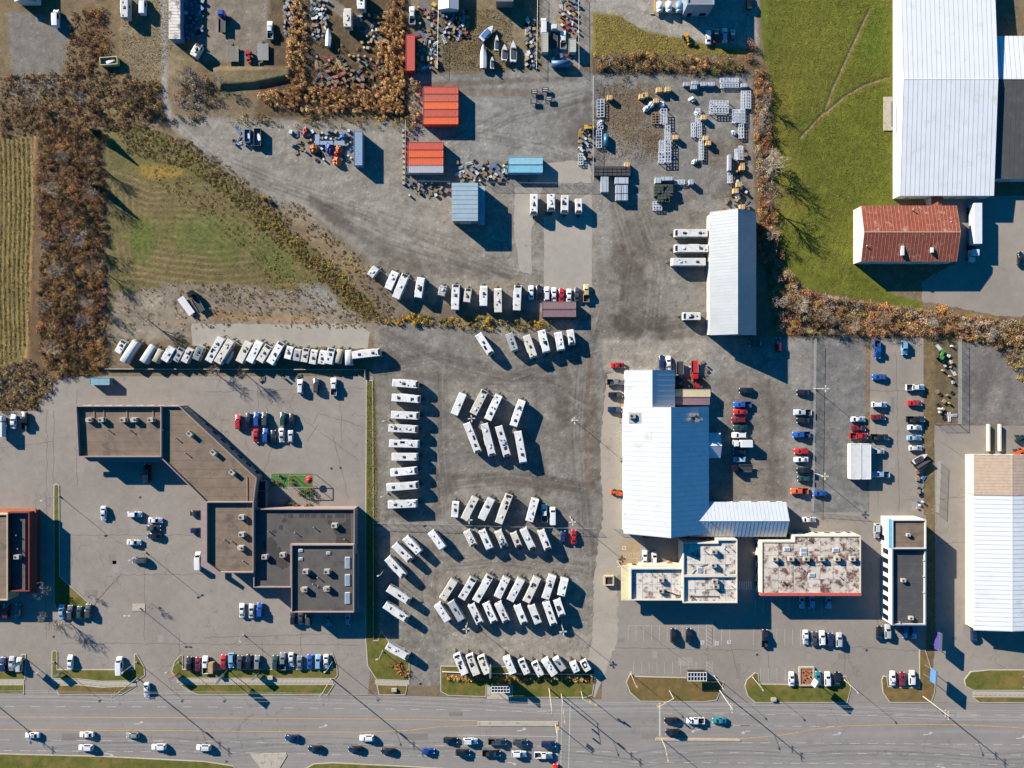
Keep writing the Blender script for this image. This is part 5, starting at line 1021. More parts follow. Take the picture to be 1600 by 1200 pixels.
def semi():
    c = P(1525.5, 350, 3); t = thing('semi_trailer', 'long white semi trailer docked beside the rusty-roofed shop', 'trailer', (c.x, c.y, .01), R(-90))
    MB().box((0, 0, 2.6), (13.2, 2.55, 2.8)).build('body', m_white, t, bevel=.06); MB().box((0, 0, 1.1), (12.6, 1.2, .3)).build('chassis', m_black, t)
    for wx in (-5.4, -4.2):
        for s in (-1, 1): link('wheel', rvwheel_me, t, loc=(wx, s * 1.05, .5)).scale = (1.4, 2, 1.4)
    for s in (-1, 1): MB().box((3.5, s * .8, .6), (.15, .15, 1.1)).build('landing_leg', m_steel, t)
    c = P(1523, 394, 2.5); t = thing('truck_tractor', 'white truck tractor in front of the semi trailer', 'truck', (c.x, c.y, .01), R(-94))
    MB().box((.2, 0, 2.1), (2.2, 2.4, 2.4), taper=.93).build('cab', m_white, t, bevel=.1); MB().box((2.1, 0, 1.3), (1.7, 1.9, 1.0), taper=.92).build('hood', m_white, t, bevel=.1); MB().box((-.3, 0, .85), (6.4, 1.0, .35)).build('chassis', m_black, t); MB().box((1.32, 0, 2.35), (.06, 1.9, .8), ry=-.1).build('windshield', m_glass, t)
    for wx in (2.1, -1.6, -2.8):
        for s in (-1, 1): link('wheel', rvwheel_me, t, loc=(wx, s * 1.05, .5)).scale = (1.4, 2, 1.4)
    for s in (-1, 1): MB().box((1.0, s * 1.4, 2.3), (.2, .3, .6)).build('wing_mirror', m_black, t)
semi()
def truck(x, y, d, colr, body_m, label, L_=7.0, box=True, group='work trucks'):
    c = P(x, y, 1.5); t = thing('truck', label, 'truck', (c.x, c.y, .02), R(DIRS[d] if isinstance(d, str) else d), group)
    MB().box((L_ / 2 - 1.0, 0, 1.5), (1.9, 2.1, 1.7), taper=.9).build('cab', paint_m[colr], t, bevel=.12); MB().box((0, 0, .7), (L_ - .4, .9, .3)).build('chassis', m_black, t); MB().box((L_ / 2 - .12, 0, 1.75), (.08, 1.7, .6), ry=-.15).build('windshield', m_glass, t); MB().box((L_ / 2 - 1.0, 0, 2.4), (1.2, 1.5, .06)).build('cab_roof', paint_m[colr], t)
    if box: MB().box((-1.1, 0, 1.8), (L_ - 2.4, 2.3, 2.0)).build('box_body', body_m, t, bevel=.04)
    else:
        MB().box((-1.1, 0, .98), (L_ - 2.4, 2.3, .14)).build('flat_bed', body_m, t)
        for s in (-1, 1): MB().box((-1.1, s * 1.12, 1.2), (L_ - 2.4, .06, .3)).build('side_rail', m_steel, t)
    for wx in (L_ / 2 - 1.1, -L_ / 2 + 1.3):
        for s in (-1, 1): link('wheel', rvwheel_me, t, loc=(wx, s * .95, .42)).scale = (1.2, 1.5, 1.2)
    return t
truck(1160, 693, 'w', 'w', m_white, 'white box truck in the row facing the workshop', 6.2); truck(1160, 732, 'w', 'k', mat('rack_black', (60, 60, 62), .6), 'black flatbed truck with pale ladder rack by the workshop', 6.6, False); truck(866, 56, 'n', 'w', m_bed, 'white flatbed truck beside the van row', 7.2, False)
truck(1063, 580, 's', 'k', m_bed, 'black flatbed truck loaded behind the workshop', 6.6, False); truck(1086, 578, 's', 'r', mat('red_bed', (206, 44, 34), .5), 'red flatbed truck beside the loaded flatbed', 6.4, False); truck(2, 666, 'n', 'w', m_white, 'white box truck by the brush corner', 7.0); truck(306, 471, 120, 'k', m_bed, 'black flatbed truck on the gravel patch', 7.6, False)
truck(346, 33, 'n', 'b', m_bed, 'blue flatbed truck beside the narrow shed', 7.0, False)
def flat_trailer(x, y, ang, L_, w, m, label):
    c = P(x, y, .7); t = thing('flatbed_trailer', label, 'trailer', (c.x, c.y, .015), R(ang)); n = int(w / .28); me = MB().box((0, 0, 0), (L_, w / n - .03, .06)).mesh('plank', [m])
    for i in range(n): link('plank', me, t, loc=(0, -w / 2 + (i + .5) * w / n, .78))
    MB().box((0, 0, .68), (L_ - .2, w - .3, .1)).build('chassis', m_black, t); link('hitch', hitch_me, t, loc=(L_ / 2 - .1, 0, 0))
    for s in (-1, 1): link('wheel', rvwheel_me, t, loc=(-.3, s * (w / 2 - .2), .35))
flat_trailer(291, 478, -54, 6.6, 2.3, m_white, 'white-decked trailer on the gravel patch'); flat_trailer(411, 81, 90, 5.6, 3.6, mat('grey_planks', (150, 150, 148), .8, rnd=.1), 'grey plank deck trailer below the white pickup'); flat_trailer(363, 84, 90, 5.2, 4.2, mat('brown_planks', (136, 126, 116), .85, rnd=.12), 'wide brown plank deck near the spoil bank')
# ================================================================ poles and lamps
m_polew = mat('pale_pole_paint', (226, 220, 208), .5, k=.46); m_utility = mat('utility_pole_wood', (196, 184, 166), .85, var=.2, scale=2, stretch=(4, 4, .3)); m_yel = mat('signal_yellow', (236, 178, 50), .5, k=.46)
head_me = MB().box((.75, 0, 0), (.75, .36, .14)).tube((0, 0, 0), (.5, 0, 0), .04, n=5).mesh('lamp_head', [m_polew])
lens_me = MB().box((.78, 0, -.085), (.6, .28, .03)).mesh('lens', [m_lamp])
def lamp(x, y, h, arms, label, group, rz=0):
    c = P(x, y); t = thing('lamp_post', label, 'lamp post', (c.x, c.y, 0), rz, group)
    MB().tube((0, 0, .5), (0, 0, h), .09, .06, 8).build('pole', m_polew, t); MB().tube((0, 0, 0), (0, 0, .55), .26, n=10).build('concrete_base', m_conc, t)
    for i in range(arms): o = link('lamp_head', head_me, t, loc=(0, 0, h - .05), rz=2 * math.pi * i / arms); link('lens', lens_me, o)
for i, (x, y) in enumerate([(739, 652), (894, 655), (735, 805), (891, 808), (731, 969), (877, 973)]): lamp(x, y, 8.6, 4, 'pale lamp post with four-headed cross among the trailers', 'four-headed lamp posts among the trailers', .1)
for x, y in ((1272, 607), (1271, 739)): lamp(x, y, 8.6, 4, 'pale four-headed lamp post on the chain-link fence line', 'four-headed lamp posts on the fence line')
for x, y in ((608, 655), (605, 770), (600, 890), (598, 1017)): lamp(x, y, 6.6, 1, 'short pale single lamp post along the boundary strip', 'single lamp posts along the boundary strip', R(200))
for x, y in ((986, 1053), (1116, 1056), (1176, 1058), (1319, 1062)): lamp(x, y, 8.4, 1, 'pale single lamp post on the front verge ends', 'lamp posts on the front verge ends', R(-60))
for x, y in ((85, 1034), (214, 1034), (280, 1034), (520, 1033)): lamp(x, y, 7.8, 1, 'pale lamp post on a rounded plaza verge end', 'lamp posts on plaza verge ends', R(215))
lamp(93, 775, 8, 1, 'lamp post standing in the narrow grass strip', 'plaza lot lamp posts', R(195)); lamp(228, 863, 9, 2, 'twin-headed lamp post in the open plaza car park', 'plaza lot lamp posts', R(210)); lamp(219, 950, 8, 2, 'lamp post on a tan square pad in the plaza car park', 'plaza lot lamp posts')
lamp(381, 992, 5, 1, 'short lamp post below the plaza shop corner', 'plaza lot lamp posts', R(-30)); lamp(965, 877, 7, 2, 'lamp post at the hatched bay beside the stepped store', 'plaza lot lamp posts')
c = P(217, 949); MB().box((c.x, c.y, .06), (4.2, 2.4, .1)).build('lamp_pad', m_conc).__setitem__('kind', 'structure')
def utility(x, y, h, label, arm=None):
    c = P(x, y); t = thing('utility_pole', label, 'utility pole', (c.x, c.y, 0), 0, 'utility poles along the road')
    MB().tube((0, 0, 0), (0, 0, h), .20, .13, 9).build('pole', m_utility, t)
    for zz, w in ((h - .5, 2.6), (h - 2.0, 2.2)):
        o = MB().box((0, 0, zz), (.14, w, .14)).build('crossarm', m_utility, t)
        mb = MB()
        for k in (-.45, 0, .45): mb.tube((0, k * w, zz + .07), (0, k * w, zz + .35), .06, n=6)
        mb.build('insulators', m_white, o)
    if h > 14: MB().tube((.38, 0, h - 4.4), (.38, 0, h - 3.3), .27, n=10).build('transformer', m_steel, t)
    mb = MB().tube((0, 0, h - 5), (.3, -3.2, h - 4.3), .05, n=5); o = mb.build('light_arm', m_steel, t); MB().box((.35, -3.6, h - 4.3), (.3, .8, .14)).build('light_head', m_steel, o)
    return c
UP = [(-60, 1057), (215, 1059), (518, 1060), (858, 1076), (1124, 1078), (1442, 1088), (1720, 1092)]
lab = {215: 'tall wooden utility pole by the plaza driveway', 518: 'tall wooden utility pole at the long verge end', 858: 'tall wooden utility pole at the reed verge', 1124: 'tall wooden utility pole at the front lot entrance', 1442: 'tall wooden utility pole beside the blue sign'}
for x, y in UP: utility(x, y, 14.0 if 900 < x < 1500 else 15.5, lab.get(x, 'tall wooden utility pole further along the road'))
for k, zz, dy in ((0, -.3, 1.2), (1, -.3, 0), (2, -.3, -1.2), (3, -1.8, 1.0), (4, -1.8, -1.0)):
    mb = MB()
    for (xa, ya), (xb, yb) in zip(UP, UP[1:]):
        a, b = P(xa, ya), P(xb, yb); ha = 14.0 if 900 < xa < 1500 else 15.5; hb = 14.0 if 900 < xb < 1500 else 15.5; pts = []
        for i in range(9):
            u = i / 8; q = a.lerp(b, u); q.z = ha + (hb - ha) * u + zz + .1 - 1.2 * 4 * u * (1 - u); q.y += dy; pts.append(q)
        for p, q in zip(pts, pts[1:]): mb.tube(p, q, .022, n=4, cap=False)
    prop(mb.build('power_line', mat('aluminium_wire', (205, 205, 205), .5)), ('thin power line slung along the upper crossarms' if zz > -1 else 'thin power line slung along the lower crossarms'), 'power line', 'power lines along the road')
def signal(x, y, dx, dy, label):
    c = P(x, y); t = thing('traffic_signal', label, 'traffic signal', (c.x, c.y, 0)); h = 6.2
    MB().tube((0, 0, 0), (0, 0, h), .13, .1, 8).build('pole', m_polew, t); e = Vector((dx * S, -dy * S, h)); MB().tube((0, 0, h - .3), e, .08, .05, 6).build('mast_arm', m_polew, t)
    for f in (1.0, .55):
        o = MB().box((e.x * f, e.y * f, h - .75), (.36, .36, 1.1)).build('signal_head', m_yel, t)
        for k, cc in enumerate(((180, 30, 24), (210, 150, 40), (40, 120, 70))): MB().box((e.x * f - .2, e.y * f, h - .42 - k * .32), (.06, .24, .24)).build('signal_lens', mat('lens_%d' % k, cc, .3), o)
signal(877, 1084, 3, 32, 'traffic signal with mast arm over the stop line'); signal(1046, 1079, -24, 13, 'traffic signal on the front verge with arm towards the road'); signal(908, 1080, 20, 10, 'traffic signal at the reed verge end'); signal(1034, 1155, 4, 20, 'traffic signal standing on the right-turn median')
signal(868, 1131, 3, -6, 'traffic signal on the nose of the raised median')
# ================================================================ signs
def pylon(x, y, h, w, face, label, rz=0, board=None, d=.5, legs=2):
    c = P(x, y); t = thing('pylon_sign', label, 'sign', (c.x, c.y, 0.02), rz); bh = board or h * .4
    for k in ((-.35, .35) if legs == 2 else (0,)): MB().tube((k * w, 0, 0), (k * w, 0, h - .1), .12, n=7).build('post', m_steel, t)
    MB().box((0, 0, h - bh / 2), (w, d, bh)).build('cabinet', m_steel, t)
    for s in (-1, 1): MB().box((0, s * (d / 2 + .012), h - bh / 2), (w - .2, .03, bh - .2)).build('sign_face', face, t)
    return t
mf = {k: mat('sign_face_' + k, c_, .4) for k, c_ in (('white', (226, 226, 222)), ('purple', (96, 76, 168)), ('blue', (92, 146, 212)), ('red', (190, 60, 50)), ('cream', (226, 214, 180)), ('green', (60, 120, 80)))}
pylon(354, 1050, 6.8, 2.6, mf['cream'], 'tall pylon sign on the long plaza verge', R(60)); pylon(767, 1038, 8, 2.6, mf['white'], 'white pylon sign among the trailers at the reed bed', R(92), 4.5); pylon(1444, 1046, 6.8, 4.4, mf['blue'], 'tall blue pylon sign by the neighbour entrance', R(86), 3.0)
t = pylon(1455, 995, 5.2, 5.6, mf['purple'], 'wide purple and cream sign board in the office shadow', R(88), 2.6, .9); MB().box((-1.5, -.485, 3.9), (2.0, .03, 1.8)).build('poster', mf['cream'], t); MB().box((1.2, -.485, 4.6), (2.6, .03, .7)).build('poster', mf['red'], t)
pylon(1598, 1065, 5, 5, mf['white'], 'white roadside sign on the last lawn', R(90), 3.4); pylon(38, 1032, 5.6, 2.4, mf['white'], 'tall slim sign at the first driveway', R(50)); pylon(403, 1053, 3.2, 2.2, mf['green'], 'small sign on a paved notch of the long verge', R(40), 2.4); pylon(94, 1052, 2.4, 2.4, mf['blue'], 'low sign in the grass by the first driveway', R(30), 1.6); pylon(276, 1053, 3.0, 2.4, mf['red'], 'low sign on the rounded tip of the long verge', R(30), 2.2)
pylon(1262, 1056, 7.2, 2.4, mf['white'], 'pylon sign rising out of the wooden planter', R(60), 3.0, .4, 1)
def shelter(x0, y0, x1, y1, where):
    X0, Y0, X1, Y1 = wbox(x0, y0, x1, y1, 3); t = thing('bus_shelter', f'glazed bus shelter with a white lattice roof on {where}', 'shelter', ((X0 + X1) / 2, (Y0 + Y1) / 2, .1)); L_, w = X1 - X0, Y1 - Y0
    for i in range(7): MB().box((-L_ / 2 + L_ * i / 6, 0, 2.8), (.14, w, .16)).build('roof_bar', m_white, t)
    for k in (-.5, 0, .5): MB().box((0, k * w, 2.84), (L_ + .14, .14, .16)).build('roof_rail', m_white, t)
    MB().box((0, 0, 2.68), (L_ - .1, w - .1, .05)).build('roof_glass', m_glass, t); MB().box((0, w / 2 - .1, 1.4), (L_ - .2, .05, 2.2)).build('back_glass', m_glass, t)
    for sx in (-1, 1):
        for sy in (-1, 1): MB().box((sx * (L_ / 2 - .08), sy * (w / 2 - .08), 1.36), (.12, .12, 2.7)).build('post', m_steel, t)
    MB().box((0, .4, .5), (L_ * .6, .4, .08)).box((-L_ * .25, .4, .24), (.1, .35, .48)).box((L_ * .25, .4, .24), (.1, .35, .48)).build('bench', m_wood, t)
shelter(1075, 1051, 1104, 1064, 'the front verge'); shelter(768, 1073, 796, 1082, 'the concrete pad by the road')
c = P(1259.5, 1056); t = thing('planter', 'square wooden-edged planter bed between parked cars', 'planter', (c.x, c.y, 0))
for a, b_, sx, sy in ((0, 2.9, 5.0, .5), (0, -2.9, 5.0, .5), (-2.25, 0, .5, 5.3), (2.25, 0, .5, 5.3)): MB().box((a, b_, .3), (sx, sy, .6)).build('edging', m_conc, t)
MB().box((0, 0, .25), (4.0, 5.3, .3)).build('soil_bed', mat('bark_mulch', (176, 108, 66), .95, var=.35, scale=2), t)
for i in range(9): MB().box((random.uniform(-1.5, 1.5), random.uniform(-2, 2), .55), (.5, .3, .5), random.random() * 3, taper=.5).build('dry_shrub', mat('dry_leaf', (132, 92, 60), .9), t)
c = P(951, 906); t = thing('waste_enclosure', 'square concrete bin enclosure with dark middle beside the lane', 'enclosure', (c.x, c.y, 0))
for a, b_, sx, sy in ((0, 1.4, 3.2, .4), (0, -1.4, 3.2, .4), (-1.4, 0, .4, 2.4), (1.4, 0, .4, 2.4)): MB().box((a, b_, .6), (sx, sy, 1.2)).build('enclosure_wall', m_tanwall, t)
MB().box((0, 0, .45), (2.0, 2.0, .8)).build('bin', m_bed, t)
for x, y, l in ((64, 766, 0), (76, 766, 0)): pass
# utility cabinets, manholes
for x, y in ((616, 1077), (1208, 1092), (423, 1058)): c = P(x, y); prop(MB().box((c.x, c.y, .4), (1.6, 1.0, .6)).box((c.x, c.y, .72), (1.7, 1.1, .06)).build('utility_cabinet', m_conc), 'pale utility box set in the roadside grass', 'utility box', 'utility boxes')
for x, y in ((84, 995), (219, 777), (1354, 1016), (1183, 1023), (518, 732), (532, 731), (354, 1190)): c = P(x, y); prop(MB().tube((c.x, c.y, 0), (c.x, c.y, .026), .42, n=16).tube((c.x, c.y, .026), (c.x, c.y, .03), .36, n=12).build('manhole_cover', m_bed), 'dark round manhole cover set in asphalt', 'manhole cover', 'manhole covers')
# ================================================================ fences
m_mesh = bpy.data.materials.new('chain_link_mesh'); m_mesh.use_nodes = True
_n = m_mesh.node_tree.nodes; _l = m_mesh.node_tree.links; _t = _n.new('ShaderNodeBsdfTransparent'); _x = _n.new('ShaderNodeMixShader'); _x.inputs[0].default_value = .09
_n['Principled BSDF'].inputs['Base Color'].default_value = (.32, .33, .34, 1); _l.new(_t.outputs[0], _x.inputs[1]); _l.new(_n['Principled BSDF'].outputs[0], _x.inputs[2]); _l.new(_x.outputs[0], _n['Material Output'].inputs[0])
post_me = MB().tube((0, 0, 0), (0, 0, 2.0), .05, n=6).mesh('fence_post', [m_steel])
def fence(pts, label, h=1.9, group='chain-link fences', step=3.0):
    c0 = P(*pts[0]); t = thing('chain_link_fence', label, 'fence', (c0.x, c0.y, 0), 0, group)
    for (x0, y0), (x1, y1) in zip(pts, pts[1:]):
        a, b = P(x0, y0) - c0, P(x1, y1) - c0; d = b - a; n = max(1, round(d.length / step)); rz = math.atan2(d.y, d.x); sl = d.length / n
        pm = MB().box((0, 0, h / 2), (sl - .1, .015, h - .1)).mesh('mesh_panel', [m_mesh])
        for i in range(n + 1): link('fence_post', post_me, t, loc=a + d * (i / n))
        for i in range(n): link('mesh_panel', pm, t, loc=a + d * ((i + .5) / n), rz=rz)
        MB().tube(a + Vector((0, 0, h)), b + Vector((0, 0, h)), .045, n=5).build('top_rail', m_steel, t)
fence([(585, 816), (740, 820), (930, 825)], 'chain-link fence crossing between the trailer rows'); fence([(958, 825), (976, 826)], 'short chain-link stub at the workshop corner'); fence([(1272, 530), (1270, 660), (1268, 798)], 'chain-link fence splitting the two eastern car lots')
fence([(636, 285), (705, 286)], 'chain-link fence beside the hut'); fence([(758, 287), (925, 289)], 'chain-link fence below the blue containers'); fence([(926, 122), (926, 286)], 'chain-link fence between rack yard and container yard'); fence([(840, -10), (838, 112)], 'chain-link fence of the boat yard'); fence([(903, -10), (904, 112)], 'chain-link fence beside the lawn strip'); fence([(686, 10), (684, 112)], 'chain-link fence beside the scrap yard'); fence([(635, 190), (634, 290)], 'chain-link fence by the block of four containers')
fence([(1497, 530), (1497, 662)], 'chain-link fence around the brown enclosure'); fence([(1496, 662), (1462, 662)], 'chain-link fence end of the brown enclosure'); fence([(1465, 720), (1462, 800)], 'chain-link fence beside the office'); fence([(1275, 800), (1350, 806)], 'low wire fence below the gravel lot', 1.2)
def wall(pts, h, m, label, wd=.25):
    a0 = P(*pts[0]); t = thing('low_wall', label, 'wall', (a0.x, a0.y, 0))
    for p, q in zip(pts, pts[1:]):
        a, b = P(*p) - a0, P(*q) - a0; d = b - a; n = max(1, int(d.length / 3)); me = MB().box((0, 0, h / 2), (d.length / n - .02, wd, h)).mesh('wall_block', [m])
        for i in range(n): link('wall_block', me, t, loc=a + d * ((i + .5) / n), rz=math.atan2(d.y, d.x))
wall([(165, 576.5), (570, 577.5), (571, 592)], .7, m_conc, 'long low concrete wall behind the stored trailers'); wall([(1016, 0 + 22), (1021, 22)], .3, m_conc, 'short kerb stub by the tank stand')
for (x0, y0, x1, y1) in ((691, 1049, 742, 1051), (748, 1051.5, 928, 1053.5)): wall([(x0, y0), (x1, y1)], .5, m_white, f'white rail in front of the {"shorter" if x0 < 700 else "longer"} reed bed', .15)
wall([(992, 1057), (1073, 1059)], .25, m_conc, 'row of pale parking kerbs on the front verge'); 
# orange-white safety row of blocks along the container fence
c = 0
blk = MB().box((0, 0, .4), (.8, 1.0, .8), taper=.85).mesh('barrier_block', [m_conc])
for i in range(11): q = P(631 + random.uniform(-.6, .6), 205 + i * 8.2); prop(link('barrier_block', blk, loc=(q.x, q.y, 0), rz=random.uniform(-.2, .2)), 'pale concrete block lined up along the container fence', 'concrete block', 'blocks along the container fence')
# ================================================================ yellow tank stand at the depot
t = thing('tank_stand', 'yellow railed stand holding white and blue tanks', 'railing', P(1046, 12)); X0, Y0, X1, Y1 = wbox(1022, -20, 1072, 22, 0); o = t.location
for x in (X0, X1): MB().box((x - o.x, (Y0 + Y1) / 2 - o.y, 1.0), (.35, Y1 - Y0, .3)).build('rail', m_yel, t)
MB().box(((X0 + X1) / 2 - o.x, Y0 - o.y, 1.0), (X1 - X0, .35, .3)).build('rail', m_yel, t)
for i in range(6): MB().box((X0 + (X1 - X0) * i / 5 - o.x, Y0 - o.y, .5), (.14, .14, 1.0)).build('post', m_yel, t)
for x, y, mm, w_ in ((1031, 10, m_white, 'white'), (1045, 10, m_white, 'white'), (1061, 10, mat('pale_blue_tank', (120, 160, 200), .5), 'pale blue')):
    c = P(x, y, 1.5); t = thing('storage_tank', f'{w_} rounded storage tank inside the yellow rails', 'tank', (c.x, c.y, 0), 0, 'tanks inside the yellow rails'); MB().tube((0, -1.3, 1.2), (0, 1.3, 1.2), 1.1, n=14).tube((0, -1.3, 1.2), (0, -1.9, 1.2), 1.1, .4, 14).tube((0, 1.3, 1.2), (0, 1.9, 1.2), 1.1, .4, 14).build('shell', mm, t, smooth=True); MB().box((0, 0, .1), (1.6, 2.4, .2)).build('cradle', m_steel, t)
c = P(876, 100, 1); t = thing('storage_tank', 'long dark blue cylindrical tank in the boat yard', 'tank', (c.x, c.y, 0)); MB().tube((-3.0, 0, 1.1), (3.0, 0, 1.1), 1.1, n=16).build('shell', mat('deep_blue_tank', (52, 104, 150), .5), t, smooth=True); MB().box((0, 0, .1), (4, 1.4, .2)).build('cradle', m_steel, t)
c = P(947, 219, 1); t = thing('storage_tank', 'teal cylindrical tank lying in the rack yard', 'tank', (c.x, c.y, 0)); MB().tube((0, -2.0, .8), (0, 2.0, .8), .8, n=14).build('shell', mat('teal_tank', (44, 122, 146), .4), t, smooth=True); MB().box((0, 0, .1), (1.2, 3, .2)).build('cradle', m_steel, t)
# ================================================================ white lattice racks
m_rackw = mat('white_rack_paint', (226, 232, 242), .45, k=.45); m_rackb = mat('brown_rack', (150, 124, 96), .8)
def rack(x0, y0, x1, y1, m=m_rackw, h=.8, name=None, stack=1, z0=0.0):
    if name is None:
        ln = max(x1 - x0, y1 - y0); where = 'in the hedge shade' if y0 < 140 else 'at the rack yard fence' if x0 < 960 else 'against the green crate block' if y0 > 278 and x0 < 1100 else 'in the column beside the sheeted heaps' if x0 < 1060 else 'in the slim column beside plywood crates' if x0 < 1105 else 'in the sideways pair on open gravel' if x0 < 1135 else 'in the block along the hedge' if y0 < 225 else 'near the shed end of the hedge'
        name = f"{'tall' if h > 1.2 else 'low'} {'long' if ln > 25 else 'short' if ln < 18 else 'medium'} white lattice rack {where}"
    X0, Y0, X1, Y1 = wbox(x0, y0, x1, y1, h); w, d = X1 - X0, Y1 - Y0; t = thing('lattice_rack', name, 'rack', ((X0 + X1) / 2, (Y0 + Y1) / 2, z0 + .01), 0, 'racks in the rack yard')
    nx, ny = max(2, round(w / 1.0)), max(2, round(d / 1.0)); b = .17
    for lv in (h - .1, .1):
        mb = MB()
        for i in range(nx + 1): mb.box((-w / 2 + w * i / nx, 0, lv), (b, d, .12))
        for j in range(ny + 1): mb.box((0, -d / 2 + d * j / ny, lv + .005), (w + b, b, .125))
        mb.build('top_lattice' if lv > .3 else 'bottom_lattice', m, t)
    for sx in (-1, 1):
        for sy in (-1, 1): MB().box((sx * w / 2, sy * d / 2, h / 2), (b * 1.1, b * 1.1, h - .02)).build('post', m, t)
for q in ((933, 155, 944, 182), (1033, 170, 1042, 192), (1040, 196, 1047, 217), (1031, 219, 1039, 236), (1030, 237, 1039, 253), (1040, 219, 1048, 236), (1040, 237, 1048, 253), (1088, 169, 1094, 190), (1081, 192, 1087, 213), (1090, 192, 1096, 214), (1093, 217, 1099, 249), (1111, 157, 1138, 165), (1110, 168, 1138, 176), (1126, 122, 1154, 128), (1127, 130.5, 1154, 136),
          (1159, 142, 1165, 169), (1167, 142, 1173, 169), (1145, 171, 1150, 191), (1152, 171, 1156.5, 191), (1158.5, 171, 1164, 192), (1155, 194, 1162, 215), (1149, 233, 1153.5, 249), (1155.5, 228, 1161, 249), (1138, 270, 1144, 285), (1055, 281, 1070, 287), (1021, 315, 1034, 321), (1021, 322.5, 1034, 328), (932, 203, 940, 230)): rack(*q, h=1.5 if q[0] in (1033, 1040, 1031, 1030, 1111, 1110) else .9)
rack(1019, 176, 1030, 193, m_rackb, name='brown lattice frame beside the white rack'); rack(934, 189, 942, 201, name='short white rack at the yard fence'); rack(904, 240, 911, 257, name='low white rack behind the block-lined fence')
def sofa_box(x0, y0, x1, y1, m, h, name, label, cat, group):
    X0, Y0, X1, Y1 = wbox(x0, y0, x1, y1, h); w, d = X1 - X0, Y1 - Y0; t = thing(name, label, cat, ((X0 + X1) / 2, (Y0 + Y1) / 2, .01), random.uniform(-.03, .03), group)
    MB().box((0, 0, h / 2 + .05), (w, d, h - .1)).build('load', m, t, bevel=.05); MB().box((0, 0, .06), (w * .96, d * .96, .1)).build('pallet', m_wood, t)
    for k in (-.25, .25): MB().box((k * w, 0, h / 2 + .055), (.1, d + .03, h - .08)).build('strap', m_bed, t)
m_bundle = mat('wrapped_bundle', (198, 206, 218), .4, k=.46, rnd=.08); m_crate = mat('dark_crate', (66, 66, 68), .8, rnd=.2); m_ply = mat('plywood_crate', (222, 184, 124), .8, rnd=.12, k=.5); m_green = mat('green_crate', (70, 82, 72), .8, rnd=.2)
for q in ((961, 277, 982, 287), (962, 289, 971, 302), (972, 289, 981, 302), (962, 303, 971, 313), (972, 303, 981, 313), (939, 276, 951, 300), (1138, 241, 1143, 266), (1034, 276, 1051, 282), (1024, 277, 1033, 286), (1077, 280, 1084, 288)): sofa_box(*q, m_bundle, 1.8, 'wrapped_bundle', 'shrink-wrapped pale bundle strapped in the rack yard', 'bundle', 'wrapped bundles')
for i in range(8):
    for j in range(3): sofa_box(929 + i * 7.1, 259.5 + j * 5.2, 935.4 + i * 7.1, 264 + j * 5.2, m_crate, 1.5 + .2 * random.random(), 'dark_crate', 'dark slatted crate in the long block at the yard fence', 'crate', 'dark crates in the long block')
for i in range(6):
    for j in range(6):
        if j > 3 and (i < 1 or i > 4) or (j < 2 and i > 5): continue
        sofa_box(1022.5 + i * 5, 288 + j * 4.7, 1027 + i * 5, 292.2 + j * 4.7, m_green, 1.5 + .5 * random.random(), 'green_crate', 'greenish crate in the stepped block on gravel', 'crate', 'green crates in the stepped block')
for q in ((1030, 140), (1044, 139), (1025.5, 157), (1003, 150), (1056, 214), (1100, 183), (1103, 215.5), (1107, 223), (953, 152), (980, 257), (1160, 262), (1155, 288), (1150, 298), (1160, 323), (1009, 148)):
    sofa_box(q[0] - 4, q[1] - 3.6, q[0] + 4, q[1] + 3.6, m_ply, 1.6, 'plywood_crate', 'tan plywood crate standing in the rack yard', 'crate', 'plywood crates in the rack yard')
def rounded_heap(x, y, rx, ry, h, m, name, label, cat, group, seed=1, lumps=16):
    c = P(x, y); r = random.Random(seed); bm = bmesh.new(); bmesh.ops.create_icosphere(bm, subdivisions=3, radius=1)
    for v in bm.verts:
        f = 1 + .18 * math.sin(v.co.x * 7 + seed) * math.cos(v.co.y * 6 + seed * 2) + r.uniform(-.08, .08); v.co = Vector((v.co.x * rx * f, v.co.y * ry * f, max(-.02, v.co.z) * h * f))
    me = bpy.data.meshes.new(name); bm.to_mesh(me); bm.free(); me.materials.append(m); return prop(link(name, me, loc=(c.x, c.y, 0), rz=r.random() * 3), label, cat, group)
m_wrap = mat('white_sheeting', (228, 230, 234), .6, k=.46, var=.15, scale=1.5)
for i, (x, y, rx, ry) in enumerate(((1017, 164, 1.3, 1.1), (1010, 170, 1.4, .9), (1034, 164, 1.0, 1.1), (1085, 253, 1.2, .7), (1081, 156, 1.2, .9), (1146, 208, .6, 1.0), (938, 193, 1, 1.2), (1088, 179, .6, 1.1), (1152, 306, 1, .9), (1157, 293, .8, .7))): rounded_heap(x, y, rx, ry, 1.1, m_wrap, 'sheeted_heap', 'lumpy white sheeted heap in the rack yard', 'heap', 'white sheeted heaps', i)
for x, y in ((1073, 131), (1086, 129), (1100, 131), (1112, 131), (1084, 136), (1163, 133)): sofa_box(x - 5, y - 3, x + 5, y + 3, m_bundle, 1.2, 'wrapped_bundle', 'pale wrapped bundle in the hedge shade', 'bundle', 'bundles in the hedge shade')
for x, y in ((835, 145), (852, 142), (834, 160), (857, 156)):
    c = P(x, y); t = thing('steel_trestle', 'dark steel trestle with white bars on the bare gravel', 'trestle', (c.x, c.y, 0), random.choice((0, 1.57)), 'trestles on the gravel'); MB().box((0, 0, .9), (2.2, 1.4, .3)).build('top', m_bed, t)
    for k in (-.3, .3): MB().box((0, k, 1.08), (1.4, .16, .08)).build('bar', m_white, t)
    for sx in (-1, 1):
        for sy in (-1, 1): MB().box((sx * 1.0, sy * .6, .4), (.12, .12, .8)).build('leg', m_bed, t)
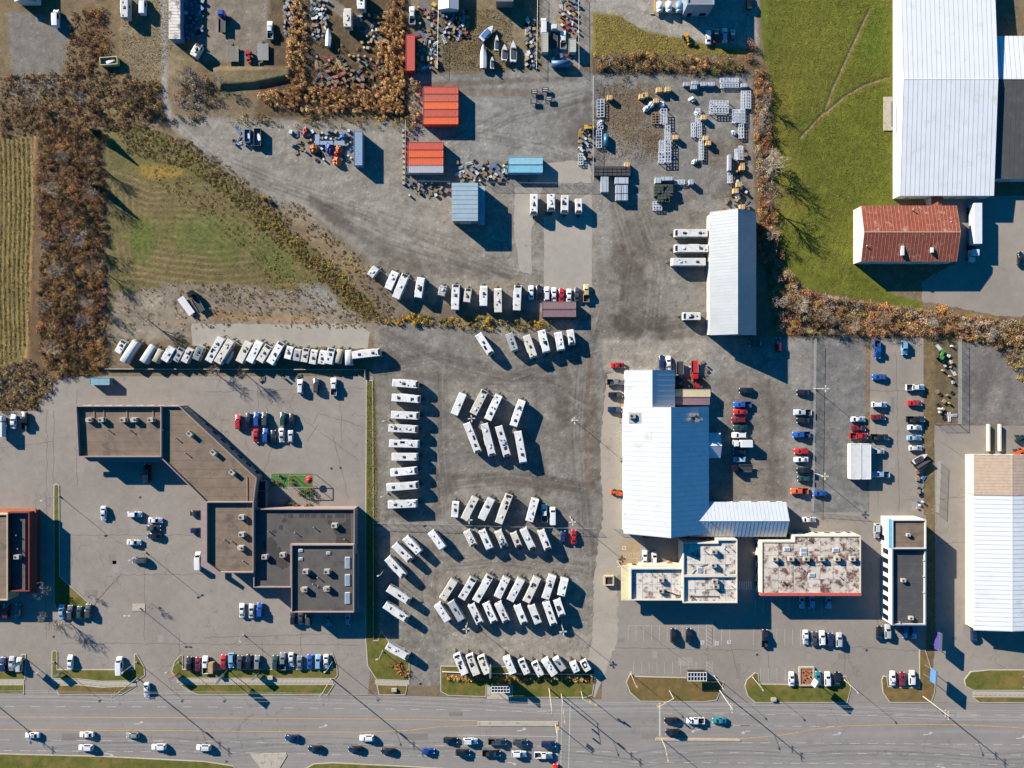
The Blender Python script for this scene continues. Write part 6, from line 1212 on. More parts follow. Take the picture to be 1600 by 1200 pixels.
# ================================================================ clutter: scrap yards
drum_me = MB().tube((0, 0, 0), (0, 0, .9), .3, n=12).tube((0, 0, .28), (0, 0, .33), .32, n=12).tube((0, 0, .58), (0, 0, .63), .32, n=12).mesh('drum', [m_bed]); tyre_me = MB()
for k in range(14):
    a0, a1 = 2 * math.pi * k / 14, 2 * math.pi * (k + 1) / 14
    ring = lambda a: [(math.cos(a) * r_, math.sin(a) * r_, z) for r_, z in ((.22, .02), (.42, 0), (.42, .24), (.22, .22))]
    p, q = ring(a0), ring(a1); tyre_me.add(p + q, [(j, (j + 1) % 4, 4 + (j + 1) % 4, 4 + j)[::-1] for j in range(4)])
tyre_me = tyre_me.mesh('tyre', [m_tyre])
pal = MB()
for k in range(7): pal.box((0, -.5 + k / 6, .13), (1.2, .1, .03))
for k in (-.55, 0, .55): pal.box((k, 0, .06), (.1, 1.1, .12))
pal_me = pal.mesh('pallet', [m_wood])
JC = [('red', (176, 60, 50)), ('blue', (84, 120, 168)), ('yellow', (206, 170, 84)), ('white', (222, 224, 226)), ('grey', (140, 144, 148)), ('rusty', (140, 86, 60)), ('green', (84, 110, 92)), ('tan', (190, 160, 120))]
jm = {n: mat('junk_' + n, c_, .6, var=.2, scale=2, rnd=.15) for n, c_ in JC}
def clutter(x0, y0, x1, y1, n, where, group, seed, big=1.0, cols='red blue yellow white grey rusty green tan'):
    r = random.Random(seed); cl = cols.split(); placed = []
    for i in range(n):
        for _ in range(20):
            x, y = r.uniform(x0, x1), r.uniform(y0, y1)
            if all((x - a) ** 2 + (y - b) ** 2 > (4.8 * big) ** 2 for a, b in placed): break
        placed.append((x, y)); c = P(x, y); k = r.random(); cn = r.choice(cl); rz = r.random() * 3
        if k < .22: prop(link('drum', drum_me, mat=jm[cn], loc=(c.x, c.y, 0)), f'{cn} steel drum {where}', 'drum', group).scale = (1.1 * big, 1.1 * big, 1)
        elif k < .36: prop(link('tyre', tyre_me, loc=(c.x, c.y, 0)), f'loose tyre {where}', 'tyre', group).scale = (1.4 * big,) * 3
        elif k < .5:
            t = thing('pallet_stack', f'stack of wooden pallets {where}', 'pallets', (c.x, c.y, 0), rz, group)
            for j in range(r.randint(2, 5)): link('pallet', pal_me, t, loc=(r.uniform(-.06, .06), r.uniform(-.06, .06), j * .145))
        elif k < .8:
            w, d, h = r.uniform(.6, 1.4) * big, r.uniform(.5, 1.0) * big, r.uniform(.4, 1.1); t = thing('junk_crate', f'{cn} metal box with loose lid {where}', 'box', (c.x, c.y, 0), rz, group); MB().box((0, 0, h / 2), (w, d, h)).build('box', jm[cn], t, bevel=.03); MB().box((r.uniform(-.1, .1), 0, h + .03), (w * 1.05, d * 1.03, .05), r.uniform(-.15, .15)).build('lid', jm[r.choice(cl)], t)
        else:
            L_ = r.uniform(1.5, 3.2) * big; t = thing('plank_pile', f'{cn} pile of planks and pipes {where}', 'planks', (c.x, c.y, 0), rz, group)
            for j in range(5): MB().box((r.uniform(-.2, .2), (j - 2) * .22, .1 + .1 * (j % 2)), (L_, .16, .12), r.uniform(-.08, .08)).build('plank', jm[cn], t)
clutter(495, 88, 600, 138, 62, 'in the overgrown scrap yard', 'scrap in the overgrown yard', 5, 1.2, 'green rusty tan grey rusty red yellow tan'); clutter(487, 0, 512, 60, 40, 'beside the scrap-yard lane', 'scrap beside the lane', 6, 1.1, 'grey white green grey'); clutter(560, 20, 602, 78, 22, 'near the cream trailer in the scrap yard', 'scrap near the cream trailer', 8, 1.1, 'tan grey white')
clutter(287, 0, 318, 60, 46, 'heaped beside the narrow shed', 'scrap beside the narrow shed', 9, 1.2, 'blue white blue grey blue'); clutter(444, 0, 460, 54, 34, 'along the orange reed strip', 'scrap along the reed strip', 10, 1.1, 'grey white tan grey'); clutter(652, 8, 682, 110, 60, 'in the shade beside the red container', 'goods beside the red container', 11, 1.1, 'white blue red grey tan yellow'); clutter(690, 18, 732, 62, 40, 'in the boat yard corner', 'goods in the boat yard corner', 12, 1.0, 'white tan blue grey red')
clutter(822, 30, 837, 108, 50, 'stacked on the boat yard fence', 'goods on the boat yard fence', 13, 1.0, 'tan white grey blue tan'); clutter(875, 0, 903, 58, 40, 'in the mower row', 'goods in the mower row', 14, 1.0, 'red grey blue white red yellow'); clutter(862, 82, 893, 96, 14, 'beside the dark blue tank', 'goods beside the blue tank', 15, 1.0, 'white red grey blue')
clutter(454, 206, 492, 240, 16, 'left of the slate blue container clutter', 'goods by the gravel lane', 16, 1.1, 'grey blue white tan') if 0 else clutter(454, 206, 492, 240, 16, 'at the edge of the gravel yard', 'goods at the gravel yard edge', 16, 1.1, 'grey blue white tan'); clutter(492, 204, 550, 252, 48, 'among the tarps by the slate blue container', 'goods by the slate blue container', 17, 1.0, 'white grey blue tan white red grey'); clutter(358, 202, 404, 230, 12, 'in the hedge shade by the gravel lane', 'goods in the hedge shade', 18, 1.1, 'tan grey blue white')
clutter(714, 252, 792, 284, 44, 'in the heap near the blue containers', 'goods near the blue containers', 19, 1.0, 'blue white grey white tan grey'); clutter(640, 286, 704, 306, 24, 'along the fence beside the hut', 'goods beside the hut', 20, 1.0, 'grey white tan grey rusty'); clutter(905, 205, 923, 250, 24, 'against the rack yard fence', 'goods at the rack yard fence', 21, .9, 'white tan grey yellow white'); clutter(1056, 566, 1106, 606, 20, 'behind the workshop', 'goods behind the workshop', 22, .9, 'red grey rusty grey white'); clutter(1464, 540, 1492, 655, 26, 'inside the brown fenced enclosure', 'goods inside the brown enclosure', 23, 1.0, 'white tan grey white tan'); clutter(1432, 725, 1444, 795, 14, 'along the brown strip', 'goods along the brown strip', 24, .9, 'blue white grey rusty tan')
clutter(1120, 312, 1175, 330, 10, 'at the end wall of the long shed', 'goods at the shed end wall', 25, 1, 'tan tan grey'); clutter(398, 588, 470, 594, 5, 'under the plaza rear wall', 'goods under the rear wall', 26, 1, 'green green grey'); clutter(1140, 225, 1165, 320, 16, 'along the rack yard hedge', 'goods along the hedge', 27, 1, 'white tan grey')
m_orng = mat('orange_tarpaulin', (238, 120, 44), .7, var=.15, scale=1.5); m_btarp = mat('blue_tarpaulin', (46, 140, 206), .6, var=.12); m_nav = mat('navy_tarpaulin', (34, 70, 150), .6, var=.15); m_redt = mat('red_tarpaulin', (214, 66, 42), .7, var=.15)
for i, (x, y, rx, ry, m, n_) in enumerate(((491, 234, 1.3, 1.4, m_orng, 'orange'), (530, 234, 1.2, 1.3, m_orng, 'orange'), (527, 253, 1.4, 1.6, m_orng, 'orange'), (537, 214, 1.1, 1.2, m_btarp, 'bright blue'), (515, 232, 1.9, 1.3, m_nav, 'navy'), (478, 207, 1.8, .9, m_redt, 'red'), (527, 241, .9, .9, m_redt, 'red'))): rounded_heap(x, y, rx, ry, 1.6, m, 'tarp_heap', f'{n_} tarp-covered heap by the slate blue container', 'tarp', 'tarp heaps by the slate blue container', i + 30)
for x0, y0, x1, y1, n_ in ((492, 210, 499, 226, 'upright'), (500, 220, 520, 226, 'long'), (522, 220, 538, 227, 'short')): X0, Y0, X1, Y1 = wbox(x0, y0, x1, y1, 1); t = thing('metal_table', f'{n_} blue-grey metal bench among the tarps', 'bench', ((X0 + X1) / 2, (Y0 + Y1) / 2, 0)); MB().box((0, 0, .9), (X1 - X0, Y1 - Y0, .12)).build('top', mat('blue_grey_metal', (140, 166, 196), .5), t); [MB().box((sx * (X1 - X0) * .45, sy * (Y1 - Y0) * .42, .42), (.1, .1, .84)).build('leg', m_steel, t) for sx in (-1, 1) for sy in (-1, 1)]
# small orange tractor, red tractor, yellow skid
def tractor(x, y, d, m, label):
    c = P(x, y, .8); t = thing('tractor', label, 'tractor', (c.x, c.y, .01), R(d)); MB().box((.7, 0, .95), (1.5, .8, .6), taper=.9).build('hood', m, t, bevel=.06); MB().box((-.5, 0, .9), (1.0, 1.3, .3)).build('deck', m, t); MB().box((-.6, 0, 2.0), (1.2, 1.3, .1)).build('canopy', m, t); MB().box((-.6, 0, 1.2), (.4, .5, .4)).build('seat', m_black, t)
    for sx in (-1, 1):
        for sy in (-1, 1): MB().tube((-.6 + sx * .5, sy * .6, 1), (-.6 + sx * .5, sy * .6, 2.0), .04, n=5).build('canopy_post', m_black, t)
    for wx, r_ in ((-.7, .7), (1.1, .42)):
        for s in (-1, 1): link('wheel', rvwheel_me, t, loc=(wx, s * .8, r_)).scale = (r_ / .35, 1.4, r_ / .35)
    MB().box((1.9, 0, .4), (.5, 1.6, .5)).build('loader_bucket', m, t)
tractor(965, 770, 170, paint_m['o'], 'small orange tractor beside the workshop wall'); tractor(389, 87, -80, paint_m['r'], 'red tractor on the gravel by the plank deck'); tractor(1088, 600, 95, paint_m['r'], 'red loader tractor behind the workshop'); tractor(1073, 59, -60, m_yel, 'yellow compact tractor on the depot grass'); tractor(918, 200, 0, m_yel, 'yellow compact tractor by the rack yard fence'); tractor(1592, 684, 0, paint_m['e'], 'green tractor by the cream warehouse'); tractor(1590, 706, 10, paint_m['o'], 'orange tractor by the cream warehouse'); tractor(1470, 556, 60, mat('leaf_green', (80, 150, 70), .5), 'bright green tractor in the brown enclosure')
def skip(x, y, w, d, label, m, rz=0):
    c = P(x, y, 1); t = thing('open_bin', label, 'bin', (c.x, c.y, .01), rz)
    for a, b_, sx, sy in ((0, d / 2, w, .15), (0, -d / 2, w, .15), (-w / 2, 0, .15, d - .2), (w / 2, 0, .15, d - .2)): MB().box((a, b_, .8), (sx, sy, 1.6)).build('side', m, t)
    MB().box((0, 0, .6), (w - .2, d - .2, .3)).build('contents', jm['grey'], t); MB().box((.3, .1, .95), (w * .5, d * .4, .4), .4).build('contents', jm['white'], t)
skip(171, 96, 5.6, 2.4, 'open yellow-rimmed bin with debris on dry grass', mat('cream_yellow_bin', (226, 210, 130), .6, k=.5), R(4)); skip(403, 215, 2.2, 5.6, 'open dark bin full of pale scrap by the hedge shade', m_bed); skip(387, 213, 1.8, 4.2, 'open blue bin beside the dark scrap bin', jm['blue'])
c = P(333, 1040); t = thing('wooden_booth', 'small wooden booth between parked cars on the long verge', 'booth', (c.x, c.y, 0)); MB().box((0, 0, 1.1), (1.4, 3.2, 2.2)).build('frame', m_wood, t); MB().box((0, 0, 2.26), (1.6, 3.5, .12)).build('roof', m_wood, t)
# ================================================================ garden by the plaza
X0, Y0, X1, Y1 = wbox(424, 740, 489, 760, 0); prop(MB().box(((X0 + X1) / 2, (Y0 + Y1) / 2, .02), (X1 - X0, Y1 - Y0, .06)).build('turf_mat', mat('artificial_turf', (72, 122, 50), .9, var=.15, scale=.8)), 'bright green turf mat behind the plaza', 'turf'); X0, Y0, X1, Y1 = wbox(470, 760.5, 489, 776, 0); prop(MB().box(((X0 + X1) / 2, (Y0 + Y1) / 2, .02), (X1 - X0, Y1 - Y0, .06)).build('turf_mat', MATS['artificial_turf']), 'small turf mat crowded with potted plants', 'turf')
c = P(470, 752, 3); t = thing('pergola', 'slender timber pergola frame over the turf mat', 'pergola', (c.x, c.y, .06)); L_, w = 7.8, 3.9
for sx in (-1, 1):
    for sy in (-1, 1): MB().box((sx * L_ / 2, sy * w / 2, 1.4), (.14, .14, 2.8)).build('post', m_wood, t)
    MB().box((sx * L_ / 2, 0, 2.87), (.16, w + .16, .14)).build('beam', m_wood, t)
for sy in (-1, 1): MB().box((0, sy * w / 2, 2.88), (L_ - .2, .16, .14)).build('beam', m_wood, t)
c = P(484, 749, 1); t = thing('parasol', 'small red garden parasol at the pergola end', 'parasol', (c.x, c.y, .05)); MB().tube((0, 0, 2.0), (0, 0, 2.6), 1.3, .05, 10).build('canopy', mat('red_canvas', (214, 34, 36), .7), t); MB().tube((0, 0, 0), (0, 0, 2.1), .04, n=6).build('pole', m_steel, t)
for i, (x, y) in enumerate(((427, 750), (434, 753), (437, 743), (455, 748), (457, 755), (472, 766), (479, 768), (486, 764), (489, 770), (487, 778), (470, 772), (452, 786), (458, 785), (463, 788), (448, 789), (485, 788), (480, 790))):
    c = P(x, y); t = thing('potted_plant', 'potted shrub in the plaza garden corner', 'plant', (c.x, c.y, .05), 0, 'potted plants in the plaza garden'); MB().tube((0, 0, 0), (0, 0, .5), .25, .35, 9).build('pot', jm[('tan', 'red', 'grey')[i % 3]], t); r = random.Random(i); mb = MB()
    for k in range(40): q = Vector((r.gauss(0, .4), r.gauss(0, .4), .8 + r.gauss(0, .25))); mb.box(q, (.3, .18, .02), r.random() * 6, ry=r.uniform(-1, 1))
    mb.build('foliage', mat('pot_leaf_%d' % (i % 3), ((70, 100, 50), (150, 90, 60), (60, 84, 56))[i % 3], .8), t)
# ================================================================ vegetation
m_leaf = attr_mat('foliage', fine=.15, fs=6, rough=.95)
rng = np.random.default_rng(11)
def pts_in(poly, n):
    poly = [tuple(p) for p in poly]; xs = [p[0] for p in poly]; ys = [p[1] for p in poly]; out = []
    while sum(len(o) for o in out) < n:
        x = rng.uniform(min(xs), max(xs), n); y = rng.uniform(min(ys), max(ys), n); k = sdist(x, y, poly) > 0; out.append(np.stack([x[k], y[k]], 1))
        if k.sum() == 0: break
    return np.concatenate(out)[:n]
def px2w(p): return np.stack([(p[:, 0] - CX) * S, (CY - p[:, 1]) * S], 1)
def leaves(c, size, colr, asp=.5, flat=.0):
    """one kite-shaped face per point; c (n,3), size (n,), colr (n,3)"""
    n = len(c); a = rng.uniform(0, 2 * math.pi, n); t = rng.uniform(-.9, .9, n) * (1 - flat)
    u = np.stack([np.cos(a) * np.cos(t), np.sin(a) * np.cos(t), np.sin(t)], 1); w = rng.normal(size=(n, 3)); w -= (w * u).sum(1, keepdims=True) * u; w /= np.linalg.norm(w, axis=1, keepdims=True)
    s = size[:, None]; v = np.stack([c - u * s, c - w * s * asp, c + u * s, c + w * s * asp], 1).reshape(-1, 3)
    v[:, 2] = np.maximum(v[:, 2], .01); f = np.arange(4 * n).reshape(n, 4); return v, f, np.repeat(colr, 4, 0)
def bush_cloud(name, ctr, rad, hgt, per, pal, lsz, jit=.2, upright=False):
    """ctr (m,2) world, dome-shaped bushes of many small faces"""
    m = len(ctr); pal = np.array([A(p) for p in pal]) * 1.55; nz = fbm(ctr[:, 0], ctr[:, 1], 9, 611, 3) if m > 60 else rng.uniform(-1, 1, m)
    bc = pal[np.clip(((nz * .75 + .5 + rng.uniform(-.22, .22, m)) * len(pal)).astype(int), 0, len(pal) - 1)] * rng.uniform(.7, 1.3, (m, 1)) * (1 + .35 * (fbm(ctr[:, 0], ctr[:, 1], 5, 641, 3) if m > 60 else 0 * nz))[:, None]
    i = np.repeat(np.arange(m), per); n = len(i)
    d = rng.normal(size=(n, 3)); d /= np.linalg.norm(d, axis=1, keepdims=True); d[:, 2] = np.abs(d[:, 2]); rr = rng.uniform(.25, 1, n) ** .5
    c = np.stack([ctr[i, 0] + d[:, 0] * rr * rad[i] * rng.uniform(.7, 1.25, n), ctr[i, 1] + d[:, 1] * rr * rad[i] * rng.uniform(.7, 1.25, n), d[:, 2] * rr * hgt[i] + .05], 1)
    cc = np.clip(bc[i] * rng.uniform(1 - jit, 1 + jit, (n, 1)), .005, .7)
    v, f, k = leaves(c, rng.uniform(.5, 1.2, n) * lsz, cc, .45 if not upright else .25); return np_mesh(name, v, f, k, m_leaf)
def mass(name, poly, dens, r, h, per, pal, lsz, under=None, **kw):
    if under: mass(name, poly, dens * under, (.2, .55), (.12, .5), 26, pal + [(196, 156, 100), (184, 144, 90), (176, 146, 98), (166, 138, 92), (204, 168, 112)], .13, jit=.3)
    ar = abs(area(W(poly))); n = max(3, int(ar * dens)); c = px2w(pts_in(poly, n)); m = len(c)
    keep = fbm(c[:, 0] / S, c[:, 1] / S, 30, 77) > kw.pop('gap', -.9); c = c[keep]; m = len(c)
    return prop(link(name, bush_cloud(name, c, rng.uniform(*r, m), rng.uniform(*h, m), per, pal, lsz, **kw)), kind='stuff')
BR = [(136, 104, 68), (162, 122, 76), (118, 92, 64), (142, 118, 88), (182, 138, 84), (104, 82, 58), (158, 130, 88), (146, 130, 76)]
RUST = [(166, 116, 70), (140, 100, 66), (130, 94, 74), (162, 130, 88), (184, 130, 74), (120, 96, 74), (150, 106, 80)]
REED = [(214, 164, 104), (196, 146, 88), (226, 180, 122), (170, 122, 72), (186, 140, 90)]
OLV = [(150, 134, 56), (176, 148, 60), (126, 122, 50), (168, 130, 58), (112, 112, 48), (190, 158, 70)]
GRY = [(160, 146, 128), (150, 136, 118), (172, 156, 136), (128, 112, 96), (140, 124, 112)]
mass('brush', [(60, 205), (150, 200), (166, 300), (166, 570), (150, 585), (92, 590), (64, 560), (58, 480), (66, 380), (58, 300)], .55, (.6, 1.5), (.5, 2.0), 130, BR + RUST, .16, jit=.3, under=4)
mass('brush', [(-10, 575), (46, 560), (90, 598), (60, 640), (-10, 642)], .4, (.6, 1.3), (.6, 1.6), 80, BR + GRY, .18, jit=.3, under=4)
mass('brush', [(0, 120), (180, 110), (255, 130), (255, 195), (170, 205), (0, 215)], .3, (.6, 1.3), (.4, 1.2), 70, BR + RUST, .2, jit=.3, under=4); mass('brush', [(112, 20), (165, 10), (170, 80), (130, 120), (100, 110)], .3, (.6, 1.3), (.6, 1.6), 70, RUST, .19, jit=.3, under=4)
mass('brush', [(190, 125), (250, 130), (252, 170), (192, 182)], .4, (.7, 1.4), (.8, 2.0), 80, BR, .2); mass('brush', [(272, 110), (340, 112), (345, 165), (275, 170)], .4, (.7, 1.4), (.8, 2), 80, GRY + BR, .18)
mass('reeds', [(451, 50), (462, -10), (478, -10), (480, 60), (478, 130), (465, 150), (448, 120)], .9, (.4, .8), (1.6, 2.6), 60, REED, .2); mass('reeds', [(604, -10), (632, -10), (632, 180), (598, 178), (604, 60)], 1.1, (.4, .8), (1.6, 2.6), 60, REED, .2); mass('reeds', [(402, 148), (470, 135), (560, 142), (632, 130), (632, 176), (500, 176), (420, 166)], .95, (.4, .8), (1.4, 2.4), 60, REED, .2); mass('reeds', [(592, 30), (604, 20), (604, 140), (590, 120)], .7, (.4, .8), (1.4, 2.2), 55, REED, .2); mass('reeds', [(640, 125), (658, 125), (655, 200), (638, 215)], .8, (.4, .7), (1.2, 2), 55, REED + BR, .2)
mass('brush', [(480, 60), (600, 80), (600, 140), (470, 140)], .22, (.5, 1), (.4, 1.1), 55, BR, .17); mass('brush', [(190, 175), (640, 180), (640, 200), (190, 190)], .3, (.5, 1), (.6, 1.6), 60, BR + OLV, .18, gap=-.2)
# north and east hedges
mass('hedge', [(928, 84), (1010, 82), (1060, 90), (1150, 94), (1165, 112), (1100, 116), (928, 112)], .6, (.7, 1.4), (1.0, 2.2), 90, BR + [(112, 108, 60), (96, 90, 56)], .19, jit=.3)
mass('hedge', [(1180, 112), (1200, 112), (1205, 200), (1208, 320), (1222, 410), (1180, 410), (1186, 320), (1178, 200)], .75, (.7, 1.5), (1.2, 2.8), 90, RUST + GRY, .19, jit=.3, under=4)
mass('hedge', [(1195, 400), (1222, 415), (1260, 455), (1400, 480), (1600, 505), (1620, 545), (1480, 526), (1215, 522), (1205, 470)], .5, (.7, 1.7), (1.0, 2.6), 95, BR + GRY + RUST, .19, jit=.3, under=4)
mass('hedge', [(1490, 520), (1620, 525), (1620, 620), (1590, 590), (1560, 545)], .4, (.7, 1.3), (.8, 1.8), 80, BR + OLV, .19, under=4)
mass('shrub_line', [(640, 490), (690, 496), (740, 492), (780, 500), (862, 502), (862, 512), (800, 516), (740, 516), (690, 510), (600, 505)], 1.3, (.35, .8), (.6, 1.4), 70, OLV + [(206, 164, 60), (190, 120, 56)], .15)
# ditch weeds and meadow
mass('weeds', [(330, 238), (410, 300), (470, 320), (560, 400), (600, 440), (620, 495), (590, 505), (500, 420), (420, 350), (330, 280)], .8, (.25, .6), (.2, .6), 30, BR + OLV, .13, gap=-.45)
mass('weeds', [(200, 225), (290, 270), (400, 350), (480, 430), (560, 500), (440, 470), (360, 370), (260, 300)], .5, (.25, .5), (.15, .4), 26, OLV + BR, .12, gap=-.3)
mass('weeds', [(180, 450), (300, 440), (560, 470), (590, 510), (200, 520)], .35, (.25, .55), (.15, .45), 26, BR + REED, .12, gap=-.2)
mass('weeds', [(175, 192), (215, 195), (300, 222), (330, 250), (420, 320), (500, 400), (600, 492), (610, 508), (570, 500), (500, 440), (420, 370), (330, 290), (290, 262), (200, 240)], 1.9, (.3, .6), (.15, .5), 30, BR + OLV + BR, .13, gap=-.5)
mass('weeds', [(430, 360), (470, 380), (560, 470), (610, 505), (590, 508), (520, 450)], 1.5, (.25, .55), (.2, .55), 30, RUST + BR, .13)
mass('weeds', [(186, 500), (300, 505), (580, 500), (590, 512), (300, 512), (180, 520)], .5, (.25, .5), (.2, .5), 30, REED + OLV, .13, gap=-.1); mass('weeds', [(300, 440), (480, 450), (560, 495), (330, 490)], .3, (.25, .6), (.2, .6), 30, BR + OLV, .13)
def grass(name, poly, n, size, pal, h=.12, snap=None):
    p = pts_in(poly, n)
    if snap: p[:, 0] = np.round(p[:, 0] / snap) * snap + rng.normal(0, .8, len(p)) + 1.5 * np.sin(p[:, 1] / 40)
    w = px2w(p); pal = np.array([A(q) for q in pal]); c = pal[rng.integers(0, len(pal), len(w))] * rng.uniform(.7, 1.3, (len(w), 1)); v, f, k = leaves(np.concatenate([w, rng.uniform(.02, h, (len(w), 1))], 1), rng.uniform(.6, 1.3, len(w)) * size, c * 1.35, .35, flat=.6); prop(link(name, np_mesh(name, v, f, k, m_leaf)), kind='stuff')
grass('crop_stubble', [(-20, 215), (50, 215), (48, 440), (40, 540), (0, 575), (-20, 575)], 15000, .2, [(168, 148, 86), (146, 130, 70), (190, 160, 98), (122, 110, 54)], .35, 7.2)
grass('meadow_grass', [(170, 230), (300, 245), (400, 330), (520, 440), (480, 470), (300, 470), (180, 500)], 11000, .15, [(118, 110, 56), (142, 120, 72), (106, 106, 48), (156, 132, 86)], .15)
grass('lawn_grass', [(1196, 0), (1390, 0), (1390, 310), (1330, 330), (1330, 420), (1400, 470), (1300, 462), (1230, 400), (1212, 300)], 26000, .16, [(102, 106, 36), (120, 114, 44), (86, 98, 28), (136, 122, 52)], .1)
grass('dry_grass', [(930, 22), (970, 26), (1010, 50), (1150, 78), (1150, 88), (930, 84)], 5000, .16, [(150, 132, 64), (124, 120, 50), (170, 140, 80)], .15); grass('dry_grass', [(572, 600), (583, 600), (590, 800), (590, 1000), (575, 1000)], 5000, .16, [(140, 122, 64), (112, 112, 48)], .35); grass('dry_grass', [(690, 20), (800, 10), (800, 110), (690, 110)], 6000, .18, [(130, 108, 70), (104, 92, 60), (120, 116, 60)], .25); grass('dry_grass', [(930, 130), (1040, 130), (1030, 250), (930, 250)], 6000, .16, [(146, 118, 78), (124, 98, 62)], .2); grass('dry_grass', [(190, 0), (290, 0), (250, 130), (190, 130)], 6000, .16, [(160, 138, 96), (130, 112, 76)], .15)
for poly in ([(692, 1053), (740, 1055), (740, 1063), (692, 1062)], [(886, 1055), (928, 1056), (928, 1064), (886, 1063)], [(745, 1056), (886, 1057), (886, 1062), (745, 1062)]): mass('reed_bed', poly, 2.2, (.3, .6), (.7, 1.3), 45, REED + [(176, 110, 70)], .16)
mass('reed_bed', [(603, 1040), (625, 1032), (640, 1045), (640, 1058), (630, 1058)], 2.0, (.3, .5), (.5, .9), 45, [(176, 110, 80), (150, 90, 66), (196, 140, 96)], .15)
# --- single shrubs that stand out
SH = [(1172, 70, 1.9, 2.6, RUST, 'dark reddish round shrub at the corner of the depot car park'), (1168, 92, 1.4, 1.8, RUST, 'low reddish shrub at the lawn corner'), (1193, 318, 1.0, 1.6, [(206, 130, 56)], 'orange-leaved shrub against the long shed hedge'), (1206, 421, .6, 1, [(220, 130, 50)], 'small bright orange shrub in the hedge bend'), (1240, 508, 1.1, 1.4, [(190, 170, 50)], 'yellow-green shrub in the hedge below the lawn'), (1403, 510, 1.3, 1.4, [(178, 154, 50), (150, 140, 50)], 'yellow shrub in the hedge above the hedge car park'), (1540, 511, 1.5, 1.5, [(176, 104, 70), (160, 90, 64)], 'reddish shrub in the hedge above the brown enclosure'), (1470, 482, 1.8, 1.3, [(206, 140, 70)], 'orange shrub at the edge of the loading yard'), (100, 520, 2.4, 3.0, [(70, 64, 48), (86, 76, 54)], 'large dark shrub in the western brush'), (412, 310, .9, .9, [(176, 140, 80)], 'small tan shrub beside the gravel yard'), (425, 318, .9, 1.0, [(80, 78, 80)], 'small dark shrub beside the gravel yard'), (762, 500, 1.1, 1.6, [(214, 172, 56)], 'golden shrub standing out in the shrub line'), (650, 503, 1.2, 1.4, [(196, 156, 60)], 'golden-brown shrub at the shrub line end'), (1300, 505, 1.7, 2.2, GRY, 'grey twiggy shrub in the hedge above the fence lot'), (1330, 500, 1.9, 2.2, RUST, 'rust-brown shrub in the hedge above the fence lot')]
for x, y, r_, h_, pl, lb in SH:
    c = P(x, y); t = thing('shrub', lb, 'shrub', (c.x, c.y, 0)); link('foliage', bush_cloud('foliage', np.array([[0., 0.]] * 4) + rng.normal(0, r_ * .3, (4, 2)), np.full(4, r_ * .75), np.full(4, h_), 130, pl, .17, jit=.35), t); mb = MB()
    for k in range(5): a = k * 1.26; mb.tube((0, 0, 0), (math.cos(a) * r_ * .4, math.sin(a) * r_ * .4, h_ * .7), .05, .02, 5)
    mb.build('stems', m_utility, t)
# --- bare trees: trunk, limbs and fine twigs
def bare_tree_meshes(h, spread, seed, twig_m, n0=6):
    r = random.Random(seed); tr = MB(); tw = MB()
    def grow(p, d, L_, rad, lv):
        q = p + d * L_; (tr if lv < 2 else tw).tube(p, q, rad, rad * .65, 5 if lv < 2 else 3, cap=False)
        if lv == 4: return
        for k in range([n0, 5, 4, 4][lv]):
            ax = Vector((r.gauss(0, 1), r.gauss(0, 1), r.gauss(0, .4))).normalized(); nd = (d + ax * (spread if lv == 0 else .85)).normalized(); nd.z = max(nd.z, .05)
            s = p.lerp(q, r.uniform(.45, 1.0)); grow(s, nd.normalized(), L_ * r.uniform(.5, .8), max(.024, rad * .5), lv + 1)
    grow(Vector((0, 0, 0)), Vector((r.uniform(-.05, .05), r.uniform(-.05, .05), 1)).normalized(), h * .42, h * .022, 0)
    return tr.mesh('trunk', [m_utility]), tw.mesh('crown', [twig_m])
tw1 = mat('pale_twigs', (186, 168, 144), .9, rnd=.1); tw2 = mat('grey_twigs', (156, 148, 144), .9, rnd=.1); tw3 = mat('brown_twigs', (140, 112, 86), .9, rnd=.1)
TM = [bare_tree_meshes(8, .8, 3, tw1), bare_tree_meshes(6.5, 1.0, 5, tw2), bare_tree_meshes(9, .7, 8, tw3), bare_tree_meshes(5, 1.1, 12, tw1)]
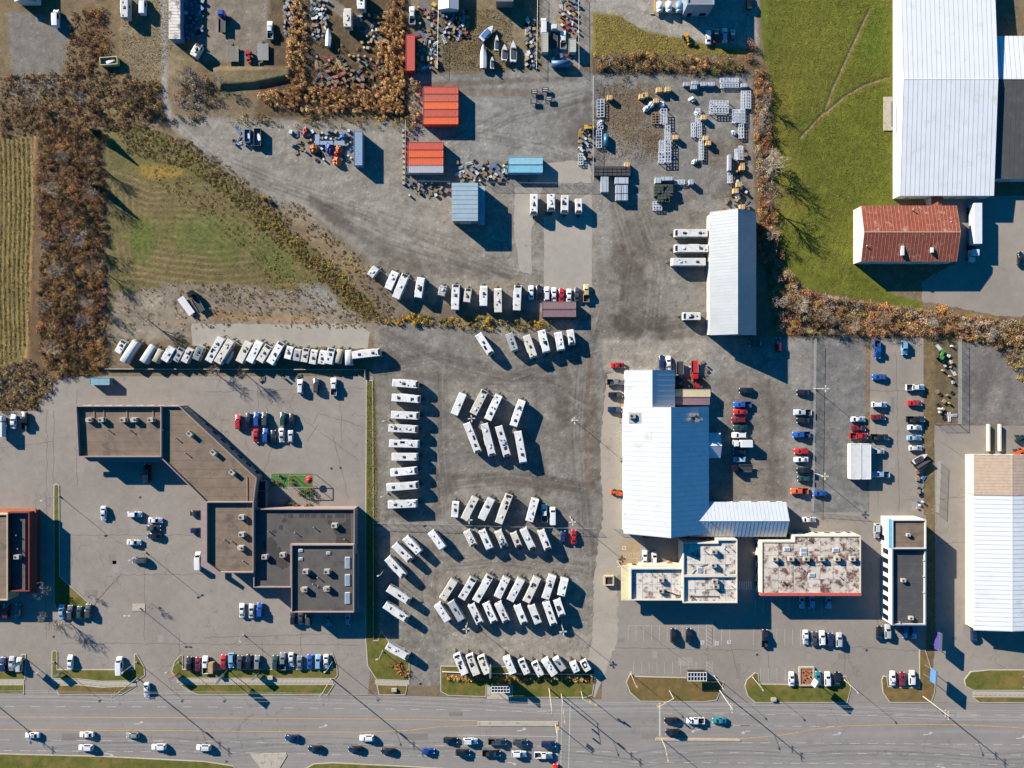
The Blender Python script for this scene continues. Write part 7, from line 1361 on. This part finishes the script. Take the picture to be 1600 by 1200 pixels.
for i, (x, y, k, s, lb) in enumerate([(76, 917, 1, .9, 'bare tree with pale twigs beside the red-fascia building'), (100, 966, 0, .95, 'bare spreading tree throwing a long branching shadow on the plaza lot'), (75, 962, 1, .7, 'small bare tree in the shade of the red-fascia building'), (134, 372, 1, 1.3, 'large grey bare tree in the western brush'), (76, 386, 1, .8, 'round grey bare tree near the crop field'), (152, 300, 0, 1.0, 'bare tree on the meadow edge of the brush'), (158, 420, 2, .9, 'tall bare tree shading the meadow edge'), (150, 255, 2, .9, 'tall brown bare tree at the top of the meadow'), (150, 470, 0, .9, 'bare tree beside the gravel patch'), (80, 480, 3, 1.2, 'low bare tree in the lower brush'), (302, 122, 3, 1.1, 'bare bush-like tree by the spoil bank'), (285, 132, 3, 1.0, 'bare twiggy tree beside the gravel track'), (344, 130, 3, 1.0, 'pale bare tree at the end of the spoil bank'),
    (1196, 250, 0, 1.0, 'pale bare tree leaning over the lawn edge'), (1199, 272, 0, 1.35, 'pale spreading bare tree beside the rack yard'), (1201, 368, 3, 1.1, 'pale bare tree behind the long shed'), (1190, 160, 2, .8, 'brown bare tree at the rack yard corner'), (1198, 318, 2, 1.35, 'tall brown bare tree by the shed gable'), (1215, 470, 1, .9, 'bare tree in the hedge bend below the lawn'), (1110, 96, 3, .7, 'small pale bare tree in the northern hedge'), (1280, 495, 2, .8, 'brown bare tree in the hedge above the chain-link lots'), (1370, 500, 2, .8, 'brown bare tree in the hedge above the hedge car park'), (1450, 505, 3, .9, 'pale bare tree in the hedge near the loading yard'), (320, 560, 2, .0, ''), (232, 500, 0, 1.15, 'pale bare tree on the gravel above the stored trailers'), (338, 584, 0, .8, 'bare tree behind the plaza rear wall'), (384, 585, 2, .75, 'brown bare tree behind the plaza rear wall'), (104, 250, 1, .9, 'grey bare tree at the head of the western brush'), (92, 300, 3, 1.3, 'low pale bare tree amid the western brush'), (118, 335, 2, .8, 'brown bare tree amid the western brush'), (100, 425, 3, 1.4, 'wide pale bare tree amid the western brush'), (140, 505, 1, 1.0, 'grey bare tree beside the dark shrub'), (95, 545, 3, 1.2, 'low bare tree above the plaza corner'), (60, 165, 3, 1.2, 'pale bare tree south of the grey gravel lot'), (130, 160, 1, .9, 'grey bare tree by the yellow-rimmed bin'), (215, 158, 2, .8, 'brown bare tree beside the gravel track bend'), (1330, 512, 3, .9, 'pale bare tree in the hedge over the gravel lot'), (1540, 522, 1, .8, 'grey bare tree in the hedge by the brown enclosure'), (1245, 480, 3, 1.2, 'wide pale bare tree in the hedge curve'), (1188, 205, 1, .8, 'grey bare tree halfway along the rack yard hedge'), (950, 98, 3, .8, 'pale bare tree at the start of the northern hedge'), (240, 945, 3, .6, 'small bare tree on the tan lamp pad'), (145, 930, 3, .5, 'sapling on the grass strip tip')]):
    if s == 0: continue
    c = P(x, y); t = thing('bare_tree', lb, 'tree', (c.x, c.y, 0), i * 1.7); t.scale = (s, s, s); link('trunk', TM[k][0], t); link('crown', TM[k][1], t)
def conifer(x, y, h, r_, lb):
    c = P(x, y); t = thing('conifer', lb, 'tree', (c.x, c.y, 0)); MB().tube((0, 0, 0), (0, 0, h * .95), .16, .03, 7).build('trunk', m_utility, t); n = 2600
    u = rng.uniform(.06, 1, n) ** .8; a = rng.uniform(0, 6.283, n); rr = r_ * (1 - u) * rng.uniform(.35, 1.1, n); pos = np.stack([np.cos(a) * rr, np.sin(a) * rr, u * h], 1); pal = np.array([A((74, 84, 56))]); v, f, k = leaves(pos, rng.uniform(.15, .4, n), pal * rng.uniform(.6, 1.3, (n, 1)), .35); link('crown', np_mesh('crown', v, f, k, m_leaf), t)
conifer(160, 297, 6, 1.6, 'dark conifer at the meadow edge'); conifer(158, 212, 6, 2.0, 'broad conifer at the hedge corner of the meadow')
for _o in bpy.data.objects:
    if '_w' in _o: del _o['_w']
print('objects', len(bpy.data.objects))
